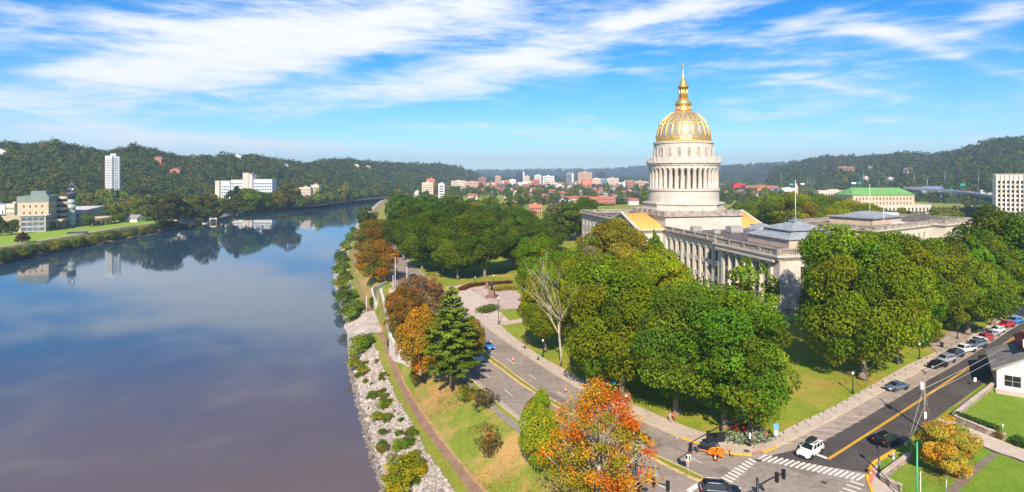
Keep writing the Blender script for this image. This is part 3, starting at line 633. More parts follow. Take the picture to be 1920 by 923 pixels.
    for sx in (0,):
        pc.box(-A+.1, A-.1, -A+.1, -A+.7, 23.455, 25.1); pc.box(-A+.1, A-.1, A-.7, A-.1, 23.455, 25.1); pc.box(-A+.1, -A+.7, -A+.72, A-.72, 23.455, 25.1); pc.box(A-.7, A-.1, -A+.72, A-.72, 23.455, 25.1)
        for k in range(-3, 4):
            for a, b in ((k*A*.31, -A+.4), (k*A*.31, A-.4), (-A+.4, k*A*.31), (A-.4, k*A*.31)): pc.cbox((a, b, 24.4), (1.2, .95, 1.9))
    pc.build('podium_parapet', STONE2, T)
    dr = MB(); dr.lathe([(17.0, 23.4), (17.0, 25.6)], 8, a0=PI/8, smooth=False); dr.lathe([(16.2, 25.6), (16.2, 27.3), (16.7, 27.4), (16.7, 28.0), (15.2, 28.1)], 8, a0=PI/8, smooth=False); dr.build('octagon_base', STONE, T)
    dr = MB(); dr.lathe([(14.3, 28.0), (14.3, 31.6), (14.25, 31.65), (14.25, 32.8), (14.7, 32.95), (14.7, 33.6), (13.9, 33.7)], 64, smooth=False); dr.build('lower_drum', STONE, T)
    dr = MB(); dr.lathe([(10.6, 33.6), (10.6, 42.6)], 48, smooth=False); dr.build('inner_drum', STONE, T)
    for k in range(12):
        a = 2*PI*(k+.5)/12; c, s = math.cos(a), math.sin(a); M = Matrix.Rotation(a-PI/2, 4, 'Z')
        d = MB(); d.box(-.95, .95, 10.55, 10.72, 34.2, 40.6, 0, M); d.box(-1.25, 1.25, 10.5, 10.66, 33.8, 41.0, 1, M); d.build('drum_window', [mat('bronze_glass', (.42, .22, .07), .4, .2, 1), STONE], T)
    n = 36
    cb = MB(); cb.lathe([(.98, 0), (.98, .35), (.78, .5), (.82, 3), (.7, 7.3), (.92, 7.7), (1.02, 8.1), (1.02, 8.35)], 14); cme = cb.mesh('column', STONE)
    for k in range(n):
        a = 2*PI*k/n; link('column', cme, T, (13.3*math.cos(a), 13.3*math.sin(a), 33.7))
    dr = MB(); dr.lathe([(11, 42.0), (14.3, 42.0), (14.3, 43.2), (14.6, 43.3), (14.6, 43.8), (15.2, 44.1), (15.2, 44.6), (14.6, 44.62), (14.6, 46.5), (14.2, 46.5), (14.2, 44.7), (12, 44.7)], 64, caps=False, smooth=False)
    for k in range(36):
        a = 2*PI*k/36; M = Matrix.Rotation(a, 4, 'Z'); dr.box(14.1, 14.85, -.38, .38, 44.6, 46.75, 0, M)
        M = Matrix.Rotation(a+PI/36, 4, 'Z'); dr.box(14.5, 14.98, -.16, .16, 43.35, 43.75, 0, M)
    dr.build('drum_entablature', STONE, T)
    dr = MB(); dr.lathe([(12.0, 44.7), (12.0, 52.2), (12.35, 52.3), (12.35, 52.9), (11.2, 53.0)], 64, smooth=False); ud = dr.build('upper_drum', STONE, T)
    for k in range(20):
        a = 2*PI*k/20; M = Matrix.Rotation(a-PI/2, 4, 'Z'); d = MB(); w = .62; z0, z1 = 46.9, 49.8
        pts = [(-w, z0), (w, z0), (w, z1)]+[(w*math.cos(q), z1+w*math.sin(q)) for q in np.linspace(0, PI, 7)[1:]]
        d.add([M @ Vector((x, 12.03, z)) for x, z in pts], [tuple(range(len(pts)))], 0)
        ring = [(-w-.3, z0-.2), (-w-.3, z1)]+[((w+.3)*math.cos(q), z1+(w+.3)*math.sin(q)) for q in np.linspace(PI, 0, 9)[1:]]+[(w+.3, z0-.2)]
        inner = [(-w, z0-.2), (-w, z1)]+[(w*math.cos(q), z1+w*math.sin(q)) for q in np.linspace(PI, 0, 9)[1:]]+[(w, z0-.2)]
        m_ = len(ring); vs = [M @ Vector((x, 12.22, z)) for x, z in ring+inner]+[M @ Vector((x, 11.95, z)) for x, z in inner]+[M @ Vector((x, 11.95, z)) for x, z in ring]
        d.add(vs, [(i, i+1, m_+i+1, m_+i) for i in range(m_-1)]+[(m_+i, m_+i+1, 2*m_+i+1, 2*m_+i) for i in range(m_-1)]+[(i+1, i, 3*m_+i, 3*m_+i+1) for i in range(m_-1)], 1)
        d.build('niche', [STONE2, STONE], T)
    # the dome: gold shell, blue-grey panels and ribs
    prof = [(11.05, 52.9), (11.25, 53.3), (11.25, 54.0)]
    def dome_r(t): return 11.0*math.cos(t*PI/2*.93)**.92, 54.0+12.3*math.sin(t*PI/2*.93)**1.0
    prof += [dome_r(t) for t in np.linspace(0, 1, 18)]
    dm = MB(); dm.lathe(prof, 96); D = dm.build('dome', GOLD, T)
    rb = MB()
    for k in range(24):
        a = 2*PI*(k+.5)/24
        pts = []
        for t in np.linspace(.02, .96, 14): r, z = dome_r(t); pts.append(((r+.12)*math.cos(a), (r+.12)*math.sin(a), z))
        rb.tube(pts, [.20*(1-.55*i/13)+.04 for i in range(14)], 6)
    rb.build('rib', GOLD, D)
    bp = MB(); go = MB()
    for k in range(24):
        a = 2*PI*k/24
        for t0, t1, hw in ((.07, .36, .098), (.43, .64, .085), (.70, .88, .07)):
            vs = []; ts = np.linspace(t0, t1, 6)
            for t in ts:
                r, z = dome_r(t)
                for s in (-1, 0, 1): vs.append(((r+.07)*math.cos(a+s*hw), (r+.07)*math.sin(a+s*hw), z))
            bp.add(vs, [(i*3+j, i*3+j+1, i*3+j+4, i*3+j+3) for i in range(5) for j in range(2)])
        for t in (.15, .21, .27, .38, .47, .52, .57, .65): r, z = dome_r(t); go.ball(((r+.1)*math.cos(a), (r+.1)*math.sin(a), z), .26 if t != .38 else .5, 6, 4)
    bp.build('blue_panel', LEADB, D); go.build('gilt_ornament', GOLD, D)
    ln = MB(); z = 66.1
    ln.lathe([(3.4, 66.0), (3.5, 66.6), (2.9, 67.0), (2.9, 68.6), (3.5, 68.8), (3.5, 69.4), (2.3, 70.6), (2.2, 71.0)], 24)
    for k in range(16): a = 2*PI*k/16; M = Matrix.Rotation(a, 4, 'Z'); ln.box(2.85, 3.05, -.22, .22, 67.1, 68.4, 0, M)
    LNT = ln.build('lantern', GOLD, T)
    lc = MB()
    for k in range(10): a = 2*PI*k/10; lc.lathe([(.22, 71), (.18, 76)], 8, (1.75*math.cos(a), 1.75*math.sin(a), 0))
    lc.lathe([(1.15, 71), (1.15, 76)], 12); lc.build('lantern_column', GOLD, LNT)
    lt = MB(); lt.lathe([(2.3, 76), (2.35, 76.6), (1.7, 76.8), (1.5, 77.6), (1.6, 78.2), (.9, 79.0), (.5, 80.2), (.3, 81.2), (.16, 82), (.14, 85)], 16); lt.ball((0, 0, 85.2), .3, 8, 6); lt.box(-.5, .5, -.08, .08, 85.5, 86.1); lt.build('spire', GOLD, LNT)
    # porticos with gilded pediment roofs
    for sgn in (-1, 1):
        xf, xb = (-27.5, -A) if sgn < 0 else (A, 27.5)
        pw = MB(); pw.box(min(xf, xb)+1, max(xf, xb), -14.4, 14.4, 0, 17.0); pw.build('portico_wall', STONE, T)
        pr = MB(); cornice(pr, min(xf, xb)+1 if sgn < 0 else xf, max(xf, xb) if sgn < 0 else xb-1, -14.4, 14.4, 17.0, ((.3, .6), (.7, .4), (1.1, .5))); dentils(pr, (-28 if sgn < 0 else A, -15.3, 0), (-A if sgn < 0 else 28, -15.3, 0), 17.65, out=.45); pr.build('portico_cornice', STONE, T)
        zr, ze = 23.6, 18.6; x0, x1 = (-27.6, -A+.02) if sgn < 0 else (A-.02, 27.6)
        gr = MB()
        for s in (-1, 1):
            gr.add([(x0, s*15.3, ze), (x1, s*15.3, ze), (x1, 0, zr), (x0, 0, zr), (x0, s*15.3, ze-.3), (x1, s*15.3, ze-.3), (x1, 0, zr-.3), (x0, 0, zr-.3)], [(0, 1, 2, 3), (7, 6, 5, 4), (0, 4, 5, 1), (0, 3, 7, 4), (1, 5, 6, 2)])
            for k in range(14):
                x = x0+(x1-x0)*(k+.5)/14; gr.tube([(x, s*15.3, ze+.05), (x, 0, zr+.05)], .1, 5)
        g = gr.build('gilded_roof', GOLDTILE, T)
        pe = MB(); xx = x0+.25 if sgn < 0 else x1-.25; xo = (-1.0 if sgn < 0 else 1.0)
        pe.add([(xx, -14.2, ze), (xx, 14.2, ze), (xx, 0, zr-.4)], [(0, 1, 2), (2, 1, 0)])
        for s in (-1, 1): pe.tube([(xx+xo*.2, s*15.5, ze-.1), (xx+xo*.2, 0, zr+.35)], .55, 6, smooth=False)
        for k in range(12):
            for s in (-1, 1): t = k/12; pe.cbox((xx+xo*.1 if sgn < 0 else xx+.3, s*15.3*(1-t), ze+5*t+.35), (.5, .5, .55))
        pe.build('pediment', STONE, T)
        if sgn < 0:
            for k in range(8): y = -13.2+26.4*k/7; c = MB(); c.lathe([(1.1, 0), (1.1, 1), (.9, 1.2), (.92, 6), (.8, 15), (1.05, 15.6), (1.1, 17)], 16, (-26.7, y, 0)); c.build('portico_column', STONE, T)
        if sgn < 0:
            for k in range(14):     # crest tiles along the lower edge
                pass
    # roof plant
    for lab, x, y, w, d, h in (('white_unit', -9, -24, 4, 2.4, 1.9), ('white_unit', -5, -32, 2.4, 2, 1.5), ('white_unit', 3, -30, 5, 3.6, 2.4)):
        u = MB(); z = FL+1.37; u.box(x, x+w, y, y+d, z+.3, z+h); u.box(x+.2, x+w-.2, y+.2, y+d-.2, z, z+.3)
        for k in range(3): u.lathe([(.5, 0), (.5, .3)], 10, (x+w*(k+.5)/3, y+d/2, z+h+.002))
        u.build('roof_unit', mat('weathered_unit', (.38, .36, .33), .7, .3, 1.5), T)
    hd = MB(); hd.box(10, 19, -36, -28, FL+1.37, FL+3.0); hd.add([(10, -36, FL+3), (19, -36, FL+3), (19, -28, FL+3), (10, -28, FL+3), (14.5, -34, FL+5), (14.5, -30, FL+5)], [(0, 1, 4), (1, 2, 5, 4), (2, 3, 5), (3, 0, 4, 5)]); hd.build('roof_hood', ROOFM, T)
    return T
build_capitol()
def flagpole(x, y, z, h, label, flag=True):
    t = thing('flagpole', label, 'flagpole', (x, y, z)); mb = MB(); mb.tube([(0, 0, 0), (0, 0, h)], [.14, .07], 8); mb.ball((0, 0, h+.1), .18, 8, 5); mb.build('pole', WHITE, t)
    if flag:
        f = MB(); pts = []
        for i in range(6):
            for j in range(4): pts.append((.12+.13*i+.05*math.sin(i*1.3), .12*math.sin(i*1.1+j*.6), h-.4-1.0*j-.25*i))
        f.add(pts, [(i*4+j, i*4+4+j, i*4+5+j, i*4+1+j) for i in range(5) for j in range(3)], 0, True); f.build('flag', mat('flag_cloth', (.55, .25, .25), .8, .3, 2, col2=(.5, .5, .55)), t)
_c, _s = math.cos(R(12)), math.sin(R(12))
flagpole(72+4*_c+63*_s, 240+4*_s-63*_c, 16.4+8.7, 12.5, 'white flagpole with drooping flag on the hipped metal roof of the near wing')
# ---------------------------------------------------------------- the balustraded side wing on the right
def build_side_wing():
    a = G(1615, 428, 19); b = G(1767, 420, 19)
    # front-left corner and direction of the near face
    o = P(1640, 437, 222); rz = R(33)
    T = thing('state_office_wing', 'low limestone wing with balustrade and arched windows rising behind the right hand trees', 'office building', (o.x, o.y, 0), rz)
    H = 16.5
    block(T, 0, 48, 0, 34, 0, H, STONE, {'f': (9, [2, 6.5, 11.2], 1.6, 3.4, 2), 'l': (6, [2, 6.5, 11.2], 1.6, 3.4, 2)}, .45, roof=False, fr=mat('wooden_sash', (.36, .2, .1), .7))
    block(T, 48, 74, -6, 30, 0, H+.5, STONE, {'f': (4, [2, 6.5, 11.2], 1.6, 3.4, 3), 'l': (1, [11.2], 1.4, 3.0, 1)}, .45, roof=False)
    cm = MB(); cornice(cm, 0, 47.4, 0, 34, H); cornice(cm, 48, 74, -6, 30, H+.51); dentils(cm, (0, -.4, 0), (47, -.4, 0), H+.5, out=.4); cm.build('cornice', STONE, T)
    bm = MB(); z = H+1.22; balustrade(bm, (-.5, -.5), (47.5, -.5), z, 1.8); balustrade(bm, (-.5, 34), (-.5, -.5), z, 1.8); balustrade(bm, (-.5, 34), (48, 34), z, 1.8); balustrade(bm, (47.6, -6.4), (74, -6.4), z+.5, 1.8); balustrade(bm, (47.6, -1), (47.6, -6.4), z+.5, 1.8); balustrade(bm, (74.2, -6), (74.2, 30), z+.5, 1.8); bm.build('balustrade', STONE2, T)
    rm = MB(); rm.box(.5, 47, .5, 33.5, H+.6, H+1.25); rm.box(48.4, 73.6, -5.5, 29.5, H+1.1, H+1.77); rm.build('flat_roof', ROOFD, T)
    at = MB(); at.box(20, 46, 10, 28, H+1.3, H+4.2); at.build('attic_wall', TAN, T)
    hp = MB(); hp.box(19, 47, 9, 29, H+4.203, H+4.5); hp.add([(27, 12, H+4.5), (45, 12, H+4.5), (45, 27, H+4.5), (27, 27, H+4.5), (33, 18, H+6.3), (40, 18, H+6.3), (40, 22, H+6.3), (33, 22, H+6.3)], [(0, 1, 5, 4), (1, 2, 6, 5), (2, 3, 7, 6), (3, 0, 4, 7), (4, 5, 6, 7)]); hp.build('metal_roof', ROOFM, T)
    hp = MB(); hp.add([(54, -1, H+1.78), (70, -1, H+1.78), (70, 18, H+1.78), (54, 18, H+1.78), (62, 8, H+5.2)], [(0, 1, 4), (1, 2, 4), (2, 3, 4), (3, 0, 4)]); hp.build('pyramid_roof', ROOFD, T)
    u = MB(); u.box(60, 67, 20, 26, H+1.78, H+4.5); u.box(30, 34, 4, 7, H+1.26, H+2.8); u.build('roof_unit', WHITE, T)
    M = Matrix.Translation((o.x, o.y, 0)) @ Matrix.Rotation(rz, 4, 'Z')
    p = M @ Vector((22, 12, H+4.5)); flagpole(p.x, p.y, p.z, 14, 'thin white mast on the roof of the right hand balustraded wing', False)
    p = M @ Vector((14, 3, H+1.25)); flagpole(p.x, p.y, p.z, 8, 'short thin mast at the near edge of the right hand wing roof', False)
build_side_wing()
# ---------------------------------------------------------------- green roofed office block
def build_green_roof():
    o = P(1714.6, 366, 556); rz = R(3)
    T = thing('green_roofed_office', 'tan stone office block with green hipped roof beyond the park trees', 'office building', (o.x, o.y, 0), rz)
    W_, D = 62, 30
    block(T, -W_, 0, 0, D, 0, 18.4, TAN, {'f': (17, [9.6, 14], 1.3, 2.3, 2), 'r': (5, [9.6, 14], 1.3, 2.3, 2)}, .4, roof=STONE, over=.5, rt=.5)
    block(T, -W_-3, 14, -4, -.01, 0, 9.2, STONE, {'f': (20, [1.5], 1.7, 5.2, 2)}, .4, roof=STONE, name='lower_wall'); block(T, .01, 14, .01, D, 0, 9.2, STONE, {'r': (6, [2], 1.5, 5, 2)}, .4, roof=STONE, name='lower_wall')
    r = MB(); r.add([(-W_-1, -1, 18.91), (1, -1, 18.91), (1, D+1, 18.91), (-W_-1, D+1, 18.91), (-W_+8, D/2, 25.6), (-4, D/2, 25.6)], [(0, 1, 5, 4), (1, 2, 5), (2, 3, 4, 5), (3, 0, 4), (3, 2, 1, 0)])
    r.build('roof', mat('green_roof_tiles', (.16, .36, .10), .7, .15, .2, scale2=1), T)
build_green_roof()
# ---------------------------------------------------------------- finned office tower at the right edge
def build_fin_tower():
    o = P(1866, 330, 480); T = thing('finned_office_tower', 'pale office tower striped with vertical fins at the right edge', 'office tower', (o.x, o.y, 0), R(-36))
    top = CH-(327.5-HY)*480/F; fl = 10; W_ = 60
    block(T, 0, W_, 0, 25, 0, top, mat('precast_white', (.72, .62, .55), .85, .06, .3), {'f': (20, [1.2+3.75*i for i in range(9)], 1.55, 2.5, 1)}, .6, roof=STONE, over=.6, rt=.6, far=True)
    f = MB()
    for i in range(21): x = 1+(W_-2)*i/20; f.box(x-.5, x+.5, -.9, -.01, 1, top-.3)
    f.build('fin', MATS['precast_white'], T)
build_fin_tower()
# ---------------------------------------------------------------- arts centre on the far bank, at left
def build_arts_centre():
    Y = 420; o = P(91, 432, Y); o.z = -2
    T = thing('arts_centre', 'big tan arts centre with grey green top band on the left bank', 'arts centre', o, R(25))
    GB = mat('grey_green_band', (.20, .25, .23), .7, .1, .3); GREY = mat('grey_tan_panel', (.44, .36, .30), .85, .12, .3)
    block(T, -18, 0, 0, 30, -1, 21.0, TAN, {'f': (4, [12.2, 17.0], .9, 1.7, 2), 'r': (5, [2.5, 7, 11.5, 16], 1.8, 2, 1)}, .35, roof=False, far=True)
    b = MB(); b.box(-18.3, .3, -.3, 30.3, 21.003, 25.2); b.build('top_band', GB, T)
    b = MB(); b.box(-13, -4, 10, 20, 25.2, 28.6); b.box(-12, -2, 5, 8, 25.2, 26.6); b.build('roof_plant', GB, T)
    block(T, -27, -14, -8, -.3, -1, 11.2, TAN, {'r': (3, [2, 6.5], 2.2, 2.6, 2), 'f': (2, [6], 1.6, 2.4, 2)}, .35, roof=STONE, far=True, name='wing_wall')
    block(T, -13.5, 1.2, -11, -.4, -1, 11.4, GREY, {'f': (4, [.8, 4.4, 8], 2.9, 2.4, .6), 'r': (3, [.8, 4.4, 8], 2.6, 2.4, .6)}, .35, roof=STONE, far=True, glass=GLASSB, name='glazed_wing_wall', over=.8)
    rc = MB(); rc.lathe([(4.6, -1), (4.6, 24)], 28, (2.5, 25, 0)); rc.build('curved_bay', TAN, T)
    for z in (2.5, 7, 11.5, 16, 20.3): g = MB(); g.lathe([(4.7, z), (4.7, z+1.9)], 28, (2.5, 25, 0)); g.build('window_band', GLASS, T)
    rc = MB(); rc.lathe([(2.7, -1), (2.7, 22)], 24, (8.2, 24, 0)); t = rc.build('glass_tower', mat('silver_panel', (.46, .47, .45), .45, .15, .4, metal=.2), T)
    for k in range(5):
        g = MB(); g.lathe([(2.76, 1+4.2*k), (2.76, 4.4+4.2*k)], 24, (8.2, 24, 0)); g.build('window_band', mat('pale_green_glass', (.36, .42, .38), .25, .2, .3), t)
    cp = MB(); cp.lathe([(3.0, 22), (3.0, 25.8), (3.3, 25.9), (3.3, 26.6), (2.2, 27.2)], 24, (8.2, 24, 0)); cp.build('tower_cap', mat('dark_slate_panel', (.09, .10, .13), .4), T)
    block(T, -8, 14, 32, 104, -1, 12.0, GREY, {'r': (14, [2, 7.5], 1.2, 2.4, 2), 'f': (4, [2, 7], 1.2, 2.4, 1)}, .35, roof=mat('pale_membrane_roof', (.62, .58, .54), .9), far=True, name='long_wing_wall', over=.4)
    rot = MB(); rot.lathe([(7.5, -1), (7.5, 5.4), (7.8, 5.5), (7.8, 6.6), (7, 6.7)], 30, (24, 40, 0)); r_ = rot.build('rotunda', TAN, T)
    for k in range(14):
        a = -PI+2*PI*(k+.5)/14; g = MB(); g.box(-.6, .6, 7.42, 7.6, 0, 4, 0, Matrix.Translation((24, 40, 0)) @ Matrix.Rotation(a-PI/2, 4, 'Z')); g.build('arch_opening', GLASS, r_)
    pc = MB()
    for k in range(4): pc.lathe([(.6, -1), (.6, 6.2)], 12, (3.5+.8*k, 6+3.4*k, 0))
    pc.box(.4, 7.5, 3, 19, 6.2, 7.6); pc.build('entrance_porch', TAN, T)
    p = Matrix.Translation(o) @ Matrix.Rotation(R(25), 4, 'Z') @ Vector((8.2, 24, 27.2)); S = thing('rooftop_sculpture', 'open diamond shaped metal sculpture on top of the round glass tower', 'sculpture', (p.x, p.y, p.z-.0))
    m = MB(); m.tube([(0, 0, 0), (-2.6, 0, 2.2), (.2, 0, 7), (2.8, 0, 4), (.4, 0, 1.2)], .32, 6); m.tube([(-2.6, 0, 2.2), (2.6, .4, 2.6)], .4, 6); m.tube([(0, 0, 0), (1.8, 0, 3)], .5, 6); m.build('frame', mat('polished_steel', (.55, .50, .58), .3, .2, .5, metal=.6), S)
build_arts_centre()
# ---------------------------------------------------------------- other named buildings of the view
def slab(name, label, cat, px0, px1, ytop, ybase, Y, depth, m, front=None, side=None, rz=0, bands=None, roof=None, group=None, far=True, glass=None, plant=True, fins=None):
    "an upright block whose front spans px0..px1 at distance Y"
    a = P(px0, ytop, Y); w = (px1-px0)/F*Y; zb = CH-(ybase-HY)*Y/F; zt = a.z
    T = thing(name, label, cat, (a.x, a.y, zb), rz, group); h = zt-zb; d = {}; fb = False
    if front: d['f'] = (front[0], [h*.06+(h*.9)*i/front[1] for i in range(front[1])], w*front[2]/front[0], h*.9/front[1]*front[3], w*.03)
    if side: d['l'] = (side[0], [h*.06+(h*.9)*i/side[1] for i in range(side[1])], depth*side[2]/side[0], h*.9/side[1]*side[3], depth*.03); d['r'] = d['l']
    block(T, 0, w, 0, depth, 0, h, m, d, .3, far=far, roof=roof or m, over=.15, rt=.5, bands=(front and front[0] == 1) or False, glass=glass)
    if plant: b = MB(); b.box(w*.35, w*.62, depth*.3, depth*.7, h+.5, h+.5+max(1.5, h*.08)); b.build('roof_plant', roof or m, T)
    if fins:
        f = MB()
        for i in range(fins+1): x = w*i/fins; f.box(x-w*.012-.1, x+w*.012+.1, -.35, -.002, .2, h)
        f.build('fin', m, T)
    return T
PALE = mat('pale_tower_panel', (.72, .70, .68), .8, .06, .1); CREAM = mat('cream_stone', (.62, .50, .40), .85, .1, .1); PINK = mat('pink_brick', (.52, .34, .27), .9, .1, .1)
DARKG = mat('dark_tower_glass', (.06, .07, .10), .35, .15, .1); ORB = mat('orange_brick', (.55, .20, .12), .9, .1, .1); GREYB = mat('grey_tower_panel', (.30, .28, .30), .8, .1, .1); BRN = mat('brown_brick', (.34, .18, .12), .9, .1, .1); MIDB = mat('tower_blue_panel', (.20, .33, .48), .4, .1, .1)
def tower_left():
    Y = 640; T = slab('residential_tower', 'tall white residential tower among the trees of the left hillside', 'apartment tower', 197, 208, 293, 375, Y, 11, PALE, (5, 24, .55, .55), (5, 24, .6, .6), R(26), glass=GLASS, plant=False)
    w = 11/F*Y; h = (375-293)/F*Y
    block(T, w+.02, w+6.5, 1.2, 10, 0, h-.6, PALE, {'f': (3, [h*.04+h*.93*i/24 for i in range(24)], 1.5, 1.5, .5)}, .3, far=True, roof=PALE, glass=GLASSB, name='blue_wall')
    b = MB(); b.box(w-2, w+3, 3, 8, h+.5, h+3); b.build('roof_plant', PALE, T)
tower_left()
def hospital():
    Y = 700; T = thing('white_slab_complex', 'white slab blocks with blue glazing joined by a taller stair tower above the left bank', 'hospital', P(408, 384, Y), 0); s = Y/F
    def bl(x0, x1, yt, d0, d1, m, wins, nm, g=None): block(T, (x0-408)*s, (x1-408)*s, d0, d1, 0, (384-yt)*s, m, wins, .3, far=True, roof=m, name=nm, glass=g)
    bl(408, 416, 339.5, -6, 12, CREAM, {}, 'end_wall'); bl(416.3, 433, 340, -3, 12, PALE, {'f': (4, [3+3.6*i for i in range(6)], 1.9, 2.2, .5)}, 'wall', GLASSB)
    bl(433.2, 457.8, 338, 0, 12, PALE, {'f': (8, [3+3.6*i for i in range(7)], 1.4, 2.2, .5)}, 'wall', GLASSB)
    bl(458, 469, 324.5, -4, 9, CREAM, {}, 'stair_tower'); bl(469.2, 475, 327, -3, 9, mat('pale_pink_panel', (.6, .52, .5), .8), {}, 'stair_tower')
    bl(475.3, 510, 337, 0, 13, PALE, {'f': (10, [3+3.6*i for i in range(7)], 1.7, 2.3, .5)}, 'wall', GLASSB)
hospital()
slab('cream_riverside_block', 'low cream building with a square stair block on the left bank farther upriver', 'office building', 561, 582, 352, 372, 800, 14, CREAM, (5, 4, .5, .45)); slab('cream_riverside_block', 'small flat roofed cream annex close beside the low cream riverside building', 'office building', 583.5, 598, 347.5, 374, 810, 12, CREAM, (3, 4, .4, .45))
# the distant city, each building on its own
city = [
 ('apartment_tower', 'pink and white apartment block with orange top left of the city', 791, 812, 343, 366, 900, 14, CREAM, (5, 5, .5, .4)), ('apartment_tower', 'orange topped white block rising behind the pink apartments', 800, 815, 336, 362, 930, 14, ORB, (4, 6, .4, .4)), ('apartment_tower', 'narrow white block with dark balconies right of the orange topped block', 822, 833, 345, 372, 890, 12, PALE, (1, 5, .7, .5)),
 ('city_building', 'long cream building at the left end of the distant skyline', 846, 873, 339.5, 350, 1500, 20, CREAM, (8, 3, .5, .4)), ('city_building', 'low pink brick building beside the long cream one on the skyline', 874, 897, 341, 352, 1450, 20, PINK, (8, 3, .5, .4)),
 ('city_tower', 'stepped brown brick tower at the left of the distant skyline', 897, 911, 333, 350, 1550, 18, BRN, (5, 6, .4, .4)), ('city_tower', 'square dusky pink tower left of the dark glass tower', 928.5, 939, 330.5, 348, 1800, 18, PINK, (5, 6, .5, .4)),
 ('city_building', 'small flat red building left of the dark glass tower', 944, 954, 338.5, 348, 1700, 16, ORB, (4, 2, .5, .4)), ('city_building', 'low white building between the red one and the dark tower', 955, 967, 337, 348, 1750, 16, PALE, (5, 3, .5, .4)),
 ('city_tower', 'dark blue black glass tower on the distant skyline left of centre', 968, 980, 323.2, 346, 1900, 22, DARKG, (1, 10, .85, .35)), ('city_tower', 'slim white tower against the right side of the dark glass tower', 980.5, 983.5, 323.5, 346, 1905, 20, PALE, (1, 8, .5, .3)), ('city_building', 'tan stepped building right of the dark glass tower', 984, 993, 330.5, 348, 1850, 18, CREAM, (4, 6, .5, .4)),
 ('city_tower', 'white and glass office tower in the middle of the skyline', 1002, 1015, 329, 347, 1900, 20, PALE, (1, 6, .8, .4)), ('city_building', 'brick building below the white glass office tower', 997, 1012, 337.5, 349, 1750, 16, BRICK, (5, 3, .5, .4)), ('city_building', 'wide white office block with flat top in the middle skyline', 1018, 1039, 330.5, 345, 1850, 20, PALE, (1, 5, .85, .35)), ('city_building', 'tan and pink block in front of the wide white office block', 1024, 1041, 339, 351, 1650, 18, CREAM, (6, 3, .5, .4)),
 ('city_tower', 'grey striped tower with white corner left of the big tan hotel', 1062, 1072, 325, 346, 1900, 18, GREYB, (5, 1, .5, .9)), ('city_tower', 'thin white slab on the right of the grey striped tower', 1072.3, 1075.5, 325.5, 346, 1905, 16, PALE, None),
 ('city_tower', 'broad tan brick hotel tower with stepped crown on the skyline', 1084, 1110, 323.5, 346, 1800, 25, PINK, (9, 8, .5, .4)), ('city_building', 'orange red brick cube below the broad tan hotel', 1092, 1111, 337.5, 351, 1600, 22, ORB, None),
 ('city_tower', 'dark glass tower right of the broad tan hotel', 1121, 1136, 323, 345, 1950, 20, DARKG, (1, 10, .85, .35)), ('city_building', 'cream office block below the right hand dark tower', 1110.5, 1127, 335, 350, 1700, 18, CREAM, (6, 4, .5, .4)), ('city_building', 'pale blue glass block next to the cream office block', 1127.5, 1136, 335.5, 350, 1690, 16, MIDB, (1, 5, .8, .4)), ('city_building', 'long pale building right of the two dark towers', 1138, 1160, 334.5, 350, 1750, 22, CREAM, (8, 4, .5, .4)),
 ('city_building', 'red and white striped block left of the dome', 1176, 1188, 341.5, 352, 1400, 18, BRICK, (4, 3, .5, .4)), ('city_building', 'low pink building between the striped block and the dome', 1190, 1212, 340, 349, 1600, 18, PINK, (7, 2, .5, .4)), ('city_building', 'long low white warehouse left of the dome', 1160, 1180, 344, 350, 1650, 20, PALE, (6, 1, .5, .4)),
 ('brick_building', 'long red brick building with flat white roof left of the dome', 1104, 1154, 370, 382, 700, 14, BRICK, (12, 2, .4, .4)), ('brick_building', 'orange brick building peeping out of the yellow tree crowns', 992, 1016, 385, 402, 560, 14, ORB, (6, 2, .5, .5)), ('warehouse', 'bright red warehouse right of the dome', 1376, 1397, 345, 353, 1300, 20, REDP, None),
 ('warehouse', 'long low brick warehouse below the bright red one', 1398, 1460, 349, 355, 1250, 25, BRICK, (14, 1, .5, .4)), ('warehouse', 'long white roofed shed among the trees right of the dome', 1466, 1496, 353.5, 360, 1050, 20, PALE, None), ('warehouse', 'low pale red shed left of the white roofed shed', 1420, 1440, 353, 358, 1100, 20, ORB, None), ('warehouse', 'long white freight shed near the green roofed office', 1535, 1600, 358, 368, 850, 18, CREAM, (12, 1, .5, .4)),
 ('hillside_school', 'long brown brick building high on the right hand hillside', 1572, 1602, 313, 323, 1500, 22, BRN, (9, 2, .5, .5)), ('hillside_school', 'small brown brick building on the hill right of the long one', 1627, 1638, 312.5, 319, 1520, 14, PINK, (4, 2, .5, .5)),
 ('campus_annex', 'low flat roofed pale annex left of the arts centre', -40, 9, 386, 402, 520, 14, PALE, (8, 1, .5, .4)), ('campus_annex', 'cream box annex just behind the left end of the arts centre', 11, 27, 383, 404, 515, 14, CREAM, (4, 2, .5, .4)),
 ('townhouse_block', 'white apartment block with dark roof far left behind the arts centre', -60, -5, 392, 412, 560, 14, PALE, (8, 2, .5, .4))]
for c in city: slab(*c[:2], 'building', c[2], c[3], c[4], c[5], c[6], c[7], c[8], c[9], group='buildings of the distant city' if 'city' in c[0] else None)
cbr = random.Random(17)
for i in range(80):
    px = cbr.uniform(842, 1214); yb = cbr.uniform(345, 354); Yd = 1070*40/(yb-325); w = cbr.uniform(6, 22); hgt = cbr.uniform(3, 8); mm = cbr.choice([CREAM, PINK, PALE, BRICK, GREYB, CREAM, PALE, ORB])
    nm = {'cream_stone': 'cream', 'pink_brick': 'pink', 'pale_tower_panel': 'white', 'red_brick': 'red brick', 'grey_tower_panel': 'grey', 'orange_brick': 'orange brick'}[mm.name]
    slab('city_building', 'low %s building packed among the other low buildings of the distant city' % nm, 'building', px, px+w, yb-hgt, yb, Yd, 16, mm, (max(2, int(w/3)), 2, .5, .4), group='low buildings of the distant city', plant=False)
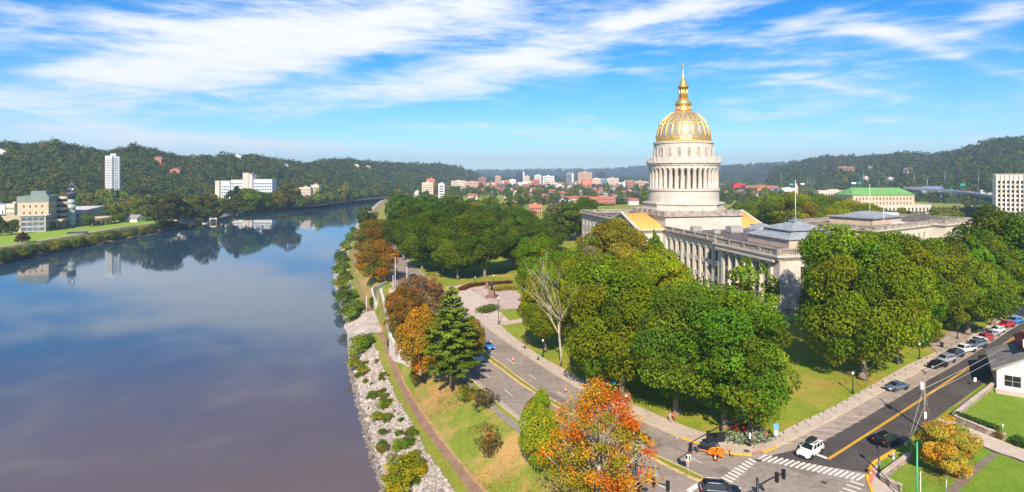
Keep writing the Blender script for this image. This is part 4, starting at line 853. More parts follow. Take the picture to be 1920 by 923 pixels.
# ---------------------------------------------------------------- small gabled houses
HM_ = {}
def house(label, x, y, z, rz, wall, roof, w=9, d=11, h=5, rh=3, group='small houses of the town'):
    key = (wall.name, roof.name, w, d, h, rh)
    if key not in HM_:
        a = MB(); a.box(-w/2, w/2, -d/2, d/2, -3, h); a.add([(-w/2, -d/2, h+.001), (w/2, -d/2, h+.001), (0, -d/2, h+rh)], [(0, 1, 2)]); a.add([(-w/2, d/2, h+.001), (w/2, d/2, h+.001), (0, d/2, h+rh)], [(2, 1, 0)])
        r = MB()
        for s in (-1, 1): r.add([(s*(w/2+.5), -d/2-.5, h-.3), (s*(w/2+.5), d/2+.5, h-.3), (0, d/2+.5, h+rh+.1), (0, -d/2-.5, h+rh+.1), (s*(w/2+.5), -d/2-.5, h-.05), (s*(w/2+.5), d/2+.5, h-.05), (0, d/2+.5, h+rh+.35), (0, -d/2-.5, h+rh+.35)], [(0, 1, 2, 3), (4, 5, 6, 7), (0, 3, 7, 4), (1, 2, 6, 5), (0, 1, 5, 4)])
        ch = MB(); ch.box(w*.2, w*.2+.8, 1, 1.8, h, h+rh+.9)
        HM_[key] = (a.mesh('wall', wall), r.mesh('roof', roof), ch.mesh('chimney', BRICK))
    a, r, ch = HM_[key]; T = thing('gabled_house', label, 'house', (x, y, z), rz, group)
    link('wall', a, T); ro = link('roof', r, T); link('chimney', ch, ro)
    for sx in (-.25, .25):
        g, f = window_mesh(1.3, 1.5, False); o = link('window', g, T, (w*sx-.65, -d/2-.03, 1.6)); link('sash', f, o)
    for sy in (-.3, 0, .3):
        g, f = window_mesh(1.3, 1.5, False); o = link('window', g, T, (-w/2-.03, d*sy+.65, 1.6), -PI/2); link('sash', f, o)
    return T
DKROOF = mat('dark_shingle', (.10, .09, .09), .9, .2, .5); GRROOF = mat('grey_shingle', (.27, .25, .24), .9, .2, .5); RDROOF = mat('red_shingle', (.34, .12, .09), .9, .2, .5); SIDING = mat('white_siding', (.74, .72, .68), .8, .05, .5); BEIGE = mat('beige_siding', (.55, .47, .38), .85, .08, .5)
kinds = [('red brick house with red roof', BRICK, RDROOF), ('white gabled house with dark roof', SIDING, DKROOF), ('red brick house with grey roof', BRICK, GRROOF), ('beige gabled house with red roof', BEIGE, RDROOF), ('beige gabled house with grey roof', BEIGE, GRROOF), ('white gabled house with red roof', SIDING, RDROOF), ('red brick house with dark roof', BRICK, DKROOF)]
hr = random.Random(5)
for zone, (xa, xb, ya, yb), n in (('among the trees left of the dome', (1030, 1205, 351, 384), 56), ('in the wooded town beyond the boulevard trees', (770, 1030, 351, 382), 34), ('on the flat ground right of the dome', (1355, 1590, 350, 370), 64)):
    for i in range(n):
        k = hr.randrange(len(kinds)); px, py = hr.uniform(xa, xb), ya+(yb-ya)*hr.random()**1.3; p = G(px, py, 0)
        house(kinds[k][0]+' '+zone, p.x, p.y, 0, R(hr.choice([8, 98, 12, 100])+hr.uniform(-4, 4)), kinds[k][1], kinds[k][2], w=hr.choice([8, 10]), d=hr.choice([11, 13]), h=hr.choice([5, 6]))
for label, px, Y, H, k, dz in (('white house near the crest of the left hill', 6, 760, HL, 0, 6), ('pinkish brick house high on the left hill right of the tower', 297, 860, HL, 1, 9), ('long red brick house on the left hillside below the crest', 331, 840, HL, 4, 9), ('white house on the hill above the white slab complex', 447, 1080, HL, 0, 10), ('large white house halfway up the wooded hill', 535, 1150, HL, 0, 10), ('white house near the crest farther right on the left hills', 690, 1480, HL, 2, 10), ('white house lower on the wooded hill above the river bend', 737, 1700, HL, 0, 11), ('small white house right of the crest house on the left hills', 668, 1420, HL, 3, 10),
                              ('white house halfway up the right hand hill', 1620, 1250, HR, 0, 8), ('orange tinted house on the right hillside', 1703, 1180, HR, 2, 8), ('white house low on the right hillside', 1665, 1120, HR, 0, 8)):
    k = (1, 2, 4, 5, 6)[k]; p = P(px, 325, Y); house(label, p.x, p.y, hill_z(H, px, Y)+dz, R(10), kinds[k][1], kinds[k][2], w=13, d=12, h=6, group='houses on the wooded hills')
p = G(252, 416, -2); house('long white bungalow beside the lawn right of the arts centre', p.x, p.y, -2, R(80), SIDING, GRROOF, w=9, d=13, h=3.4, rh=2.6, group='riverside houses')
p = G(345, 413, -2); house('beige riverside house half hidden by the big bank trees', p.x, p.y, -2, R(75), BEIGE, GRROOF, w=9, d=13, h=3.6, rh=2.6, group='riverside houses')
# ---------------------------------------------------------------- white house at the right edge
def build_white_house():
    o = G(1869, 731, 0); T = thing('white_frame_house', 'white frame house with maroon roof at the right edge of the picture', 'house', (o.x, o.y, 0), R(-36))
    W_, D, h = 15, 13, 4.0; wm = SIDING; MAR = mat('maroon_shingle', (.17, .05, .05), .85, .2, .6)
    # main gabled front
    mb = MB(); wn = [(1.0, .9, 3.4, 3.0), (5.6, 1.5, 6.7, 3.2), (9, 1.5, 10.2, 3.2)]
    panel(mb, (0, 0, 0), Vector((1, 0, 0)), W_, h, wn, .2); panel(mb, (0, D, 0), Vector((0, -1, 0)), D, h, [], .2); mb.box(0, W_, D-.1, D, 0, h); mb.box(W_-.1, W_, .1, D-.1, 0, h)
    ax, az = 7.5, 8.4
    mb.add([(0, 0, h), (W_, 0, h), (ax, 0, az)], [(0, 1, 2)]); mb.build('wall', wm, T)
    g = MB(); g.box(4.4, 5.5, -.04, .2, 5.0, 6.4)
    for (a, b, c, d_) in wn:
        gm, f = window_mesh(c-a, d_-b); q = link('window', gm, T, (a, .18, b)); link('sash', f, q)
    gm, f = window_mesh(1.0, 1.3); q = link('window', gm, T, (7.0, -.05, 5.0)); link('sash', f, q)
    tr = MB(); tr.box(-.3, W_+.3, -.12, -.01, h-.25, h); tr.tube([(-.6, -.35, h-.35), (ax, -.35, az+.1)], .16, 4); tr.tube([(W_+.6, -.35, h-.35), (ax, -.35, az+.1)], .16, 4); tr.build('trim', WHITE, T)
    r = MB()
    for s in (-1, 1):
        e = -.8 if s < 0 else W_+.8
        r.add([(e, -.5, h-.4), (e, D+.5, h-.4), (ax, D+.5, az+.15), (ax, -.5, az+.15), (e, -.5, h-.15), (e, D+.5, h-.15), (ax, D+.5, az+.4), (ax, -.5, az+.4)], [(0, 1, 2, 3), (7, 6, 5, 4), (0, 3, 7, 4), (1, 5, 6, 2), (0, 4, 5, 1)])
    r.build('roof', GRROOF, T)
    # upper storey set back, with the maroon roof
    ub = MB(); ub.box(4.4, W_, 3.2, D-.5, h, 7.6); ub.add([(4.4, 3.2, 7.601), (W_+3, 3.2, 7.601), (W_/2+3, 3.2, 10.6)], [(0, 1, 2)]); ub.build('upper_wall', wm, T)
    gm, f = window_mesh(1.0, 1.2); q = link('window', gm, T, (5.4, 3.15, 5.8)); link('sash', f, q)
    r = MB(); r.add([(3.6, 2.6, 7.4), (3.6, D+2, 7.4), (W_/2+2, D+2, 10.9), (W_/2+2, 2.6, 10.9)], [(0, 1, 2, 3), (3, 2, 1, 0)]); r.add([(W_+3, 2.6, 7.4), (W_+3, D+2, 7.4), (W_/2+2, D+2, 10.9), (W_/2+2, 2.6, 10.9)], [(3, 2, 1, 0), (0, 1, 2, 3)]); r.build('roof', MAR, T)
    c = MB(); c.box(4.0, 4.7, 3.6, 4.3, 7.3, 9.0); c.build('chimney', WHITE, T)
    p = MB(); p.box(-.3, W_, -2.4, -.05, -.05, .3); p.build('porch', CONC, T)
build_white_house()
# ================================================================ trees
ASP = 2.2
def leaf_quads(C, N, size, rng, jitter=.75, aspect=.75):
    "one small folded leaf-spray quad at each centre C with rough normal N"
    n = len(C); N = N+rng.normal(0, jitter, (n, 3)); N /= np.linalg.norm(N, axis=1)[:, None]+1e-9
    A = np.cross(N, rng.normal(0, 1, (n, 3))); A /= np.linalg.norm(A, axis=1)[:, None]+1e-9; B = np.cross(N, A)
    s = size*(.6+.8*rng.random(n))[:, None]; A = A*s*.5; B = B*s*.5*aspect
    V = np.stack([C-A, C-B*.9, C+A, C+B*.9], 1).reshape(-1, 3); Q = np.arange(4*n).reshape(n, 4); return V, Q
def crown_mesh(name, seed, nl, leaf, nclump=70, base=.16, shape=0, clump=.30, lobes=5, gap=.0, m=None, tone=.28, hue=.15, droop=.0):
    "unit crown: radius 1, height ASP; foliage clumps on an uneven shell, leaves spread through each"
    rng = np.random.default_rng(seed); lob = rng.normal(0, 1, (lobes*3, 3)); lob /= np.linalg.norm(lob, axis=1)[:, None]; la = rng.uniform(-.20, .24, lobes*3)
    cs = []; i = 0; g = PI*(3-math.sqrt(5))
    ntot = nclump
    for i in range(ntot):
        z = 1-2*(i+.5)/ntot; th = g*i+rng.normal(0, .2); d = np.array([math.sqrt(max(0, 1-z*z))*math.cos(th), math.sqrt(max(0, 1-z*z))*math.sin(th), z])
        if d[2] < -.75 and rng.random() < .5: continue
        r = 1+(la*np.clip(lob@d-.55, 0, 1)*2.2).sum()
        if rng.random() < .30: r *= rng.uniform(.45, .8)
        elif rng.random() < .16: r *= rng.uniform(1.05, 1.2)
        if rng.random() < gap: continue
        cs.append(d*r*rng.uniform(.78, .93))
    cs = np.array(cs)
    w = rng.choice([.6, .8, 1.0, 1.25, 1.55], len(cs), p=[.22, .25, .25, .18, .10]); cnt = (w**2/ (w**2).sum()*nl).astype(int)
    Cs = []; Ns = []; Ts = []
    for c, wi, k in zip(cs, w, cnt):
        d = rng.normal(0, 1, (k, 3)); d[:, 2] = d[:, 2]*.85+.25; d /= np.linalg.norm(d, axis=1)[:, None]
        rr = rng.random(k)**.33; rr = .45+.55*rr
        p = c+d*rr[:, None]*clump*wi*np.array([1, 1, .72]); out = c/(np.linalg.norm(c)+1e-9)
        Cs.append(p); Ns.append(d*.7+out*.35+np.array([0, 0, .45]))
        v = 1+tone*rng.normal(0, 1)*.8; h = rng.normal(0, hue)
        t = np.array([v*(1+h), v, v*(1-h*.5)]); Ts.append(np.clip(t*(1+rng.normal(0, .10, (k, 1))), .35, 1.9))
    C = np.concatenate(Cs); N = np.concatenate(Ns); T = np.concatenate(Ts)
    # profile: broad shoulder, crown bottom at z=base
    z0, z1 = np.percentile(C[:, 2], .4), np.percentile(C[:, 2], 99.6); z = (C[:, 2]-z0)/(z1-z0); C[:, :2] /= np.percentile(np.hypot(C[:, 0], C[:, 1]), 97.5)
    if shape == 1: f = np.interp(z, [0, .25, .6, 1], [.95, 1.0, .78, .35]); C[:, :2] *= f[:, None]       # egg
    if shape == 2: f = np.interp(z, [0, .4, .75, 1], [.62, .95, 1.08, .8]); C[:, :2] *= f[:, None]       # vase
    C[:, 2] = (base+(1-base)*z)*ASP
    V, Q = leaf_quads(C, N, leaf, rng)
    return npmesh(name, V, Q, m or LEAF, T)
def trunk_mesh(name, seed, base=.16, nb=7, r0=.055, m=None, reach=.62, top=.72):
    rng = random.Random(seed); mb = MB(); zs = [0, .02, .06, base, base+.15, .5, top]; x = y = 0; pts = []
    for z in zs: pts.append((x, y, z)); x += rng.uniform(-.02, .02); y += rng.uniform(-.02, .02)
    mb.tube(pts, [r0*1.75, r0*1.25, r0, r0*.85, r0*.65, r0*.4, r0*.12], 9)
    for i in range(nb):
        t = base*.9+(.5-base*.6)*i/nb; a = i*2.4+rng.uniform(-.3, .3); L = reach*rng.uniform(.7, 1.05)
        p = [(0, 0, t)]
        for s in (.35, .7, 1): p.append((math.cos(a)*L*s, math.sin(a)*L*s, t+(.12+.28*rng.random())*s**.8))
        mb.tube(p, [r0*.5, r0*.36, r0*.22, r0*.07], 6)
    return mb.mesh(name, m or BARK)
NEARC = [crown_mesh('crown', 100+i, 64000, .042, 140, .15+.04*(i % 2), [0, 2, 0, 1][i], .25) for i in range(4)]
MIDC = [crown_mesh('crown', 200+i, 6500, .115, 60, .12, [0, 1, 0, 2][i], .32) for i in range(4)]
FARC = [crown_mesh('crown', 300+i, 1100, .25, 30, .06, [0, 1, 0][i], .40, tone=.2) for i in range(3)]
TRK = [trunk_mesh('trunk', 10+i) for i in range(3)]; TRKF = [trunk_mesh('trunk', 20+i, nb=0) for i in range(2)]
tr_r = random.Random(42)
GREEN, LIME, DARK, OLIVE, GOLDEN, ORANGE_T, BUFF, YEL = (0.143, 0.204, 0.006), (0.262, 0.279, 0.007), (0.082, 0.135, 0.006), (0.181, 0.181, 0.015), (0.307, 0.181, 0.016), (0.271, 0.117, 0.011), (0.207, 0.181, 0.082), (0.234, 0.199, 0.018)
def tree(bx, by, top, w, col, label, near=2, cx=None, group=None, z=0, name='broadleaf_tree', crown=None, trunk=None, bot=None, jit=.17, cat='tree'):
    "tree standing at photo point (bx,by): crown top at photo row top, crown w pixels wide"
    o = G(bx, by, z); Y = o.y; s = Y/F; h = (by-top)*s; r = w/2*s
    if cx is not None: o.x = (cx-CX)*s
    T = thing(name, label, cat, o, tr_r.uniform(0, 6.28), group)
    cm = crown or (NEARC, MIDC, FARC)[2-near][tr_r.randrange((4, 4, 3)[2-near])]
    c = link('crown', cm, T); c.scale = (r, r, h/ASP); v = 1+tr_r.uniform(-jit, jit); q = 1+tr_r.uniform(-jit, jit)*.7; c.color = (col[0]*v*q, col[1]*v, col[2]*v, 1)
    tk = link('trunk', trunk or (TRK[tr_r.randrange(3)] if near else TRKF[tr_r.randrange(2)]), T); k = min(r, h*.55); tk.scale = (k*1.0, k*1.0, h)
    return T
# ---- the great trees in front of the capitol
for a in [
 (1353, 800, 545, 232, (.125, .19, .008), 'large dark green maple behind the sign trailer at the street corner', 2, 1360),
 (1262, 776, 530, 190, (.14, .20, .012), 'large green maple beside the sidewalk left of the corner maple', 2, 1268),
 (1173, 742, 490, 200, GREEN, 'big green tree with pale trunk behind the two strollers in white and red', 2, 1165),
 (1310, 715, 548, 130, LIME, 'full green tree between the corner maple and the capitol facade', 2, None),
 (1245, 672, 472, 170, LIME, 'yellow green tree with loose crown in the middle of the park', 2, None),
 (1205, 655, 478, 130, LIME, 'smaller yellow green tree pressed against the left of the loose crowned one', 2, None),
 (1120, 672, 505, 135, (.20, .25, .012), 'green tree right behind the bare dead tree', 2, None),
 (1034, 660, 478, 118, LIME, 'bright green tree left of the bare dead tree', 2, 1022),
 (1098, 610, 466, 92, BUFF, 'pale buff tree with thinning crown in the middle of the park', 2, None),
 (1150, 590, 415, 150, OLIVE, 'brownish green tree in front of the gilded portico roof', 2, None),
 (1225, 590, 440, 100, GREEN, 'green tree touching the left end of the columned facade', 2, None),
 (1072, 620, 468, 90, GREEN, 'green tree behind the bare dead tree, left of the pale buff one', 2, None),
 (1010, 600, 445, 100, GREEN, 'green tree at the right end of the boulevard grove beside the statue lawn', 2, None),
 (1340, 650, 552, 90, GREEN, 'green tree squeezed between facade and corner maple', 2, 1335),
 (1606, 712, 432, 210, GREEN, 'huge round green maple with thick trunk beside the black lamp post', 2, 1618),
 (1669, 682, 440, 165, GREEN, 'large green maple just right of the huge round one', 2, 1680),
 (1709, 650, 452, 150, GREEN, 'green maple above the side road with the bicycle rack', 2, 1735),
 (1799, 628, 445, 150, GREEN, 'broad green maple leaning over the row of parked cars', 2, 1815),
 (1832, 610, 440, 120, GREEN, 'green maple beyond the side road, behind the broad leaning one', 2, 1862),
 (1890, 604, 395, 180, DARK, 'tall dark green tree at the right edge of the picture', 2, 1888),
 (1960, 600, 400, 150, DARK, 'tall dark green tree cut by the right edge of the picture', 2, None),
 (1557, 640, 445, 100, GREEN, 'green tree close to the right end wall of the near wing', 2, None),
 (1770, 590, 450, 110, GREEN, 'green tree in the second row behind the broad leaning maple', 2, None),
 (1650, 600, 440, 110, GREEN, 'green tree hidden behind the huge round maple', 2, None)]: tree(*a)
SPARSE = crown_mesh('crown', 77, 5200, .085, 60, .18, 2, .24, gap=.3, tone=.25)
tree(1408, 648, 486, 110, GREEN, 'slender half bare green tree standing against the columned facade', crown=SPARSE)
# ---- the boulevard grove, row by row
gv = [(757, 488, 388, 86), (792, 505, 398, 100), (832, 516, 400, 104), (858, 524, 404, 110), (909, 520, 398, 112), (962, 506, 396, 104), (1002, 508, 420, 90),
      (752, 455, 378, 74), (790, 462, 376, 90), (838, 466, 382, 96), (885, 468, 384, 100), (930, 466, 386, 96), (978, 468, 392, 92), (1025, 474, 412, 84),
      (760, 428, 366, 56), (800, 432, 367, 70), (845, 436, 370, 80), (890, 438, 376, 80), (1060, 452, 382, 80), (742, 412, 360, 44)]
for i, (x, y, t, w) in enumerate(gv):
    nm = ['in the front row of the boulevard grove', 'in the middle row of the boulevard grove', 'in the back row of the boulevard grove'][0 if i < 7 else 1 if i < 14 else 2]
    ordn = ['leftmost', 'second', 'third', 'fourth', 'fifth', 'sixth', 'seventh'][i if i < 7 else i-7 if i < 14 else i-14]
    tree(x, y, t, w, DARK if i % 4 else (.085, .135, .006), '%s tree from the left %s' % (ordn, nm) if ordn != 'leftmost' else 'leftmost tree %s' % nm, 2 if i < 14 else 1, group='trees of the boulevard grove')
tree(950, 445, 376, 110, YEL, 'yellow lime tree standing out of the back of the boulevard grove', 2)
tree(893, 440, 380, 70, YEL, 'smaller yellowing tree left of the yellow lime one at the back of the grove', 2)
tree(1042, 446, 384, 56, BUFF, 'brownish olive tree beside the dark tree left of the portico', 2)
tree(1095, 452, 372, 64, DARK, 'very dark conical tree left of the far balustraded wing', 2)
# ---- behind the capitol and its right wing
bk = [(1392, 436, 382, 60), (1420, 444, 378, 70), (1455, 452, 374, 84), (1497, 458, 362, 96), (1540, 458, 368, 92), (1582, 462, 376, 90), (1622, 464, 384, 84), (1662, 456, 396, 74), (1700, 450, 402, 70),
      (1415, 425, 372, 60), (1470, 428, 366, 70), (1520, 430, 364, 70), (1565, 432, 372, 70), (1740, 442, 398, 60), (1780, 436, 396, 60), (1640, 432, 392, 60), (1690, 428, 390, 60), (1450, 410, 360, 50)]
for i, (x, y, t, w) in enumerate(bk):
    tree(x, y, t, w, LIME if i in (3, 5, 10) else GREEN, ['front row', 'back row'][i >= 9]+' green tree behind the capitol, '+['first', 'second', 'third', 'fourth', 'fifth', 'sixth', 'seventh', 'eighth', 'ninth'][i % 9]+' from the left', 2 if i < 9 else 1, group='trees behind the capitol')
hg = random.Random(3)
for i in range(16):
    x = 1752+8*i+hg.uniform(-2, 2); tree(x, 408-.3*i, 387+hg.uniform(-2, 3)-.2*i, 16+hg.random()*8, OLIVE, 'low olive green tree of the hedgerow below the freeway bank', 0, group='hedgerow trees')
# ---- riverside trees
tree(800, 622, 517, 112, (.28, .145, .045), 'tan orange tree with thinning top behind the golden one by the landing steps', crown=crown_mesh('crown', 500, 22000, .05, 90, .12, 0, .26, hue=.2, tone=.28), name='autumn_tree', cx=788)
tree(775, 705, 572, 108, GOLDEN, 'golden yellow tree beside the dark pine', crown=crown_mesh('crown', 501, 26000, .055, 100, .08, 1, .28, hue=.15, tone=.2), name='autumn_tree', cx=788)
tree(756, 640, 540, 70, (.26, .16, .025), 'small amber tree standing over the pale retaining wall', name='autumn_tree')
tree(883, 692, 600, 56, GOLDEN, 'small golden tree peeping out right of the dark pine', name='autumn_tree')
AUT = crown_mesh('crown', 502, 18000, .062, 90, .14, 0, .28, hue=.25, tone=.25)
tree(714, 528, 456, 82, (.30, .165, .012), 'rounded orange brown tree beside the flagpole of the landing', crown=AUT, name='autumn_tree', cx=708)
tree(704, 482, 412, 76, (.21, .145, .012), 'bronze green tree just beyond the rounded orange one on the river bank', crown=AUT, name='autumn_tree', cx=702)
tree(688, 440, 388, 40, (.09, .10, .012), 'dark green tree at the water side of the river path, farthest of the three', 1, name='riverside_tree')
tree(1012, 868, 733, 92, (.22, .28, .014), 'dense green maple growing beside the boulevard, left of the flaming orange one', name='maple_tree', crown=crown_mesh('crown', 503, 26000, .065, 110, .05, 1, .26, tone=.16))
# flaming orange maple: sparse crown of three colours over pale limbs
def orange_maple():
    o = G(1122, 1010, -.6); Y = o.y; s = Y/F
    T = thing('maple_tree', 'flaming orange and green maple with pale limbs at the bottom of the picture', 'tree', o, .4); r, h = 94*s, 288*s
    rng = np.random.default_rng(9); mb = MB(); tips = []
    rr = random.Random(4)
    V = []
    tz = lambda t: Vector((.25*math.sin(t*3)*t, .2*t, h*.80*t)); mb.tube([tz(t) for t in np.linspace(0, 1, 9)], [.40*(1-.85*t) for t in np.linspace(0, 1, 9)], 9)
    n = 190; ga = PI*(3-math.sqrt(5))
    for i in range(n):
        zz = 1-2*(i+.5)/n; a = ga*i+rr.uniform(-.3, .3); rad = math.sqrt(1-zz*zz)*rr.uniform(.42, 1.04); rad *= np.interp(zz, [-1, -.3, .4, 1], [1.25, 1.08, .92, .75])
        if rr.random() < .13: continue
        c = Vector((math.cos(a)*rad*r, math.sin(a)*rad*r, h*(.60+.40*zz*rr.uniform(.85, 1.02)))); V.append(c)
        if i % 3 == 0:
            s0 = tz(min(.95, max(.16, (c.z/h-.24)))); m1 = s0.lerp(c, .5)+Vector((rr.uniform(-.4, .4), rr.uniform(-.4, .4), rr.uniform(-.5, .1))); mb.tube([s0, m1, c], [.10, .06, .02], 5)
            for k in range(2): mb.tube([m1.lerp(c, .4), c+Vector((rr.uniform(-1.2, 1.2), rr.uniform(-1.2, 1.2), rr.uniform(-.3, .9)))], [.035, .015], 4)
    V = np.array(V)
    mb.build('trunk', BARKL, T)
    Cs = []; Ns = []; Ts = []
    for c in V:
        n = int(rng.uniform(50, 230)); d = rng.normal(0, 1, (n, 3)); d /= np.linalg.norm(d, axis=1)[:, None]
        Cs.append(c+d*(rng.random((n, 1))**.6)*np.array([1.75, 1.75, 1.1])*rng.uniform(.5, 1.2)); Ns.append(d*.6+np.array([0, 0, .6]))
        q = rng.random()+ .25*math.sin(c[0]*.5)+.1*(c[2]/h-.5)
        base = np.array([.62, .17, .012]) if q > .62 else np.array([.58, .29, .018]) if q > .33 else np.array([.30, .27, .018])
        if q > .95: base = np.array([.58, .10, .014])
        Ts.append(np.clip(base*(1+rng.normal(0, .16, (n, 1))), 0, 1))
    C = np.concatenate(Cs); V2, Q = leaf_quads(C, np.concatenate(Ns), .24, rng)
    c = link('crown', npmesh('crown', V2, Q, LEAF, np.concatenate(Ts)), T); c.color = (1, 1, 1, 1)
orange_maple()
# small yellow-orange street tree at the right
def fan_tree():
    AUT2 = crown_mesh('crown', 505, 22000, .055, 75, .10, 0, .27, hue=.18, tone=.25, gap=.06)
    tree(1776, 890, 786, 108, (.52, .36, .04), 'low spreading yellow orange tree beside the driveway at the right', crown=AUT2, name='autumn_tree')
fan_tree()
# ---- bare dead tree
def bare_tree():
    o = G(1051, 686, 0); s = o.y/F; h = (686-506)*s; T = thing('bare_tree', 'dead bare tree with pale fanning branches beside the sidewalk', 'tree', o, 0); mb = MB(); rr = random.Random(12); sub = MB()
    def grow(b, p, d, L, rad, depth):
        pts = [p]; q = Vector(p); dd = Vector(d)
        for i in range(4): dd = (dd+Vector((rr.uniform(-.1, .1), rr.uniform(-.1, .1), rr.uniform(-.02, .10)))).normalized(); q = q+dd*L/4; pts.append(tuple(q))
        b.tube(pts, [rad, rad*.9, rad*.75, rad*.6, rad*.35], 7 if depth < 2 else 5)
        if depth >= 3: return
        for k in range(3 if depth else 2):
            a = rr.uniform(0, 6.28); e = rr.uniform(.3, .6); grow(sub, pts[rr.choice([2, 3, 4])], (dd+Vector((math.cos(a)-.35, math.sin(a)*.7, .3))*e).normalized(), L*rr.uniform(.55, .75), rad*.5, depth+1)
    grow(mb, (0, 0, 0), (.02, 0, 1), h*.44, .34, 0)
    for a, L in ((-.9, .32), (-.6, .36), (-.35, .38), (-1.2, .28), (-.1, .3), (.5, .2), (-.75, .3), (-.5, .33), (-1.0, .26)): grow(sub, (0.02, 0, h*(.44+.1*rr.random())), (a, rr.uniform(-.4, .4), 1.0), h*L, .085, 1)
    mb.build('trunk', BARKL, T); sub.build('branch', BARKL, T)
bare_tree()
# ---- pine
def pine():
    o = G(846, 728, -.3); s = o.y/F; h = (728-534)*s; T = thing('pine_tree', 'tall dark green pine with layered boughs beside the golden tree', 'tree', o, 0)
    mb = MB(); mb.tube([(0, 0, 0), (0.1, 0, h*.3), (0, .1, h*.6), (0, 0, h*.98)], [.36, .3, .2, .04], 8)
    rng = np.random.default_rng(3); Cs = []; Ns = []; Ts = []; rr = random.Random(2); R0 = 62*s
    nl = 22
    for i in range(nl):
        t = i/(nl-1); z = h*(.16+.80*t); rad = R0*np.interp(t, [0, .12, .3, .6, .85, 1], [.72, .95, 1.0, .72, .36, .10])
        for k in range(7 if t < .8 else 4):
            a = k*6.283/7+i*1.1+rr.uniform(-.25, .25); L = rad*rr.uniform(.72, 1.08); dz = -.06*L+rr.uniform(-.3, .3)
            if t < .2 and rr.random() < .35: continue
            e = (math.cos(a)*L, math.sin(a)*L, z+dz+.12*L); mb.tube([(0, 0, z), (e[0]*.5, e[1]*.5, z+dz*.3), e], [.09, .06, .02], 4)
            n = int(170*L/R0)+30; u = rng.random(n)**.7; side = rng.normal(0, 1, n)*.16*L*(1.15-u)+rng.normal(0, .12, n)
            C = np.c_[math.cos(a)*L*u-math.sin(a)*side, math.sin(a)*L*u+math.cos(a)*side, z+dz*u+.12*L*u*u+rng.normal(0, .11, n)+.1]
            Cs.append(C); Ns.append(np.tile([math.cos(a)*.2, math.sin(a)*.2, 1], (n, 1))); Ts.append(np.clip((1+rng.normal(0, .2, (n, 1)))*(1+.22*rng.normal())*np.ones(3), .4, 1.8))
    mb.build('trunk', BARK, T); V, Q = leaf_quads(np.concatenate(Cs), np.concatenate(Ns), .62, rng, .35, .45)
    c = link('crown', npmesh('crown', V, Q, NEEDLE, np.concatenate(Ts)), T); c.color = (.15, .205, .018, 1)
pine()
# ---- shrubs
SHR = [crown_mesh('foliage', 600+i, 3000, .14, 30, 0, 0, .42, tone=.25, hue=.15) for i in range(3)]; TWIG = crown_mesh('foliage', 610, 1100, .13, 30, 0, 2, .34, gap=.1, tone=.3)
def shrub(bx, by, top, w, col, label, z=0, group=None, cm=None, name='shrub'):
    o = G(bx, by, z); s = o.y/F; T = thing(name, label, 'shrub', o, tr_r.uniform(0, 6), group)
    c = link('foliage', cm or SHR[tr_r.randrange(3)], T); r = w/2*s; h = max((by-top)*s*.95, .4*r); c.scale = (r, r, h/ASP); v = 1+tr_r.uniform(-.15, .15); c.color = (col[0]*v, col[1]*v, col[2]*v, 1)
    st = MB(); 
    for k in range(5): a = k*1.3; st.tube([(0, 0, -.1), (.25*math.cos(a)*r, .25*math.sin(a)*r, h*.4), (.6*math.cos(a)*r, .6*math.sin(a)*r, h*.8)], [.05, .04, .015], 4)
    st.build('stem', BARK, T); return T
shrub(905, 772, 724, 62, (.13, .10, .04), 'large bushy half bare shrub on the lawn between river path and boulevard', -1.2, cm=TWIG)
shrub(915, 852, 786, 58, (.20, .12, .03), 'rusty brown shrub lower on the riverside lawn', -1.8, cm=TWIG)
shrub(876, 752, 722, 40, (.20, .20, .02), 'yellow green shrub left of the half bare one', -1.2)
shrub(782, 716, 690, 30, (.15, .13, .02), 'small shrub under the golden tree beside the path', -2.5)
for i, (x, y, w, h) in enumerate([(655, 600, 44, 34), (645, 570, 34, 30), (640, 545, 34, 30), (637, 520, 30, 30), (641, 495, 28, 28), (648, 472, 24, 24), (656, 455, 20, 20), (663, 440, 16, 16), (668, 590, 30, 30), (660, 565, 26, 24), (650, 530, 24, 22), (646, 508, 20, 18)]):
    shrub(x, y, y-h, w, [(.15, .21, .02), (.11, .17, .02), (.20, .24, .02)][i % 3], 'leafy green shrub on the river bank beyond the boat landing', -6.5, 'shrubs on the near river bank')
for i, (x, y, w, h, c) in enumerate([(672, 660, 40, 34, 0), (690, 650, 30, 26, 1), (664, 690, 28, 22, 2), (680, 700, 24, 18, 2), (700, 745, 22, 12, 1), (722, 765, 34, 20, 0), (708, 785, 30, 12, 2), (718, 812, 18, 8, 1), (745, 845, 26, 22, 0), (765, 842, 34, 24, 1), (662, 672, 20, 16, 2)]):
    shrub(x, y, y-h, w, [(.18, .24, .015), (.12, .19, .015), (.27, .29, .015)][c], 'tufted green shrub among the pale rocks of the river bank', -6.2, 'shrubs on the rocky bank')
shrub(760, 905, 852, 84, (.34, .33, .010), 'big yellow green vine clump spreading over the rocks near the bottom', -7.2); shrub(745, 930, 880, 60, (.32, .31, .012), 'yellow green vine clump at the bottom edge of the rocky bank', -7.4); shrub(785, 898, 858, 36, (.30, .30, .014), 'small yellow green vine clump right of the big one on the rocks', -6.8)
for i, (x, y, w, h) in enumerate([(741, 588, 10, 26), (724, 620, 10, 22), (731, 655, 12, 24), (697, 577, 10, 22)]): shrub(x, y, y-h, w, DARK, 'narrow dark shrub against the retaining wall by the landing', -4.5, 'shrubs against the landing wall')
wr = random.Random(19)
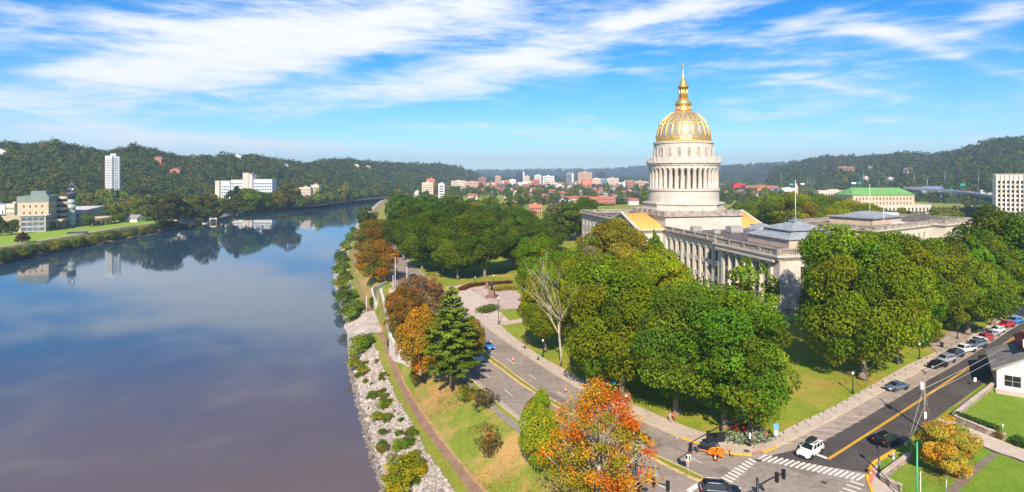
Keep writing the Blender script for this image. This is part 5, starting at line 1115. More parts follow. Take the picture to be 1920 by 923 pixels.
for i in range(46):
    Yy = wr.uniform(66, 140); t = wr.uniform(.12, 1.0)**.8; xx = X_(LW, Yy)*(1-t)+X_(LT, Yy)*t; zz = WZ+(-5.2-WZ)*t; k = F/Yy; py = HY+(CH-zz)*k; w = wr.uniform(.8, 2.4)*k
    shrub(CX+xx*k, py, py-w*wr.uniform(.35, .7), w, wr.choice([(.14, .18, .015), (.10, .15, .015), (.20, .21, .02), (.17, .15, .04)]), 'low weedy tuft growing between the rocks of the near bank', zz, 'weeds on the rocky bank', cm=SHR[i % 3], name='weed_tuft')
# clipped hedge and flower beds by the statue plaza
def bed(name, label, cat, pts, z0, h, col, n, leaf, col2=None, wide=.8, z=0):
    P_ = [G(x, y, z) for x, y in pts]; o = P_[0].copy(); rng = np.random.default_rng(len(pts)*7+n); seg = np.array([[p.x-o.x, p.y-o.y] for p in P_]); t = rng.random(n)*(len(P_)-1); i = t.astype(int); f = (t-i)[:, None]
    xy = seg[i]*(1-f)+seg[i+1]*f+rng.normal(0, wide*.45, (n, 2)); zz = h*rng.random(n)**.6; C = np.c_[xy, zz+z0]; T_ = np.tile(col, (n, 1))*(1+rng.normal(0, .2, (n, 1)))
    if col2 is not None: s = rng.random(n) < .45; T_[s] = np.array(col2)*(1+rng.normal(0, .2, (s.sum(), 1)))
    T = thing(name, label, cat, o); V, Q = leaf_quads(C, np.tile([0, -.3, 1.0], (n, 1)), leaf, rng); c = link('foliage', npmesh('foliage', V, Q, LEAF, np.clip(T_, 0, 1)), T)
    sb = MB()
    for a, b in zip(seg[:-1], seg[1:]):
        d = Vector((b[0]-a[0], b[1]-a[1])); nn = Vector((-d.y, d.x)).normalized()*wide*.55; sb.prism([(a[0]+nn.x, a[1]+nn.y), (b[0]+nn.x, b[1]+nn.y), (b[0]-nn.x, b[1]-nn.y), (a[0]-nn.x, a[1]-nn.y)], .0, z0+h*.35)
    sb.build('soil', mat('garden_soil', (.06, .04, .03), .95), T); return T
bed('flower_bed', 'curving bed of dark red flowers round the back of the statue plaza', 'flower bed', [(866, 545), (872, 541), (884, 537), (905, 534.5), (930, 533), (958, 531)], .1, .8, (.20, .010, .016), 4200, .45, (.10, .07, .02), 1.4)
bed('flower_bed', 'small bed of yellow flowers behind the statue', 'flower bed', [(930, 545), (945, 543), (963, 542)], .1, .7, (.32, .2, .02), 1500, .45, (.10, .15, .02), 3)
bed('hedge', 'low clipped hedge at the corner of the statue lawn', 'hedge', [(906, 587), (914, 584), (924, 581)], .1, 1.3, (.10, .14, .02), 2500, .4, None, 2.2)
bed('flower_bed', 'planted bed of green and white leaves round the traffic signal at the corner', 'flower bed', [(1371, 822), (1385, 828), (1400, 829), (1416, 827), (1432, 820)], .15, .75, (.10, .15, .03), 2500, .3, (.42, .44, .36), 1.6)
bed('flower_bed', 'row of dark red canna flowers behind the corner bed', 'flower bed', [(1374, 817), (1390, 811), (1408, 812)], .2, 1.0, (.30, .02, .02), 500, .3, (.08, .14, .02), .9)
bed('hedge', 'row of small round clipped shrubs on the stone wall above the driveway', 'hedge', [(1798, 788), (1820, 797), (1845, 806), (1866, 813)], .3, .9, (.05, .10, .02), 3500, .25, None, .9)
shrub(1873, 822, 806, 20, (.22, .16, .02), 'orange tipped shrub at the right end of the clipped row'); shrub(1912, 838, 818, 26, (.07, .14, .02), 'bright green shrub at the right edge beside the driveway'); shrub(1906, 828, 815, 16, (.09, .16, .02), 'small green shrub just above the bright one at the right edge')
# ---- the left bank
lb = [(2, 442, 408, 26, DARK, 'dark tree at the left edge in front of the arts centre', 1), (24, 440, 414, 22, DARK, 'small dark tree right of the one at the left edge', 1), (42, 455, 437, 24, (.10, .05, .03), 'low maroon tree on the campus lawn', 1), (85, 433, 418, 11, LIME, 'first of three small bright trees before the glazed wing', 0), (95, 432, 418, 11, LIME, 'second of three small bright trees before the glazed wing', 0), (107, 430, 417, 11, LIME, 'third small bright tree, beside the entrance porch', 0), (167, 425, 403, 22, GREEN, 'round green tree before the long grey wing', 1), (23, 408, 386, 20, OLIVE, 'olive tree behind the low left wings of the arts centre', 0),
      (215, 418, 384, 30, GREEN, 'green tree right of the long grey wing', 1), (228, 416, 398, 14, DARK, 'narrow dark cypress near the white bungalow', 0), (240, 408, 378, 34, OLIVE, 'olive tree behind the white bungalow', 1), (270, 414, 374, 44, GREEN, 'large green tree right of the white bungalow', 1), (305, 421, 364, 62, (.11, .11, .018), 'biggest bronze green tree on the left bank', 1), (335, 418, 372, 44, OLIVE, 'olive tree right of the biggest bank tree', 1), (362, 413, 376, 30, GREEN, 'green tree beside the river boathouse', 1), (386, 415, 365, 42, (.10, .11, .018), 'broad tree between boathouse and concrete slope', 1),
      (445, 405, 352, 48, (.09, .11, .016), 'broad bronze green tree at the water right of the concrete slope', 1), (468, 404, 356, 44, GREEN, 'green tree before the white slab complex, right of the broad one', 1), (492, 402, 364, 36, DARK, 'dark tree at the water below the white slab complex', 1), (518, 398, 360, 36, OLIVE, 'olive waterside tree right of the slab complex', 1), (541, 396, 344, 34, (.10, .10, .018), 'tall bronze tree standing alone at the water', 1), (418, 378, 350, 26, OLIVE, 'olive tree before the left end of the slab complex', 0), (598, 384, 356, 24, GREEN, 'green tree right of the cream riverside buildings', 0), (646, 375, 344, 26, OLIVE, 'tall olive tree farther along the left bank', 0)]
for x, y, t, w, c, l, n in lb: tree(x, y, t-2, w*(1.22 if x > 200 else 1.05), c, l, n, z=-2)
lr = random.Random(8)
for i in range(34):           # waterside trees upriver
    t = i/33; x = 556+t*168+lr.uniform(-3, 3); y = 387-t*21.5+lr.uniform(-1, .5); tree(x, y, y-lr.uniform(14, 24)*(1-.45*t), lr.uniform(14, 24)*(1-.4*t), [GREEN, OLIVE, DARK][i % 3], 'small waterside tree on the left bank upriver', 0, z=-3, group='waterside trees upriver')
for i in range(34):           # trees behind the arts centre and along the hill foot
    x = -20+i*15+lr.uniform(-6, 6); y = lr.uniform(398, 404); tree(x, y, y-lr.uniform(24, 40), lr.uniform(22, 36), [OLIVE, (.12, .12, .02), GREEN][i % 3], 'bushy tree at the foot of the left hill behind the riverside buildings', 0, z=-2, group='trees at the foot of the left hill')
for i in range(120):           # bushes at the water's edge below the campus lawn
    t = i/119; x = -6+735*t**1.25; y = float(np.interp(x, [0, 60, 113, 225, 327, 375, 440, 510, 588, 690, 730], [493, 480, 469, 448, 427.5, 416, 402, 392.5, 379.5, 366, 361]))-lr.uniform(0, 6)*(1-.7*t); w = lr.uniform(16, 27)*(1-.55*t); shrub(x, y, y-w*.85, w, [(.18, .22, .02), (.12, .16, .02), (.24, .25, .02), (.09, .13, .02)][lr.randrange(4)], 'leafy bush in the line along the far waterline of the river', -6.8, 'bushes along the far waterline', cm=SHR[i % 3])
for i, (x, Yt, hh) in enumerate([(188, 628, 20), (196, 622, 23), (203, 626, 22), (210, 618, 24), (217, 624, 21), (225, 628, 22), (234, 622, 19), (180, 622, 18)]):
    zt = hill_z(HL, x, Yt); k = F/Yt; by = HY+(CH-zt)*k; tree(x, by, by-hh*k, 15*k, [GREEN, OLIVE, DARK][i % 3], 'hillside tree standing in front of the foot of the white residential tower', 0, z=zt, group='trees at the foot of the white tower')
# ---- town trees left and right of the dome
ct = random.Random(21); tt = []
for xa, xb, ya, yb, n in ((735, 1230, 352, 396, 112), (1350, 1600, 351, 376, 60)):
    for i in range(n): y = ya+(yb-ya)*ct.random()**1.5; tt.append((ct.uniform(xa, xb), y))
for x, y in sorted(tt, key=lambda q: q[1]):
    if 1000 < x < 1225 and y > 384: continue
    s = (y-HY)/CH; w = ct.uniform(10, 17)*s; h = ct.uniform(11, 17)*s
    c = ct.choice([GREEN, DARK, OLIVE, GREEN, (.11, .13, .02)])
    tree(x, y, y-h, w, c, ('dense green tree among the houses of the town left of the dome' if x < 1300 else 'green tree among the sheds and houses right of the dome'), 0, group='town trees')
# ---- the woods on the hills and the far town canopy: one mass each
def forest(name, pts, cols, leaf=2.1, nq=74, rng=np.random.default_rng(77), rad=(4.8, 8.5)):
    n = len(pts); pts = np.asarray(pts); S = rng.uniform(*rad, n)*np.asarray([p[3] for p in pts]) if pts.shape[1] > 3 else rng.uniform(*rad, n); H = S*rng.uniform(.9, 1.35, n)
    d = rng.normal(0, 1, (n, nq, 3)); d[:, :, 2] = np.abs(d[:, :, 2])*1.1-.35; d /= np.linalg.norm(d, axis=2)[:, :, None]
    bump = 1+.22*np.sin(d[:, :, 0]*5+rng.random((n, 1))*6)*np.sin(d[:, :, 1]*5+rng.random((n, 1))*6)
    C = pts[:, None, :3]+d*bump[:, :, None]*np.stack([S, S, H], 1)[:, None, :]*(.8+.2*rng.random((n, nq, 1))); C[:, :, 2] += (H*.75)[:, None]
    ci = rng.choice(len(cols), n); T = np.asarray(cols)[ci][:, None, :]*np.clip(1+rng.normal(0, .17, (n, 1, 1)), .4, 1.8)*(1+rng.normal(0, .10, (n, nq, 1)))
    sz = np.repeat(S/5.5*leaf, nq); V, Q = leaf_quads(C.reshape(-1, 3), (d*.95+np.array([0, 0, .15])).reshape(-1, 3), 1.0, rng, .18, .9)
    V = ((V.reshape(-1, 4, 3)-C.reshape(-1, 1, 3))*sz[:, None, None]+C.reshape(-1, 1, 3)).reshape(-1, 3)
    # a dark leafy core inside each crown keeps the gaps from showing bare ground
    o = link(name, npmesh(name, V, Q, LEAF, np.clip(T.reshape(-1, 3), .01, 1))); o.color = (1, 1, 1, 1); tag(o, kind='stuff'); return o
def hill_pts(H, step0, a0, a1, tmax=1.12, seed=1, t0=-.12):
    rng = np.random.default_rng(seed); out = []; V = H['V']; T = H['T']; A = H['A']
    for _ in range(400000):
        if len(out) >= step0: break
        a = rng.uniform(a0, a1); t = rng.uniform(t0, tmax); j = (a-A[0])/10; j0 = int(j); f = j-j0
        if j0 < 0 or j0 >= len(A)-1: continue
        i = int(np.searchsorted(T, t))-1
        if i < 0 or i >= len(T)-1: continue
        g = (t-T[i])/(T[i+1]-T[i]); p = (V[i, j0]*(1-f)+V[i, j0+1]*f)*(1-g)+(V[i+1, j0]*(1-f)+V[i+1, j0+1]*f)*g
        out.append((p[0], p[1], p[2], .72+.28*rng.random()+min(1.0, max(0, p[1]-800)/1400*.9)))
    return out
FC = [(.068, .104, .011), (.088, .12, .013), (.105, .12, .014), (.048, .08, .011), (.075, .11, .012), (.125, .115, .016), (.060, .095, .012)]
forest('hillside_woods', hill_pts(HL, 8000, -150, 903, seed=4)+hill_pts(HR, 4200, 1445, 2080, seed=5)+hill_pts(HM, 900, 1300, 1600, seed=6)+hill_pts(HF, 2400, 700, 1450, seed=7), FC)
cp = []; cr = np.random.default_rng(31)
for _ in range(3200):
    px = cr.uniform(740, 1640); py = 341+(26 if px < 1000 else 44)*cr.random()**1.5
    p = G(px, py); cp.append((p.x, p.y, -2.5, .8+.25*cr.random()))
for _ in range(1300):
    px = cr.uniform(860, 1560); py = 335.5+9*cr.random(); p = G(px, py); cp.append((p.x, p.y, -3.5, 1.5+.8*cr.random()))
for _ in range(60):
    px = cr.uniform(690, 775); py = cr.uniform(353, 364); p = G(px, py); cp.append((p.x, p.y, -3.5, .9))
forest('town_tree_canopy', cp, FC[1:], rad=(4.0, 6.5))
# ================================================================ vehicles
def paint(name, c, metal=.3): return mat('car_paint_'+name, c, .32, .04, 1, metal=metal, spec=.5, coat=.6)
TYRE = mat('tyre_rubber', (.02, .02, .02), .9, .1, 4); RIM = mat('alloy_rim', (.45, .45, .46), .35, .1, 4, metal=.7); CGLASS = mat('car_glass', (.015, .018, .022), .08, .1, 2, spec=.7); TRIM = mat('black_trim', (.02, .02, .02), .6, .1, 4)
LAMP = mat('headlamp_lens', (.75, .75, .75), .15, .05, 4); TAIL = mat('tail_lamp_lens', (.45, .02, .02), .25, .1, 4)
def hull(st, W):
    "st: (x, zb, zt, wfac)"
    mb = MB(); k = 10
    for i, (x, zb, zt, f) in enumerate(st):
        w = W/2*f; h = zt-zb
        ring = [(-.82*w, zb), (-.98*w, zb+.18*h), (-w, zb+.5*h), (-.97*w, zb+.8*h), (-.84*w, zt), (.84*w, zt), (.97*w, zb+.8*h), (w, zb+.5*h), (.98*w, zb+.18*h), (.82*w, zb)]
        mb.v += [(x, y, z) for y, z in ring]
    for i in range(len(st)-1):
        for j in range(k): mb.f.append((i*k+j, i*k+(j+1) % k, (i+1)*k+(j+1) % k, (i+1)*k+j)); mb.m.append(0); mb.sm.append(j not in (9,))
    mb.f.append(tuple(range(k-1, -1, -1))); mb.f.append(tuple((len(st)-1)*k+j for j in range(k))); mb.m += [0, 0]; mb.sm += [False, False]; return mb
SPECS = {
 'sedan': dict(L=4.75, W=1.84, st=[(-2.37, .45, .72, .82), (-2.3, .32, .98, .92), (-1.8, .25, 1.05, .98), (-.8, .22, 1.0, 1), (.9, .22, .98, 1), (1.6, .24, .92, .99), (2.1, .28, .80, .93), (2.34, .34, .66, .82), (2.4, .4, .56, .7)], gh=(-1.95, 1.15, 1.0, -1.0, .2, 1.46), ax=(-1.42, 1.42), r=.33),
 'suv': dict(L=4.8, W=1.92, st=[(-2.4, .5, .95, .86), (-2.33, .36, 1.12, .95), (-1.6, .28, 1.14, 1), (0, .27, 1.1, 1), (1.05, .27, 1.08, 1), (1.8, .3, 1.02, .98), (2.2, .33, .93, .92), (2.38, .4, .78, .82), (2.43, .45, .62, .7)], gh=(-2.3, 1.2, 1.1, -1.95, .35, 1.72), ax=(-1.42, 1.45), r=.37),
 'pickup': dict(L=5.8, W=2.0, st=[(-2.9, .5, 1.0, .93), (-2.86, .42, 1.12, .97), (-1.2, .38, 1.12, 1), (-.9, .38, 1.12, 1), (1.1, .38, 1.12, 1), (2.2, .4, 1.1, .98), (2.7, .42, 1.0, .93), (2.86, .48, .85, .86)], gh=(-.75, 1.5, 1.12, -.6, .7, 1.86), ax=(-1.85, 1.85), r=.41),
 'hatch': dict(L=4.2, W=1.8, st=[(-2.1, .45, .85, .84), (-2.04, .32, 1.06, .94), (-1.4, .25, 1.08, .99), (0, .23, 1.03, 1), (.9, .23, 1.0, 1), (1.5, .26, .94, .98), (1.95, .3, .82, .9), (2.1, .38, .62, .75)], gh=(-1.98, 1.1, 1.03, -1.6, .2, 1.55), ax=(-1.25, 1.3), r=.34)}
CARM = {}
def car_meshes(kind, pt, cover=False):
    key = (kind, pt.name, cover)
    if key in CARM: return CARM[key]
    S = SPECS[kind]; W_ = S['W']; b0, b1, zb, t0, t1, zt = S['gh']; wb, wt = W_*.44, W_*.36; out = []
    body = hull(S['st'], W_).mesh('body', [pt, TRIM]); out.append(('body', body, None))
    cab = MB(); ring = lambda x0, x1, w, z: [(x0, -w, z), (x1, -w, z), (x1, w, z), (x0, w, z)]
    mx = .04; cab.add(ring(b0, b1, wb, zb-.06)+ring(t0, t1, wt, zt-.05)+ring(t0+.12, t1-.15, wt-.13, zt), [(0, 1, 5, 4), (1, 2, 6, 5), (2, 3, 7, 6), (3, 0, 4, 7), (4, 5, 9, 8), (5, 6, 10, 9), (6, 7, 11, 10), (7, 4, 8, 11), (8, 9, 10, 11)]); out.append(('cabin', cab.mesh('cabin', pt), None))
    def q(x, side, t): # point on the glasshouse side
        pass
    L_ = lambda a, b, t: a+(b-a)*t
    def pt3(e, s, t):   # e: 0 rear..1 front along, s: -1..1 across, t: height 0..1
        x0, x1 = L_(b0, t0, t), L_(b1, t1, t); w = L_(wb, wt, t); z = L_(zb-.06, zt-.05, t); return Vector((L_(x0, x1, e), w*s, z))
    ws = MB(); a, b, c, d = pt3(1, -.92, .16), pt3(1, .92, .16), pt3(1, .9, .93), pt3(1, -.9, .93); o = Vector((.03, 0, .02)); ws.add([a+o, b+o, c+o, d+o], [(0, 1, 2, 3)]); out.append(('windshield', ws.mesh('windshield', CGLASS), None))
    rw = MB(); a, b, c, d = pt3(0, -.9, .25), pt3(0, .9, .25), pt3(0, .88, .92), pt3(0, -.88, .92); o = Vector((-.03, 0, .02)); rw.add([a+o, d+o, c+o, b+o], [(0, 1, 2, 3)]); out.append(('rear_window', rw.mesh('rear_window', CGLASS), None))
    sp = [(.07, .47), (.50, .93)] if kind != 'suv' else [(.05, .27), (.30, .60), (.63, .94)]
    for s in (-1, 1):
        sw = MB()
        for e0, e1 in sp:
            o = Vector((0, .02*s, 0)); vs = [pt3(e0+.02, s, .2)+o, pt3(e1, s, .2)+o, pt3(e1-.03, s, .9)+o, pt3(e0+.02, s, .9)+o]; sw.add(vs, [(0, 1, 2, 3) if s < 0 else (3, 2, 1, 0)])
        out.append(('side_window', sw.mesh('side_window', CGLASS), None))
    r = S['r']
    wh = MB(); wh.lathe([(r*.62, -.1), (r*.95, -.11), (r, -.06), (r, .06), (r*.95, .11), (r*.62, .1)], 18, caps=False); wm = wh.mesh('wheel', TYRE)
    rm = MB(); rm.lathe([(r*.62, -.085), (r*.63, .085)], 14, caps=True, smooth=False)
    for k in range(5): a = k*2*PI/5; rm.box(.04, r*.6, -.04, .04, .085, .1, 0, Matrix.Rotation(a, 4, 'Z'))
    rme = rm.mesh('rim', RIM)
    for x in S['ax']:
        for s in (-1, 1): out.append(('wheel', wm, (Vector((x, s*(W_/2-.12), r)), s, rme)))
        # dark wheel arches
    ar = MB()
    for x in S['ax']:
        for s in (-1, 1):
            y = s*(W_/2+.004); vs = [(x+(r+.09)*math.cos(t), y, r+(r+.09)*math.sin(t)) for t in np.linspace(-.25, PI+.25, 14)]; ar.add(vs, [tuple(range(14)) if s < 0 else tuple(range(13, -1, -1))])
    out.append(('wheel_arch', ar.mesh('wheel_arch', TRIM), None))
    xs = S['st']; xf = xs[-2][0]; xr = xs[1][0]
    for s in (-1, 1):
        h = MB(); h.ball((xf-.03, s*W_*.33, xs[-2][2]-.03), (.14, .2, .09), 8, 5); out.append(('headlight', h.mesh('headlight', LAMP), None))
        h = MB(); h.ball((xr-.02, s*W_*.38, xs[1][2]-.13), (.09, .14, .11), 8, 5); out.append(('tail_light', h.mesh('tail_light', TAIL), None))
    for s in (-1, 1): m_ = MB(); m_.ball((t1+.45, s*(W_/2+.08), zb+.06), (.09, .12, .08), 6, 4); out.append(('mirror', m_.mesh('mirror', pt), None))
    gr = MB(); gr.box(xs[-1][0]-.06, xs[-1][0]+.02, -W_*.24, W_*.24, xs[-1][1]+.02, xs[-1][2]+.02); out.append(('grille', gr.mesh('grille', TRIM), None))
    if kind == 'pickup':
        bd = MB(); bd.box(-2.75, -.95, -W_*.41, W_*.41, 1.05, 1.125); out.append(('bed_liner', bd.mesh('bed_liner', TRIM), None))
        if cover: cv = MB(); cv.add(ring(-2.85, -.8, W_*.44, 1.1)+ring(-2.7, -.8, W_*.37, 1.78), [(0, 1, 5, 4), (1, 2, 6, 5), (2, 3, 7, 6), (3, 0, 4, 7), (4, 5, 6, 7)]); out.append(('bed_cap', cv.mesh('bed_cap', pt), None)); g = MB(); g.box(-2.5, -1.0, -W_*.43, W_*.43, 1.3, 1.62); out.append(('side_window', g.mesh('side_window', CGLASS), None))
    CARM[key] = out; return out
def heading(a, b, z=0): p, q = G(*a, z), G(*b, z); return math.atan2(q.y-p.y, q.x-p.x)
def car(kind, pt, c, h, label, z=.05, group=None, roofbox=False, cover=False, cat='car', rails=False):
    p = G(c[0], c[1], 0); T = thing('parked_car' if group else 'car', label, cat, (p.x, p.y, z), h, group)
    for nm, me, w in car_meshes(kind, pt, cover):
        if w:
            pos, s, rme = w; o = link(nm, me, T, pos); o.rotation_euler = (PI/2*s, 0, 0) if s < 0 else (-PI/2, 0, 0); link('rim', rme, o)
        else: link(nm, me, T)
    zt = SPECS[kind]['gh'][5]
    if rails: m = MB(); [m.tube([(-1.8, s*.62, zt-.02), (-1.6, s*.62, zt+.07), (.0, s*.62, zt+.07), (.2, s*.62, zt-.03)], .03, 5) for s in (-1, 1)]; m.build('roof_rail', RIM, T)
    if roofbox:
        m = MB(); m.box(-1.2, .1, -.66, -.56, zt+.02, zt+.1); m.box(-1.2, .1, .56, .66, zt+.02, zt+.1); m.build('roof_rail', TRIM, T)
        m = hull([(-1.5, zt+.2, zt+.38, .5), (-1.3, zt+.1, zt+.46, .85), (-.2, zt+.1, zt+.48, 1), (.5, zt+.12, zt+.40, .9), (.75, zt+.2, zt+.3, .5)], .95); m.build('roof_box', TRIM, T)
    return T
H_S = heading((1555, 862), (1729, 749)); H_B = heading((1194, 813), (1044, 735))
WHP, BKP, NVY, SLV, RDP, BLU, GRYB, DKG = paint('white', (.78, .78, .77), 0), paint('black', (.012, .012, .014)), paint('navy', (.012, .022, .05)), paint('silver', (.48, .50, .53), .5), paint('red', (.55, .015, .02)), paint('blue', (.05, .25, .60)), paint('blue_grey', (.12, .16, .21)), paint('dark_green_grey', (.03, .045, .055))
car('suv', WHP, (1519, 853), H_S+PI, 'white SUV with black roof box waiting at the crosswalk', roofbox=True, cat='SUV', z=.06)
car('suv', NVY, (1352, 930), heading((1310, 921), (1390, 927)), 'dark navy blue SUV crossing at the bottom edge of the picture', cat='SUV', z=.06, rails=True)
car('suv', BKP, (1662, 832), H_S-.1, 'black SUV driving away on the cross street beside the corner lawn', cat='SUV', z=.06, rails=True)
HP = heading((1700, 725), (1660, 731))
PK = 'cars parked in the bays along the cross street'
car('sedan', GRYB, (1680, 731), HP, 'blue grey sedan parked alone nearest the crossing, apart from the row', group=PK)
row = [('sedan', BKP, (1757, 689), 'black sedan at the near end of the parked row', 0), ('suv', SLV, (1772, 680), 'silver SUV second in the parked row, beside the black sedan', 0), ('suv', DKG, (1788, 670), 'dark SUV between silver SUV and white pickup', 0), ('pickup', WHP, (1808, 661), 'white pickup truck in the parked row', 0), ('pickup', GRYB, (1829, 652), 'blue grey pickup with capped bed right behind the white pickup', 1), ('sedan', WHP, (1833, 643), 'white sedan half hidden behind the capped pickup', 0),
       ('suv', RDP, (1845, 639), 'red SUV in the middle of the parked row', 0), ('sedan', SLV, (1858, 631), 'silver white sedan just behind the middle red SUV', 0), ('hatch', WHP, (1869, 624), 'white hatchback before the gap in the parked row', 0), ('suv', RDP, (1886, 614), 'red crossover near the far end of the parked row', 0), ('suv', BLU, (1902, 607), 'blue SUV at the far end of the parked row', 0)]
for k, p_, c, l, cv in row: car(k, p_, c, HP+.05, l, group=PK, cover=bool(cv), rails=(k == 'suv'))
car('sedan', BLU, (913, 653), H_B+PI, 'bright blue car coming along the boulevard past the pine')
car('sedan', SLV, (893, 676), H_B+PI, 'silver car in the shade under the right side of the pine'); car('pickup', BKP, (1186, 822), H_B, 'black pickup half hidden at the right edge of the orange maple', cat='pickup')
car('suv', BKP, (1086, 838), H_B+PI, 'black car glimpsed through the orange maple', cat='SUV'); car('sedan', DKG, (774, 521), H_B, 'dark car in the tree shade of the far boulevard'); car('hatch', WHP, (757, 480), H_B, 'white car on the far boulevard between the trees'); car('sedan', SLV, (738, 400), H_B, 'small silver car far up the boulevard')
# ================================================================ people
SKIN = mat('skin', (.48, .29, .2), .6, .05, 4)
def skin_mesh(name, verts, edges, rads, m, root=0, sub=1):
    me = bpy.data.meshes.new(name); me.from_pydata(verts, edges, []); o = bpy.data.objects.new(name, me); COL.objects.link(o)
    md = o.modifiers.new('skin', 'SKIN'); md.use_smooth_shade = True
    for i, r in enumerate(rads): v = me.skin_vertices[0].data[i]; v.radius = r if hasattr(r, '__len__') else (r, r); v.use_root = (i == root)
    sm = o.modifiers.new('sub', 'SUBSURF'); sm.levels = sub; sm.render_levels = sub
    dg = bpy.context.evaluated_depsgraph_get(); ev = o.evaluated_get(dg); res = bpy.data.meshes.new_from_object(ev); bpy.data.objects.remove(o); bpy.data.meshes.remove(me)
    res.materials.clear(); res.materials.append(m); res.name = name; return res
def person(c, h, label, shirt, legs, hair=(.06, .04, .03), step=.32, H=1.72, dress=False, group=None, z=.15):
    p = G(c[0], c[1], 0); T = thing('person', label, 'person', (p.x, p.y, z), h, group); k = H/1.75
    V = []; E = []; Rr = []
    def add(v, r, par=None): V.append(tuple(np.array(v)*k)); Rr.append(tuple(np.array(r)*k) if hasattr(r, '__len__') else r*k); E.append((par, len(V)-1)) if par is not None else None; return len(V)-1
    pel = add((0, 0, .95), (.125, .15)); ab = add((0, 0, 1.12), (.105, .135), pel); ch = add((0, 0, 1.32), (.115, .165), ab); ne = add((0.01, 0, 1.47), .058, ch); hd = add((.03, 0, 1.56), (.088, .078), ne); hd2 = add((.03, 0, 1.68), (.09, .075), hd)
    add((.115, 0, 1.585), .016, hd); L = {}
    for s in (-1, 1):
        hip = add((0, .095*s, .88), .09, pel); kn = add((.5*step*s+.05, .10*s, .49), .06, hip); an = add((step*s*.95-(.06 if s < 0 else 0), .10*s, .09), .04, kn); add((step*s*.95+.16, .11*s, .035), .038, an)
        sh = add((0, .19*s, 1.40), .058, ch); el = add((-.12*s, .24*s, 1.13), .043, sh); wr = add((-.16*s+.12, .24*s, .90), .03, el); pa = add((-.17*s+.15, .24*s, .83), .033, wr)
        for f, (dx, dy, L_) in enumerate(((.035, 0, .075), (.012, .01, .085), (-.012, .01, .08), (-.03, .005, .065))): q = add((V[pa][0]/k+dx, V[pa][1]/k+dy*s, V[pa][2]/k-.045), .0095, pa); add((V[q][0]/k+.008, V[q][1]/k-.012*s, V[q][2]/k-L_*.6), .008, q)
        q = add((V[pa][0]/k+.05, V[pa][1]/k-.01*s, V[pa][2]/k+.0), .011, pa); add((V[q][0]/k+.015, V[q][1]/k-.01*s, V[q][2]/k-.04), .009, q)
    link('body', skin_mesh('body', V, E, Rr, SKIN), T)
    # clothes follow the body
    v2 = []; e2 = []; r2 = []
    def a2(v, r, par=None): v2.append(tuple(np.array(v)*k)); r2.append(tuple(np.array(r)*k) if hasattr(r, '__len__') else r*k); e2.append((par, len(v2)-1)) if par is not None else None; return len(v2)-1
    b = a2((0, 0, .9), (.145, .17)); c1 = a2((0, 0, 1.12), (.12, .15), b); c2 = a2((0, 0, 1.33), (.13, .178), c1); a2((0, 0, 1.44), .075, c2)
    for s in (-1, 1): sh = a2((0, .19*s, 1.40), .072, c2); a2((-.07*s, .222*s, 1.24), .062, sh)
    link('shirt', skin_mesh('shirt', v2, e2, r2, mat('cloth_%.2f_%.2f_%.2f' % shirt, shirt, .9, .08, 6)), T)
    v2.clear(); e2.clear(); r2.clear(); b = a2((0, 0, .98), (.135, .16)); b2 = a2((0, 0, .9), (.135, .165), b)
    for s in (-1, 1): hp = a2((0, .095*s, .86), .102, b2); kn = a2((.5*step*s+.05, .10*s, .50), .075, hp); (a2((step*s*.9-(.05 if s < 0 else 0), .10*s, .15), .058, kn) if not dress else None)
    link('trousers' if not dress else 'shorts', skin_mesh('trousers', v2, e2, r2, mat('legs_%.2f_%.2f' % (legs[0], legs[2]), legs, .9, .08, 6)), T)
    hm = MB(); hm.ball((.012*k, 0, 1.69*k), (.105*k, .092*k, .085*k), 12, 8); hm.ball((-.05*k, 0, 1.62*k), (.06*k, .08*k, .1*k), 10, 6); hm.build('hair', mat('hair_%.2f' % hair[0], hair, .7, .2, 9), T)
    fm = MB()
    for s in (-1, 1): fm.ball((.113*k, .032*s*k, 1.625*k), .012*k, 6, 4)
    fm.build('eye', TRIM, T); fm = MB(); fm.ball((.112*k, 0, 1.545*k), (.008*k, .025*k, .007*k), 6, 4); fm.build('mouth', REDP, T)
    for s in (-1, 1): fm = MB(); fm.ball((step*s*.95*k+.05*k-(.06*k if s < 0 else 0), .105*s*k, .04*k), (.14*k, .05*k, .042*k), 10, 6); fm.build('shoe', WHITE, T)
    return T
HWK = heading((1126, 702), (1250, 770))
person((1174, 757), HWK, 'person in white top walking beside the one in red on the sidewalk', (.75, .74, .72), (.05, .06, .10), group=None)
person((1180, 756), HWK, 'person in red top walking beside the one in white under the big tree', (.60, .03, .03), (.55, .10, .08), (.12, .06, .03), .26)
person((1257, 794), HWK+PI, 'person in pink top and light trousers on the sidewalk by the corner maple', (.62, .30, .42), (.45, .35, .40), (.2, .12, .06), .3, 1.66)
person((1264, 791), HWK+PI, 'person in red clothes walking behind the one in pink', (.60, .04, .04), (.35, .03, .03), (.05, .03, .02), .28)
person((1009, 678), HWK, 'person in turquoise shirt walking ahead near the dead tree', (.03, .42, .45), (.06, .07, .12), (.1, .05, .03), .3)
person((984, 656), HWK, 'person in black clothes farther back on the sidewalk', (.02, .02, .025), (.02, .02, .03), (.04, .03, .02), .22); person((981, 653), HWK, 'person in dark blue top and white trousers behind the one in black', (.03, .04, .09), (.5, .5, .5), (.04, .03, .02), .26)
person((729, 527), HWK, 'person in teal top under the grove trees by the boulevard', (.04, .35, .40), (.05, .05, .08)) if 0 else None
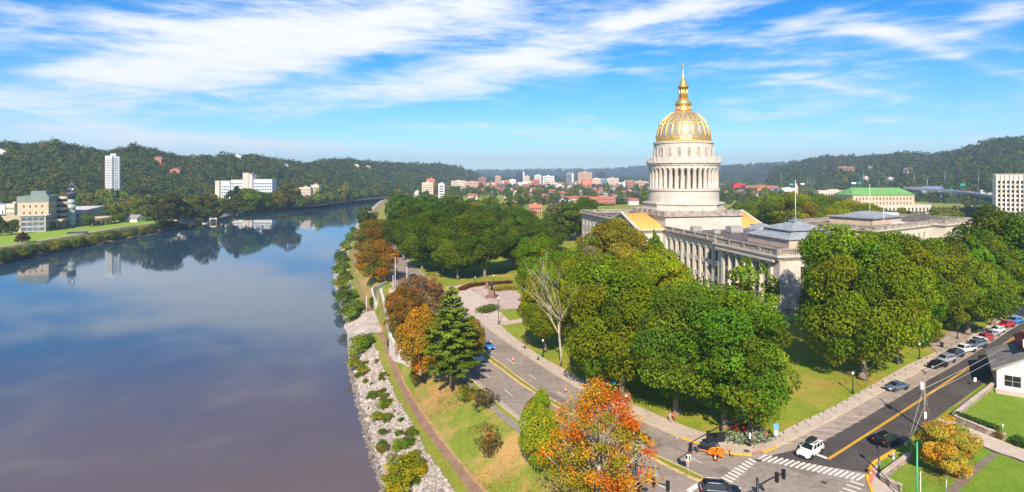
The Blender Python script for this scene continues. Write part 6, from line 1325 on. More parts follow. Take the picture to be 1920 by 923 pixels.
# ================================================================ street furniture
GLOBE = mat('frosted_globe', (.80, .78, .72), .4, .03, 3)
def lamp_post(c, top, label, z=.0, group='black globe lamp posts'):
    p = G(c[0], c[1], z); h = (c[1]-top)*p.y/F; T = thing('lamp_post', label, 'lamp post', p, 0, group)
    m = MB(); m.lathe([(.24, 0), (.24, .15), (.17, .35), (.12, .8), (.09, 1.0), (.07, h-.75), (.13, h-.7), (.13, h-.6)], 10); m.build('post', BLACK, T)
    m = MB(); m.lathe([(.10, h-.6), (.22, h-.35), (.2, h-.1), (.06, h)], 12); m.build('globe', GLOBE, T); m = MB(); m.lathe([(.08, h), (.02, h+.12)], 8); m.build('finial', BLACK, T)
for c, t, l in [((1599, 738), 697, 'black lamp post with white globe beside the huge round maple'), ((1424, 818), 770, 'black lamp post with white globe in the corner flower bed'), ((1724, 674), 643, 'black lamp post by the side road in front of the maples'), ((1795, 636), 606, 'black lamp post in the tree shade behind the parked red SUV'), ((935, 609), 557, 'black lamp post at the path crossing beside the statue lawn'), ((891, 537), 519, 'black lamp post behind the red flower bed, left one'), ((926, 533), 516, 'black lamp post behind the red flower bed, right one'), ((1018, 669), 636, 'black lamp post in the shade left of the dead tree'), ((1915, 577), 556, 'black lamp post beside the far end of the sidewalk'), ((845, 497), 478, 'black lamp post at the edge of the boulevard grove')]: lamp_post(c, t, l)
# parking meters
M0 = None; mr = random.Random(1)
MT = [(1469, 828), (1495, 813), (1519.5, 801), (1544.5, 788), (1567, 777), (1589, 765), (1611, 752), (1633, 741), (1655, 729), (1677, 717.5), (1698, 706), (1718, 695), (1738, 684), (1757, 674), (1775, 663.5), (1793, 653), (1810, 644), (1826, 635), (1842, 627), (1857, 619), (1872, 611), (1887, 604), (1900, 598)]
for i, c in enumerate(MT):
    c = (c[0], c[1]-1.5); p = G(c[0], c[1], .145)
    if M0 is None:
        M0 = thing('parking_meter', 'grey parking meter nearest the corner flower bed, first of the line along the sidewalk', 'parking meter', p, 0, 'parking meters along the cross street')
        m = MB(); m.tube([(0, 0, 0), (0, 0, 1.05)], .03, 6); m.build('pole', STEEL, M0); m = MB(); m.lathe([(.05, 1.05), (.10, 1.1), (.11, 1.3), (.09, 1.42), (.02, 1.48)], 10); m.build('meter_head', mat('meter_housing', (.10, .10, .11), .5), M0)
    else: dup(M0, p, 0, 'grey parking meter in the line along the sidewalk, beyond the first by the corner', 'parking meters along the cross street')
# traffic signals
def signal_head(m, c, ang, h=1.05):
    M = Matrix.Translation(Vector(c)) @ Matrix.Rotation(ang, 4, 'Z'); m.box(-.18, .18, -.14, .14, -h/2, h/2, 0, M)
    for i in range(3): z = (i-1)*.33; m.lathe([(.12, 0), (.13, .22)], 10, tuple(M @ Vector((0, -.14, z))), 0) if 0 else m.box(-.13, .13, -.34, -.14, z+.06, z+.13, 0, M)
    for i, cl in enumerate((1, 2, 3)): z = (1-i)*.33; m.add([M @ Vector((.11*math.cos(t), -.145, z+.11*math.sin(t))) for t in np.linspace(0, 2*PI, 11)[:-1]], [tuple(range(10))], cl)
SIGM = [BLACK, mat('red_lens', (.35, .02, .02), .3), mat('amber_lens', (.40, .20, .02), .3), mat('green_lens', (.02, .25, .12), .3)]
GREENS = mat('street_sign_green', (.01, .33, .24), .5)
def text_obj(name, s, size, m, parent, loc, rot, depth=.004):
    cu = bpy.data.curves.new(name, 'FONT'); cu.body = s; cu.size = size; cu.extrude = depth; cu.align_x = 'CENTER'; cu.align_y = 'CENTER'; o = bpy.data.objects.new(name, cu); COL.objects.link(o)
    dg = bpy.context.evaluated_depsgraph_get(); me = bpy.data.meshes.new_from_object(o.evaluated_get(dg)); bpy.data.objects.remove(o); me.materials.clear(); me.materials.append(m); q = link(name, me, parent, loc); q.rotation_euler = rot; return q
def mast_one():
    p = G(1404.6, 835, .15); T = thing('traffic_signal', 'black traffic signal pole with long curved mast arm at the flower bed corner', 'traffic signal', p, 0)
    tip = P(1294, 831, 59.5*F/840*.79); s = p.y/F; h = (835-745)*s
    m = MB(); m.lathe([(.34, 0), (.34, .12), (.24, .5), (.17, .9), (.14, 1.2), (.11, h)], 12); m.build('pole', BLACK, T)
    zt = 5.9; e = Vector((G(1294, 831, zt).x-p.x, G(1294, 831, zt).y-p.y, zt-.15)); m = MB(); a = Vector((0, 0, (835-782)*s)); pts = [a, a+Vector((e.x*.12, e.y*.12, .55)), Vector((e.x*.3, e.y*.3, a.z+1.0)), Vector((e.x*.6, e.y*.6, (a.z+1.0+e.z)/2+.1)), e]; m.tube(pts, [.11, .10, .09, .08, .06], 8); m.build('mast_arm', BLACK, T)
    ang = math.atan2(e.y, e.x)+PI/2
    for t in (.52, .72, .995): q = Vector((e.x*t, e.y*t, e.z-.45-(0 if t < .9 else .15))); m = MB(); signal_head(m, q, ang+PI); m.build('signal_head', SIGM, T)
    m = MB(); signal_head(m, Vector((0, -.35, 3.3)), .3); m.build('signal_head', SIGM, T)
    for dx, yy in ((-.75, .0), (.75, .15)): m = MB(); m.tube([(0, 0, h-.9), (dx*.9, yy, h-.8)], .03, 5); m.lathe([(.16, -.2), (.2, 0), (.14, .2)], 10, (dx, yy, h-.85)); m.build('camera', mat('camera_housing', (.45, .36, .3), .5), T)
    sg = MB(); sg.box(-1.55, -.12, -.03, .03, h-1.75, h-1.25); g = sg.build('street_sign', GREENS, T); g.rotation_euler[2] = R(25)
    m = MB(); m.box(-.12, .12, -.3, -.12, 1.1, 1.9); m.build('push_button_box', GLOBE, T)
mast_one()
def mast_two():
    p = G(1193, 985, .1); T = thing('traffic_signal', 'black traffic signal pole with two armed heads beside the green post at the bottom', 'traffic signal', p, 0); s = p.y/F; h = 7.3
    m = MB(); m.lathe([(.3, 0), (.3, .15), (.18, .6), (.14, h-.0)], 12); m.build('pole', BLACK, T)
    def w(x, y, z): return G(x, y, z)-p
    k = h-3.0; zA = h-2.6
    e1 = w(1252, 910, 5.2); e0 = Vector((0, 0, 4.6)); m = MB(); m.tube([e0, e0.lerp(e1, .35)+Vector((0, 0, .35)), e0.lerp(e1, .7)+Vector((0, 0, .2)), e1], [.1, .09, .08, .06], 8); m.build('mast_arm', BLACK, T)
    m = MB(); signal_head(m, e1+Vector((0, 0, -.1)), PI-.6, 1.1); m.build('signal_head', SIGM, T); m = MB(); signal_head(m, e0.lerp(e1, .55)+Vector((0, 0, .3)), PI-.6, 1.1); m.build('signal_head', SIGM, T); m = MB(); signal_head(m, Vector((.35, -.1, 4.3)), .2); m.build('signal_head', SIGM, T)
    d = (e1-e0).normalized(); a = math.atan2(d.y, d.x); m = MB(); m.tube([(0, 0, h-.5), (d.x*2.6, d.y*2.6, h-.5)], .05, 6); m.build('sign_arm', BLACK, T)
    m = MB(); m.box(.25, 2.4, -.03, .03, h-1.5, h-.75); g = m.build('street_sign', mat('sign_back_grey', (.32, .36, .42), .4, .1, 1, metal=.3), T); g.rotation_euler[2] = a
mast_two()
def mast_three():
    p = G(1420, 1010, .1); T = thing('traffic_signal', 'pair of black signal heads on a mast arm reaching in at the bottom edge', 'traffic signal', p, 0); m = MB(); h = 6.6
    m.lathe([(.3, 0), (.18, .6), (.13, h)], 12); m.build('pole', BLACK, T)
    e = G(1470, 888, 5.6)-p; q0 = Vector((0, 0, 5.7)); m = MB(); m.tube([q0, q0.lerp(e, .5)+Vector((0, 0, .15)), e], [.1, .08, .06], 8); m.build('mast_arm', BLACK, T)
    a = math.atan2(e.y, e.x)
    for t in (.72, .98): m = MB(); signal_head(m, q0.lerp(e, t)+Vector((0, 0, -.05)), a+PI*.5); m.build('signal_head', SIGM, T)
    e = G(1402, 900, 5.2)-p
mast_three()
# corner pedestrian signal post at the right kerb
def corner_post():
    p = G(1648, 884, .12); T = thing('street_lamp', 'dark post with boxed lamp head at the corner of the right hand lawn', 'street lamp', p, 0); h = (884-842)*p.y/F
    m = MB(); m.lathe([(.22, 0), (.2, .25), (.1, .5), (.08, h)], 10); m.build('post', BLACK, T); m = MB(); m.box(-.28, .28, -.2, .2, h, h+.3); m.box(-.2, .2, -.15, .15, h+.3, h+.42); m.build('lamp_head', mat('dark_lamp_housing', (.05, .05, .055), .5), T); m = MB(); m.box(-.16, .16, -.2, -.08, .9, 1.5); m.build('control_box', STEEL, T)
corner_post()
def green_pole():
    p = G(1719.5, 965, 0); T = thing('street_lamp', 'tall thin green lamp pole standing in front of the yellow orange tree', 'street lamp', p, 0); h = CH-(828-HY)*p.y/F
    m = MB(); m.tube([(0, 0, 0), (0, 0, h)], [.13, .07], 8); m.build('pole', mat('bright_green_paint', (.06, .42, .18), .5), T)
    p = G(1709, 858, 0); T = thing('bell_lamp', 'teal bell shaped hanging lamp on its own short bracket post beside the corner lawn', 'street lamp', p, 0); h = (858-828)*p.y/F; m = MB(); m.tube([(0, 0, 0), (0, 0, h-.2), (-.25, 0, h), (-.7, 0, h-.05)], .06, 6); m.build('post', TEAL, T); m = MB(); m.lathe([(.05, .25), (.14, .1), (.3, -.3), (.05, -.35)], 10, (-.75, 0, h-.15)); m.build('lamp_shade', mat('pale_teal_paint', (.25, .42, .40), .5), T)
    p = G(1188, 965, 0); T = thing('street_lamp', 'pale green lamp post with arm and cobra head beside the orange maple', 'street lamp', p, 0); h = 10.0; m = MB(); m.tube([(0, 0, 0), (0, 0, h)], [.14, .09], 8); m.build('pole', mat('pale_green_paint', (.45, .56, .40), .5), T)
    q = G(1204, 833, 8.8)-p; m = MB(); m.tube([(0, 0, h-1.6), (q.x*.4, q.y*.4, h-1.1), (q.x*.95, q.y*.95, q.z)], .05, 6); m.build('arm', mat('pale_green_paint2', (.62, .58, .50), .5), T); m = MB(); m.ball((q.x, q.y, q.z), (.28, .5, .14), 10, 6); m.build('lamp_head', mat('pale_teal_lamp', (.30, .60, .48), .5), T)
green_pole()
# utility pole with transformer and wires
def utility():
    p = G(1733, 808, 0); T = thing('utility_pole', 'brown wooden utility pole with grey transformer beside the cross street', 'utility pole', p, 0); h = CH-(691-HY)*p.y/F
    m = MB(); m.tube([(0, 0, 0), (.05, 0, h)], [.19, .12], 10); m.build('pole', WOOD, T); m = MB(); m.lathe([(.28, h-3.3), (.30, h-3.2), (.30, h-2.2), (.2, h-2.1)], 12, (-.42, 0, 0)); m.build('transformer', mat('transformer_grey', (.50, .52, .54), .5), T)
    m = MB(); m.box(-.2, .2, -.25, -.15, 2.0, 3.0); m.build('notice_plate', WHITE, T); m = MB(); m.box(-.06, .06, -.7, .7, h-.55, h-.4); m.build('crossarm', WOOD, T)
    WIRE = mat('bare_cable', (.55, .53, .50), .5)
    far = G(2075, 566, 0)
    for i, (z0, z1, sag, lab) in enumerate(((h-.45, 9.5, 1.3, 'upper overhead cable running from the utility pole up the cross street'), (h-3.0, 6.6, 1.6, 'middle overhead cable running from the utility pole up the cross street'), (h-4.0, 5.6, 1.8, 'lower overhead cable running from the utility pole up the cross street'))):
        m = MB(); a = Vector((p.x+.25*i, p.y, z0)); b = Vector((far.x, far.y, z1)); m.tube([a.lerp(b, t)-Vector((0, 0, sag*4*t*(1-t))) for t in np.linspace(0, 1, 24)], .028, 4); m.build('overhead_cable', WIRE, label=lab, cat='cable', group='overhead cables')
    for i, (x, y) in enumerate(((1704, 826), (1746, 792), (1709, 822))):
        m = MB(); g = G(x, y, 0); m.tube([Vector((p.x, p.y, h-(2.6, 3.4, 6)[i])), g], .022, 4); m.build('guy_wire', WIRE, label=['long pale guy wire from the utility pole down to the kerb on the left', 'short guy wire from the utility pole down to the right', 'steep guy wire low on the left of the utility pole'][i], cat='wire', group='guy wires')
utility()
# signs
def sign(c, top, w, hh, face, label, name='road_sign', post=None, rz=0, extra=None, z=0):
    p = G(c[0], c[1], z); h = (c[1]-top)*p.y/F; T = thing(name, label, 'sign', p, rz); m = MB(); m.tube([(0, 0, 0), (0, 0, h)], .045, 6); m.build('post', post or STEEL, T); m = MB(); m.box(-w/2, w/2, -.06, -.03, h-hh, h); m.build('sign_board', face, T)
    if extra: extra(T, h)
    return T
BLKP = mat('black_lettering', (.02, .02, .02), .6)
def med(T, h):
    m = MB(); m.box(-.28, -.08, -.075, -.062, h-.62, h-.25); m.box(-.34, -.02, -.075, -.062, h-.25, h-.15); m.box(.08, .26, -.075, -.062, h-.62, h-.2); m.box(.02, .3, -.076, -.063, h-.72, h-.62); m.build('arrow_marking', BLKP, T); m = MB(); m.box(-.22, .22, -.07, -.04, h-1.02, h-.80); m.build('yellow_plate', YELLOW, T)
sign((1290, 888), 852, .75, .78, WHITE, 'white lane arrow sign with yellow plate on the grass median', post=WHITE, extra=med, z=.19)
def parkp(T, h): m = MB(); m.box(-.3, .3, -.07, -.04, h-1.75, h-1.05); m.build('lower_plate', WHITE, T)
sign((1455, 826), 794, .75, .95, mat('sign_blue', (.14, .38, .62), .5), 'light blue and white sign behind the red hydrant on the lawn edge', extra=parkp)
sign((1150, 738), 716, .85, .45, mat('sign_blue_teal', (.04, .40, .55), .5), 'blue guide sign in the tree shade near the two strollers')
sign((1828, 725), 708, .5, .75, GLOBE, 'small white sign at the kerb in front of the white house'); sign((1726, 960), 884, .12, .1, WHITE, 'thin white stake beside the green lamp pole', name='marker_post', post=WHITE); sign((1880, 808), 795, .22, .25, WHITE, 'small white post light by the clipped shrubs', name='post_light', post=WHITE)
# hydrants
def hydrant(c, label, top, m_, z=.0):
    p = G(c[0], c[1], z); T = thing('fire_hydrant', label, 'fire hydrant', p); m = MB(); m.lathe([(.22, 0), (.22, .1), (.15, .12), (.15, .65), (.2, .68), (.2, .74), (.15, .8), (.06, .95), (.06, 1.0)], 12); m.build('barrel', m_, T)
    for s in (-1, 1): b = MB(); b.tube([(0, 0, .52), (.27*s, 0, .52)], .07, 8); b.build('outlet', top, T)
hydrant((1438, 823), 'red fire hydrant at the right end of the corner flower bed', REDP, REDP, .1); hydrant((1675, 861), 'silver blue fire hydrant on the right corner lawn', mat('hydrant_blue', (.2, .3, .5), .5), mat('hydrant_silver', (.5, .52, .55), .4), .06); hydrant((1633, 888), 'orange hydrant at the kerb corner near the crosswalk', ORANGE, ORANGE, .12)
# sign trailer and cones
def cone(c, label, z=.04):
    p = G(c[0], c[1], 0); T = thing('traffic_cone', label, 'traffic cone', (p.x, p.y, z), 0, 'orange traffic cones'); m = MB(); m.box(-.24, .24, -.24, .24, 0, .07); m.build('base', TRIM, T); m = MB(); m.lathe([(.18, .07), (.13, .4), (.07, 1.05), (.05, 1.1)], 12); m.build('body', ORANGE, T); m = MB(); m.lathe([(.147, .35), (.120, .52)], 12, caps=False); m.lathe([(.106, .65), (.088, .82)], 12, caps=False); m.build('reflective_band', WHITE, T)
for c, l in [((1294, 851), 'striped cone left of the sign trailer near the lane line'), ((1341, 864), 'striped cone in front of the sign trailer wheel'), ((1371, 855), 'striped cone right of the sign trailer at the yellow kerb'), ((962, 678), 'striped cone standing out on the boulevard lane'), ((921, 645), 'striped cone beside the bright blue car'), ((1061, 735), 'small striped cone on the boulevard above the orange maple'), ((1632, 893), 'orange cone at the corner kerb by the crosswalk end')]: cone(c, l)
def trailer():
    p = G(1343, 856, .03); T = thing('sign_trailer', 'orange message sign trailer with black panels parked at the yellow kerb', 'sign trailer', p, R(-28)); 
    m = MB(); m.box(-1.1, 1.0, -.65, .65, .42, .56); m.box(-2.6, -1.1, -.06, .06, .42, .54); m.box(.1, 1.0, -.55, .55, .56, 1.05); m.box(-1.0, -.2, -.5, .5, .56, .82); m.build('chassis', ORANGE, T)
    for s in (-1, 1): w = MB(); w.lathe([(.2, -.09), (.33, -.1), (.35, 0), (.33, .1), (.2, .09)], 16); o = w.build('wheel', TYRE, T, (0.05, s*.82, .35)); o.rotation_euler = (PI/2, 0, 0); r_ = MB(); r_.lathe([(.2, -.07), (.2, .07)], 12, smooth=False); r_.build('rim', WHITE, o); f = MB(); f.box(-.5, .6, s*.82-.14, s*.82+.14, .74, .78); f.build('fender', ORANGE, T)
    m = MB(); m.box(-.32, -.22, -.05, .05, .82, 2.7); m.tube([(-.9, 0, .6), (-.3, 0, 1.9)], .05, 6); m.tube([(.6, 0, 1.0), (-.2, 0, 1.9)], .05, 6); m.build('mast', YELLOW, T)
    m = MB(); m.box(-1.5, 1.3, -.08, .08, 2.0, 3.35, 0, Matrix.Rotation(R(38), 4, 'Z')); m.build('message_board', mat('dark_display', (.015, .017, .022), .3), T)
    m = MB(); m.box(-.9, .9, -.6, .6, 0, .06, 0, Matrix.Translation((-.9, -.5, 2.0)) @ Matrix.Rotation(R(28), 4, 'X') @ Matrix.Rotation(R(20), 4, 'Z')); m.build('solar_panel', mat('solar_cell', (.03, .04, .06), .25), T)
trailer()
# statue and second monument
def statue():
    p = G(922, 557, .1); T = thing('statue', 'dark bronze standing statue on a stepped brown plinth in the plaza', 'statue', p, R(-100)); BZ = mat('dark_bronze', (.05, .04, .035), .5, .2, 2, metal=.5); GRN = mat('brown_granite', (.20, .12, .09), .7, .2, 2)
    m = MB(); m.box(-2.1, 2.1, -1.8, 1.8, 0, .3); m.box(-1.6, 1.6, -1.35, 1.35, .302, .6); m.add([(-1.2, -1, .602), (1.2, -1, .602), (1.2, 1, .602), (-1.2, 1, .602), (-.85, -.75, 2.3), (.85, -.75, 2.3), (.85, .75, 2.3), (-.85, .75, 2.3)], [(0, 1, 5, 4), (1, 2, 6, 5), (2, 3, 7, 6), (3, 0, 4, 7), (4, 5, 6, 7)]); m.build('plinth', GRN, T)
    V = [(0, 0, 3.5), (0, 0, 4.0), (0, 0, 4.5), (0, 0, 4.9), (.05, 0, 5.25), (0, .18, 3.3), (.1, .2, 2.8), (.1, .2, 2.32), (0, -.18, 3.3), (-.05, -.2, 2.8), (-.05, -.2, 2.32), (0, .42, 4.55), (.1, .5, 4.0), (.3, .35, 3.7), (0, -.42, 4.55), (.05, -.52, 4.0), (.1, -.5, 3.5)]
    E = [(0, 1), (1, 2), (2, 3), (3, 4), (0, 5), (5, 6), (6, 7), (0, 8), (8, 9), (9, 10), (2, 11), (11, 12), (12, 13), (2, 14), (14, 15), (15, 16)]
    link('figure', skin_mesh('figure', V, E, [.38, .34, .38, .15, .2, .28, .3, .34, .28, .3, .34, .2, .15, .1, .2, .15, .1], BZ), T)
    p = G(913, 541, .1); T = thing('monument', 'slim brown granite monument behind the bronze statue', 'monument', p, 0); m = MB(); m.box(-.7, .7, -.6, .6, 0, .4); m.box(-.4, .4, -.35, .35, .402, 2.2); m.build('pedestal', GRN, T); m = MB(); m.lathe([(.3, 2.2), (.35, 2.6), (.22, 3.0), (.26, 3.3), (.05, 3.6)], 12); m.build('bust', mat('tan_bronze', (.26, .16, .07), .5), T)
statue()
# benches, rack and bin beside the side road
def bench(c, rz, label, z=.1):
    p = G(c[0], c[1], z); T = thing('park_bench', label, 'bench', p, rz); m = MB()
    for k in range(4): m.box(-.9, .9, -.22+.12*k, -.13+.12*k, .42, .46)
    m.build('seat', WOOD, T); m = MB(); [m.box(-.9, .9, .28, .31, .55+.14*k, .65+.14*k) for k in range(3)]; m.build('backrest', WOOD, T)
    for s in (-1, 1): m = MB(); m.box(s*.75-.03, s*.75+.03, -.22, .3, 0, .42); m.box(s*.75-.03, s*.75+.03, .27, .33, .42, .95); m.build('leg', BLACK, T)
bench((1766, 632), .3, 'bench in the tree shade at the head of the side road'); bench((855, 552), 1.2, 'bench at the left end of the red flower bed')
p = G(1766, 651, .1); T = thing('litter_bin', 'dark litter bin beside the side road and the parked row', 'litter bin', p); m = MB(); m.lathe([(.32, 0), (.36, .9)], 12); m.build('bin', BLACK, T); m = MB(); m.lathe([(.38, .9), (.3, 1.1), (.08, 1.2)], 12); m.build('lid', BLACK, T)
# stone garden walls at the right
RUB = mat('rubble_stone', (.34, .27, .21), .9, .35, 1.4, scale2=4, bump=.6)
def gwall(name, label, pts, h, w=.45, cap=True):
    T = thing(name, label, 'wall', G(pts[0][0], pts[0][1], 0)); o = T.location; m = MB(); cpm = MB()
    for a, b in zip(pts[:-1], pts[1:]): wallseg(m, G(*a)-o, G(*b)-o, w, -.3, h, -.3, h); wallseg(cpm, G(*a)-o, G(*b)-o, w+.12, h, h+.1, h, h+.1)
    m.build('masonry', RUB, T); cpm.build('coping', CONC, T)
gwall('stone_wall', 'low stone retaining wall rounding the near corner lawn', [(1690, 922), (1668, 912), (1653, 903), (1658, 897), (1680, 880), (1705, 862)], .8); gwall('stone_wall', 'dark stone retaining wall under the row of clipped shrubs', [(1788, 786), (1793, 791), (1815, 800), (1850, 815), (1886, 826)], .9); gwall('stone_wall', 'straight stone wall along the lawn before the white house', [(1791, 784), (1806, 772), (1828, 754), (1850, 737), (1868, 722)], .8)
mb = MB(); pts = [(1802, 812), (1828, 832), (1866, 850), (1900, 860), (1960, 884)]
for a, b in zip(pts, pts[1:]): wallseg(mb, G(*a), G(*b), .2, -.1, .22, -.1, .22)
mb.build('lawn_edging', mat('dark_edging', (.12, .10, .09), .9), label='dark low edging between driveway and near lawn', cat='edging')
p = G(1775, 915, 0); T = thing('handrail', 'white metal handrail at the lower end of the brown garden path', 'handrail', p, R(50)); m = MB(); m.tube([(-.8, 0, 0), (-.8, 0, .9), (.8, 0, 1.1), (.8, 0, 0)], .035, 6); m.build('rail', WHITE, T)
# flagpole and light masts by the landing
p = G(741, 545, 0); flagpole(p.x, p.y, 0, (545-484)*p.y/F, 'tall pale light mast at the landing beside the rounded orange tree', False); p = G(737, 543, 0); flagpole(p.x, p.y, 0, (543-518)*p.y/F, 'shorter white pole just left of the tall mast at the landing', False); p = G(763, 541, 0); flagpole(p.x, p.y, 0, (541-502)*p.y/F, 'thin pale pole right of the tall mast at the boulevard edge', False)
p = G(687, 584, -5); flagpole(p.x, p.y, -5, (584-557)*p.y/F, 'white marker pole at the upper corner of the boat landing', False)
p = G(726, 706, -5); T = thing('park_bench', 'small wooden bench on the verge of the river path', 'bench', p, R(70)); m = MB(); m.box(-.8, .8, -.2, .2, .4, .46); m.build('seat', WOOD, T)
for s in (-1, 1): m = MB(); m.box(s*.6-.05, s*.6+.05, -.18, .18, -.2, .4); m.build('leg', WOOD, T)
# ================================================================ rocks of the bank
def rocks():
    rng = np.random.default_rng(8); ico = bmesh.new(); bmesh.ops.create_icosphere(ico, subdivisions=1, radius=1); bv = np.array([v.co[:] for v in ico.verts]); bf = np.array([[v.index for v in f.verts] for f in ico.faces]); ico.free()
    n = 20000; Y = 56+(190-56)*rng.random(n)**1.25; t = rng.random(n)
    t = np.clip(t*1.16-.06, -.06, 1.03); xa = X_(LW, Y); xb = X_(LT, Y); X = xa+(xb-xa)*t; Z = WZ+(-5.2-WZ)*t
    keep = (Y < 145) | ((Y > 172) & (rng.random(n) < .5) & (t < .8)); X, Y, Z = X[keep], Y[keep], Z[keep]; n = len(X)
    S = .09+.42*rng.random(n)**3.5; sc = S[:, None]*rng.uniform(.5, 1.3, (n, 3)); a = rng.random(n)*6.28
    V = bv[None]*(1+rng.normal(0, .24, (n, len(bv), 1)))*sc[:, None, :]; c, s = np.cos(a)[:, None], np.sin(a)[:, None]
    V = np.stack([V[:, :, 0]*c-V[:, :, 1]*s+X[:, None], V[:, :, 0]*s+V[:, :, 1]*c+Y[:, None], V[:, :, 2]*.75+Z[:, None]+.12], 2).reshape(-1, 3)
    Q = (bf[None]+(np.arange(n)*len(bv))[:, None, None]).reshape(-1, 3); v = (1+rng.normal(0, .22, (n, 1, 1)))*np.where(t < .1, .55, 1)[keep][:, None, None]; w = rng.normal(0, .05, (n, 1, 1)); T = np.array([.36, .305, .26])*v*np.concatenate([1+w, np.ones_like(w), 1-w], 2); T = np.repeat(T, len(bf), 1).reshape(-1, 3)
    m = bpy.data.materials.new('riprap_stone'); m.use_nodes = True; at = m.node_tree.nodes.new('ShaderNodeAttribute'); at.attribute_name = 'tint'; b = m.node_tree.nodes['Principled BSDF']; b.inputs['Roughness'].default_value = .9; m.node_tree.links.new(at.outputs['Color'], b.inputs['Base Color'])
    tag(link('riprap_rocks', npmesh('riprap_rocks', V, Q, m, np.clip(T, .05, .9))), kind='stuff')
rocks()
# grass tufts over the near lawns, so that they do not read as flat colour
def tufts(name, regions, n, cols, h, rng=np.random.default_rng(14)):
    Cs = []
    for pts, z, dens in regions:
        P_ = np.array([[G(x, y, z).x, G(x, y, z).y] for x, y in pts]); lo, hi = P_.min(0), P_.max(0); k = int(dens*(hi-lo).prod()); q = lo+(hi-lo)*rng.random((k, 2)); ins = np.zeros(k, bool); j = len(P_)-1
        for i in range(len(P_)):
            c = ((P_[i, 1] > q[:, 1]) != (P_[j, 1] > q[:, 1])) & (q[:, 0] < (P_[j, 0]-P_[i, 0])*(q[:, 1]-P_[i, 1])/(P_[j, 1]-P_[i, 1]+1e-9)+P_[i, 0]); ins ^= c; j = i
        q = q[ins]; Cs.append(np.c_[q, np.full(len(q), z+h*.4)])
    C = np.concatenate(Cs); V, Q = leaf_quads(C, np.tile([0, -.9, .5], (len(C), 1)), h*2.0, rng, .6, .7); T = np.asarray(cols)[rng.choice(len(cols), len(C))]*(1+rng.normal(0, .22, (len(C), 1)))
    o = link(name, npmesh(name, V, Q, LEAF, np.clip(T, .01, 1))); o.color = (1, 1, 1, 1); tag(o, kind='stuff')
def scatter_leaves():
    rng = np.random.default_rng(5); Cs = []
    for (x, y), sx, sy, k in (((1090, 880), 120, 40, 2600), ((846, 725), 55, 22, 1600), ((1776, 885), 60, 20, 1200), ((915, 850), 45, 22, 700), ((775, 705), 45, 22, 900), ((1606, 716), 80, 18, 900)):
        px = x+rng.normal(0, sx*.6, k); py = y+rng.normal(0, sy*.6, k)
        for a, b in zip(px, py):
            p = G(a, b, 0); z = .06
            if p.x < X_(LL, p.y): t = (X_(LL, p.y)-p.x)/max(.1, X_(LL, p.y)-X_(LQ, p.y)); z = -5*t+.32
            if p.x > X_(LQ, p.y): Cs.append((p.x, p.y, z))
    C = np.array(Cs); V, Q = leaf_quads(C, np.tile([0, 0, 1.0], (len(C), 1)), .2, rng, .25, .8); cols = np.array([(.42, .16, .04), (.48, .26, .06), (.30, .15, .06), (.36, .22, .10)])
    o = link('fallen_leaves', npmesh('fallen_leaves', V, Q, LEAF, cols[rng.integers(0, 4, len(C))]*(1+rng.normal(0, .2, (len(C), 1))))); o.color = (1, 1, 1, 1); tag(o, kind='stuff')
scatter_leaves()
def cracks():
    rr = random.Random(6); mb = MB(); CR = mat('tar_seam', (.10, .085, .075), .9)
    for (x, y), (x1, y1) in (((1100, 760), (1290, 850)), ((1000, 715), (1090, 765)), ((1330, 880), (1420, 905)), ((1240, 815), (1226, 860)), ((1150, 770), (1130, 800)), ((930, 655), (960, 690)), ((1450, 875), (1560, 920)), ((1480, 838), (1530, 815)), ((1600, 790), (1640, 760)), ((1560, 895), (1500, 923))):
        a, b = G(x, y, .064), G(x1, y1, .064); n = 9; pr = None
        for i in range(n+1):
            q = a.lerp(b, i/n)+Vector((rr.uniform(-.35, .35), rr.uniform(-.35, .35), 0))
            if pr is not None: d = q-pr; nn = Vector((-d.y, d.x, 0)).normalized()*.022; mb.add([pr+nn, pr-nn, q-nn, q+nn], [(0, 1, 2, 3)])
            pr = q
    mb.build('asphalt_crack', CR, kind='structure')
    mb = MB()
    for x, y, w, h in ((1225, 830, 3, 2), (1360, 885, 2.5, 2), (1500, 880, 4, 2.2), (1040, 745, 5, 1.6), (960, 700, 4, 1.5), (1120, 790, 6, 1.8)): c = G(x, y, .058); mb.cbox((c.x, c.y, .058), (w, h, .004), 0, H_B)
    mb.build('asphalt_patch', mat('patched_asphalt', (.22, .18, .15), .9, .2, .8), kind='structure')
cracks()
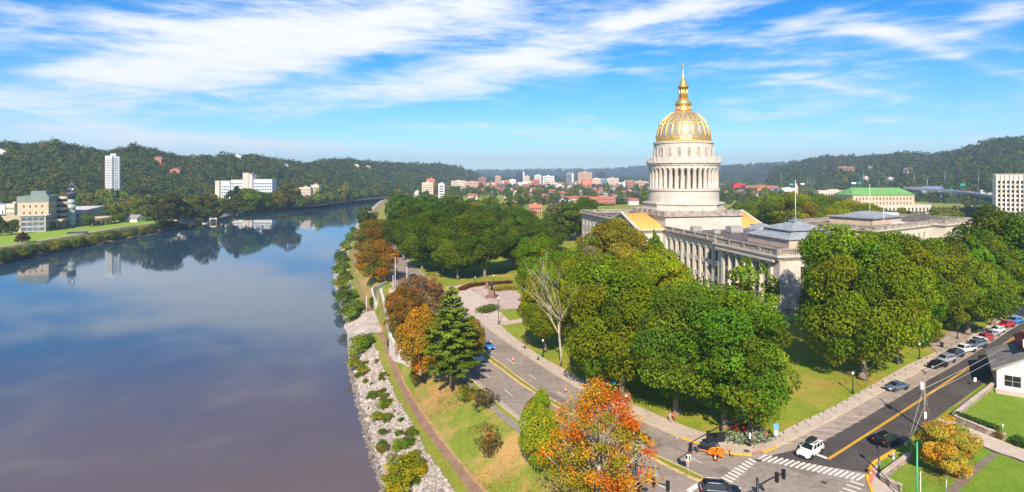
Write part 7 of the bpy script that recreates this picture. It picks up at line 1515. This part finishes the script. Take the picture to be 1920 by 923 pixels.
# ================================================================ freeway on the right
def freeway():
    T = thing('highway_overpass', 'grey elevated freeway bridge on concrete piers at the right', 'overpass', (0, 0, 0)); pts = [P(1700, 350, 860), P(1740, 353.5, 830), P(1790, 357, 790), P(1830, 361, 755), P(1870, 366.5, 720), P(1940, 376, 660)]
    d = MB(); b = MB()
    for a, c in zip(pts, pts[1:]): wallseg(d, a, c, 14, a.z-3.2, a.z-1.2, c.z-3.2, c.z-1.2)
    for a, c in zip(pts, pts[1:]):
        for s in (-1, 1): n = Vector((-(c-a).y, (c-a).x, 0)).normalized()*7*s; wallseg(b, a+n, c+n, .4, a.z-1.3, a.z, c.z-1.3, c.z)
    FW = mat('freeway_concrete', (.34, .34, .34), .85, .1, .1); d.build('deck', FW, T); b.build('barrier', mat('freeway_barrier', (.36, .38, .40), .85, .1, .1), T)
    for px, Y in ((1765, 805), (1797, 783), (1818, 765), (1844, 742), (1856, 730)):
        q = P(px, 360, Y); m = MB(); m.lathe([(1.3, 0), (1.3, 15.5)], 10, (q.x, q.y, 0)); m.box(q.x-4.5, q.x+4.5, q.y-1, q.y+1, 13.2, 14.6); m.build('pier', FW, T)
    o = P(1729, 356, 900); B = thing('barrel_roofed_hall', 'long hall with curved blue grey metal roof behind the freeway bridge', 'hall', (o.x, o.y, 0), 0); w = 62*900/F; m = MB(); m.box(0, w, 0, 26, 0, 12); m.build('wall', GREYB, B); m = MB(); n = 12
    vs = [(x, 13*(1-math.cos(PI*i/n)), 12+8.5*math.sin(PI*i/n)*f) for i in range(n+1) for x, f in ((0, .15), (w*.25, .9), (w*.75, .9), (w, .25))]; m.add(vs, [(i*4+j, i*4+j+1, i*4+j+5, i*4+j+4) for i in range(n) for j in range(3)], 0, True); m.build('roof', mat('blue_grey_metal_roof', (.24, .31, .40), .4, .1, .1, metal=.3), B)
    quad('freeway_bank', [(1740, 372), (1790, 376), (1870, 379), (1960, 384), (1960, 398), (1870, 388), (1760, 383)], .2, GR_FAR, kind='structure'); quad('freeway_road', [(1758, 379.5), (1870, 386), (1960, 391), (1960, 394), (1870, 388), (1758, 381.5)], .3, ASPH, kind='structure'); quad('freeway_road', [(1765, 370), (1870, 376), (1960, 382), (1960, 376), (1870, 370), (1790, 367)], .3, ASPHD, kind='structure')
    # a long guard wall with signs and light masts
    for px, t, b_, Y, l in ((1465, 322, 358, 1150, 'far left freeway light mast right of the dome'), (1619, 321, 352, 1000, 'freeway light mast behind the left end of the green roof'), (1648, 336, 353, 980, 'short freeway light mast above the green roof, left one'), (1674, 333, 353, 960, 'freeway light mast above the green roof, right one'), (1714, 325, 354, 900, 'freeway light mast at the right end of the green roof ridge'), (1739, 332, 364, 780, 'tall freeway light mast just right of the green roofed office'), (1772, 321, 356, 830, 'tall freeway light mast over the curved metal roof'), (1835, 325, 362, 760, 'tall freeway light mast beside the white truck'), (1514, 334, 358, 1000, 'left slim white mast of the four near the white shed'), (1518, 334, 358, 1000, 'second slim white mast of the four near the white shed'), (1521, 335, 358, 1000, 'third slim white mast of the four near the white shed'), (1525, 336, 358, 1000, 'right slim white mast of the four near the white shed'), (1140, 300+62, 386, 640, 'pale pole rising from the town left of the dome'), (1430, 360, 392, 520, 'pale pole among the trees right of the dome')):
        q = P(px, t, Y); z0 = max(0, CH-(b_-HY)*Y/F-2) if Y > 700 else 0; T = thing('light_mast', l, 'light mast', (q.x, q.y, z0)); h = q.z-z0; m = MB(); m.tube([(0, 0, 0), (0, 0, h)], [.28, .2], 6); m.build('pole', STEEL, T); m = MB(); m.box(-1.1, 1.1, -.3, .3, h, h+.35); m.build('lamp_head', STEEL, T)
    for px, py, w, hh, Y, c, l in ((1601, 343.5, 9, 3.2, 1000, WHITE, 'white roadside panel left of the green freeway sign'), (1612, 343, 7.5, 3, 1000, GREENS, 'green freeway sign behind the left end of the green roof'), (1805, 346.5, 9, 4.4, 850, GREENS, 'large green freeway sign above the curved metal roof'), (1784, 355, 4, 3, 780, GREENS, 'small green sign on the freeway bridge'), (1484, 346, 7, 2.6, 1100, MATS['sign_blue'], 'blue roadside panel among the sheds right of the dome'), (1505, 345, 8, 3, 1120, WHITE, 'white roadside panel among the sheds right of the dome')):
        q = P(px, py, Y); T = thing('freeway_sign', l, 'sign', (q.x, q.y, 0)); w = w*Y/F; hh = hh*Y/F; m = MB(); m.box(-w/2, w/2, -.1, .1, q.z-hh/2, q.z+hh/2); m.build('sign_board', c, T)
        for s in (-1, 1): m = MB(); m.tube([(s*w*.3, .2, 0), (s*w*.3, .2, q.z)], .15, 5); m.build('post', STEEL, T)
    q = P(1840, 361, 745); T = thing('box_truck', 'white box truck crossing the freeway bridge', 'truck', (q.x, q.y, q.z-1.2+.05), heading((1840, 361), (1870, 366))); m = MB(); m.box(-4, 3, -1.25, 1.25, .9, 4.2); m.build('cargo_box', WHITE, T); m = MB(); m.box(3.1, 5.1, -1.2, 1.2, .7, 3.0); m.box(4.2, 5.13, -1.0, 1.0, 1.9, 2.7, 1); m.build('cab', [WHITE, CGLASS], T)
    for x in (-2.5, 3.9):
        for s in (-1, 1): w_ = MB(); w_.lathe([(.3, -.15), (.5, -.15), (.5, .15), (.3, .15)], 12); o = w_.build('wheel', TYRE, T, (x, s*1.1, .5)); o.rotation_euler = (PI/2, 0, 0)
freeway()
# ================================================================ boathouse and posts at the far bank
def boathouse():
    p = G(400, 417, WZ); T = thing('boathouse', 'white roofed open boathouse standing at the waterline of the left bank', 'boathouse', p, R(20)); m = MB(); m.add([(-3.6, -3, 3.2), (3.6, -3, 3.2), (3.6, 3, 3.2), (-3.6, 3, 3.2), (-2, 0, 4.8), (2, 0, 4.8)], [(0, 1, 5, 4), (1, 2, 5), (2, 3, 4, 5), (3, 0, 4), (3, 2, 1, 0)]); m.build('roof', WHITE, T)
    for x in (-3, 3):
        for y in (-2.5, 2.5): m = MB(); m.tube([(x, y, -3), (x, y, 3.3)], .12, 6); m.build('post', WHITE, T)
    m = MB(); m.box(-3.5, 3.5, -3, 3, .5, .7); m.build('deck', WOOD, T)
    p = G(385, 419.5, WZ); B = thing('motorboat', 'small white motorboat moored left of the boathouse', 'boat', p, R(75)); m = hull([(-2.6, -.25, .75, .85), (-1, -.35, .7, 1), (1, -.35, .75, .95), (2.2, -.15, .9, .6), (3.0, .3, 1.0, .12)], 2.2); m.build('hull', WHITE, B); m = MB(); m.box(-1.0, .6, -.7, .7, .7, 1.3); m.build('cabin', CGLASS, B)
    for i, (x, y) in enumerate(((333, 429), (346, 426), (359, 424), (379, 420))):
        p = G(x, y, WZ); m = MB(); m.tube([(0, 0, -3), (0, 0, 4.2)], .22, 6); m.build('mooring_post', WOOD, loc=p, label=['mooring post standing in the water, leftmost of the four', 'second mooring post from the left at the far bank', 'third mooring post from the left at the far bank', 'mooring post next to the small motorboat'][i], cat='mooring post', group='mooring posts')
    m = MB(); m.add([G(410, 409, -2.2), G(427, 394.5, -2.2), G(441, 402, -8.2), G(425, 409.5, -8.2)], [(0, 1, 2, 3)]); m.build('bank_slope', CONC2, label='bare concrete slope dropping into the river beside the boathouse', cat='ramp')
    q = quad('sports_field', [(405, 392), (428, 388), (432, 393), (408, 397)], -1.9, GR_FAR, kind='structure')
    p = G(145, 438, -2); T = thing('stage_canopy', 'low dark stage box at the edge of the campus lawn', 'stage', p, R(22)); m = MB(); m.box(-5.5, 5.5, -1.5, 1.5, 0, 1.5); m.build('wall', mat('dark_stage', (.06, .065, .08), .7), T); m = MB(); m.box(-5.8, 5.8, -1.8, 1.8, 1.503, 1.7); m.build('roof', GREYB, T)
boathouse()
strip('campus_path', (LB2[0], LB2[1]-2.6), -1.93, (LB2[0], LB2[1]-.4), -1.93, CONC, rows=rows2[rows2 < 480])
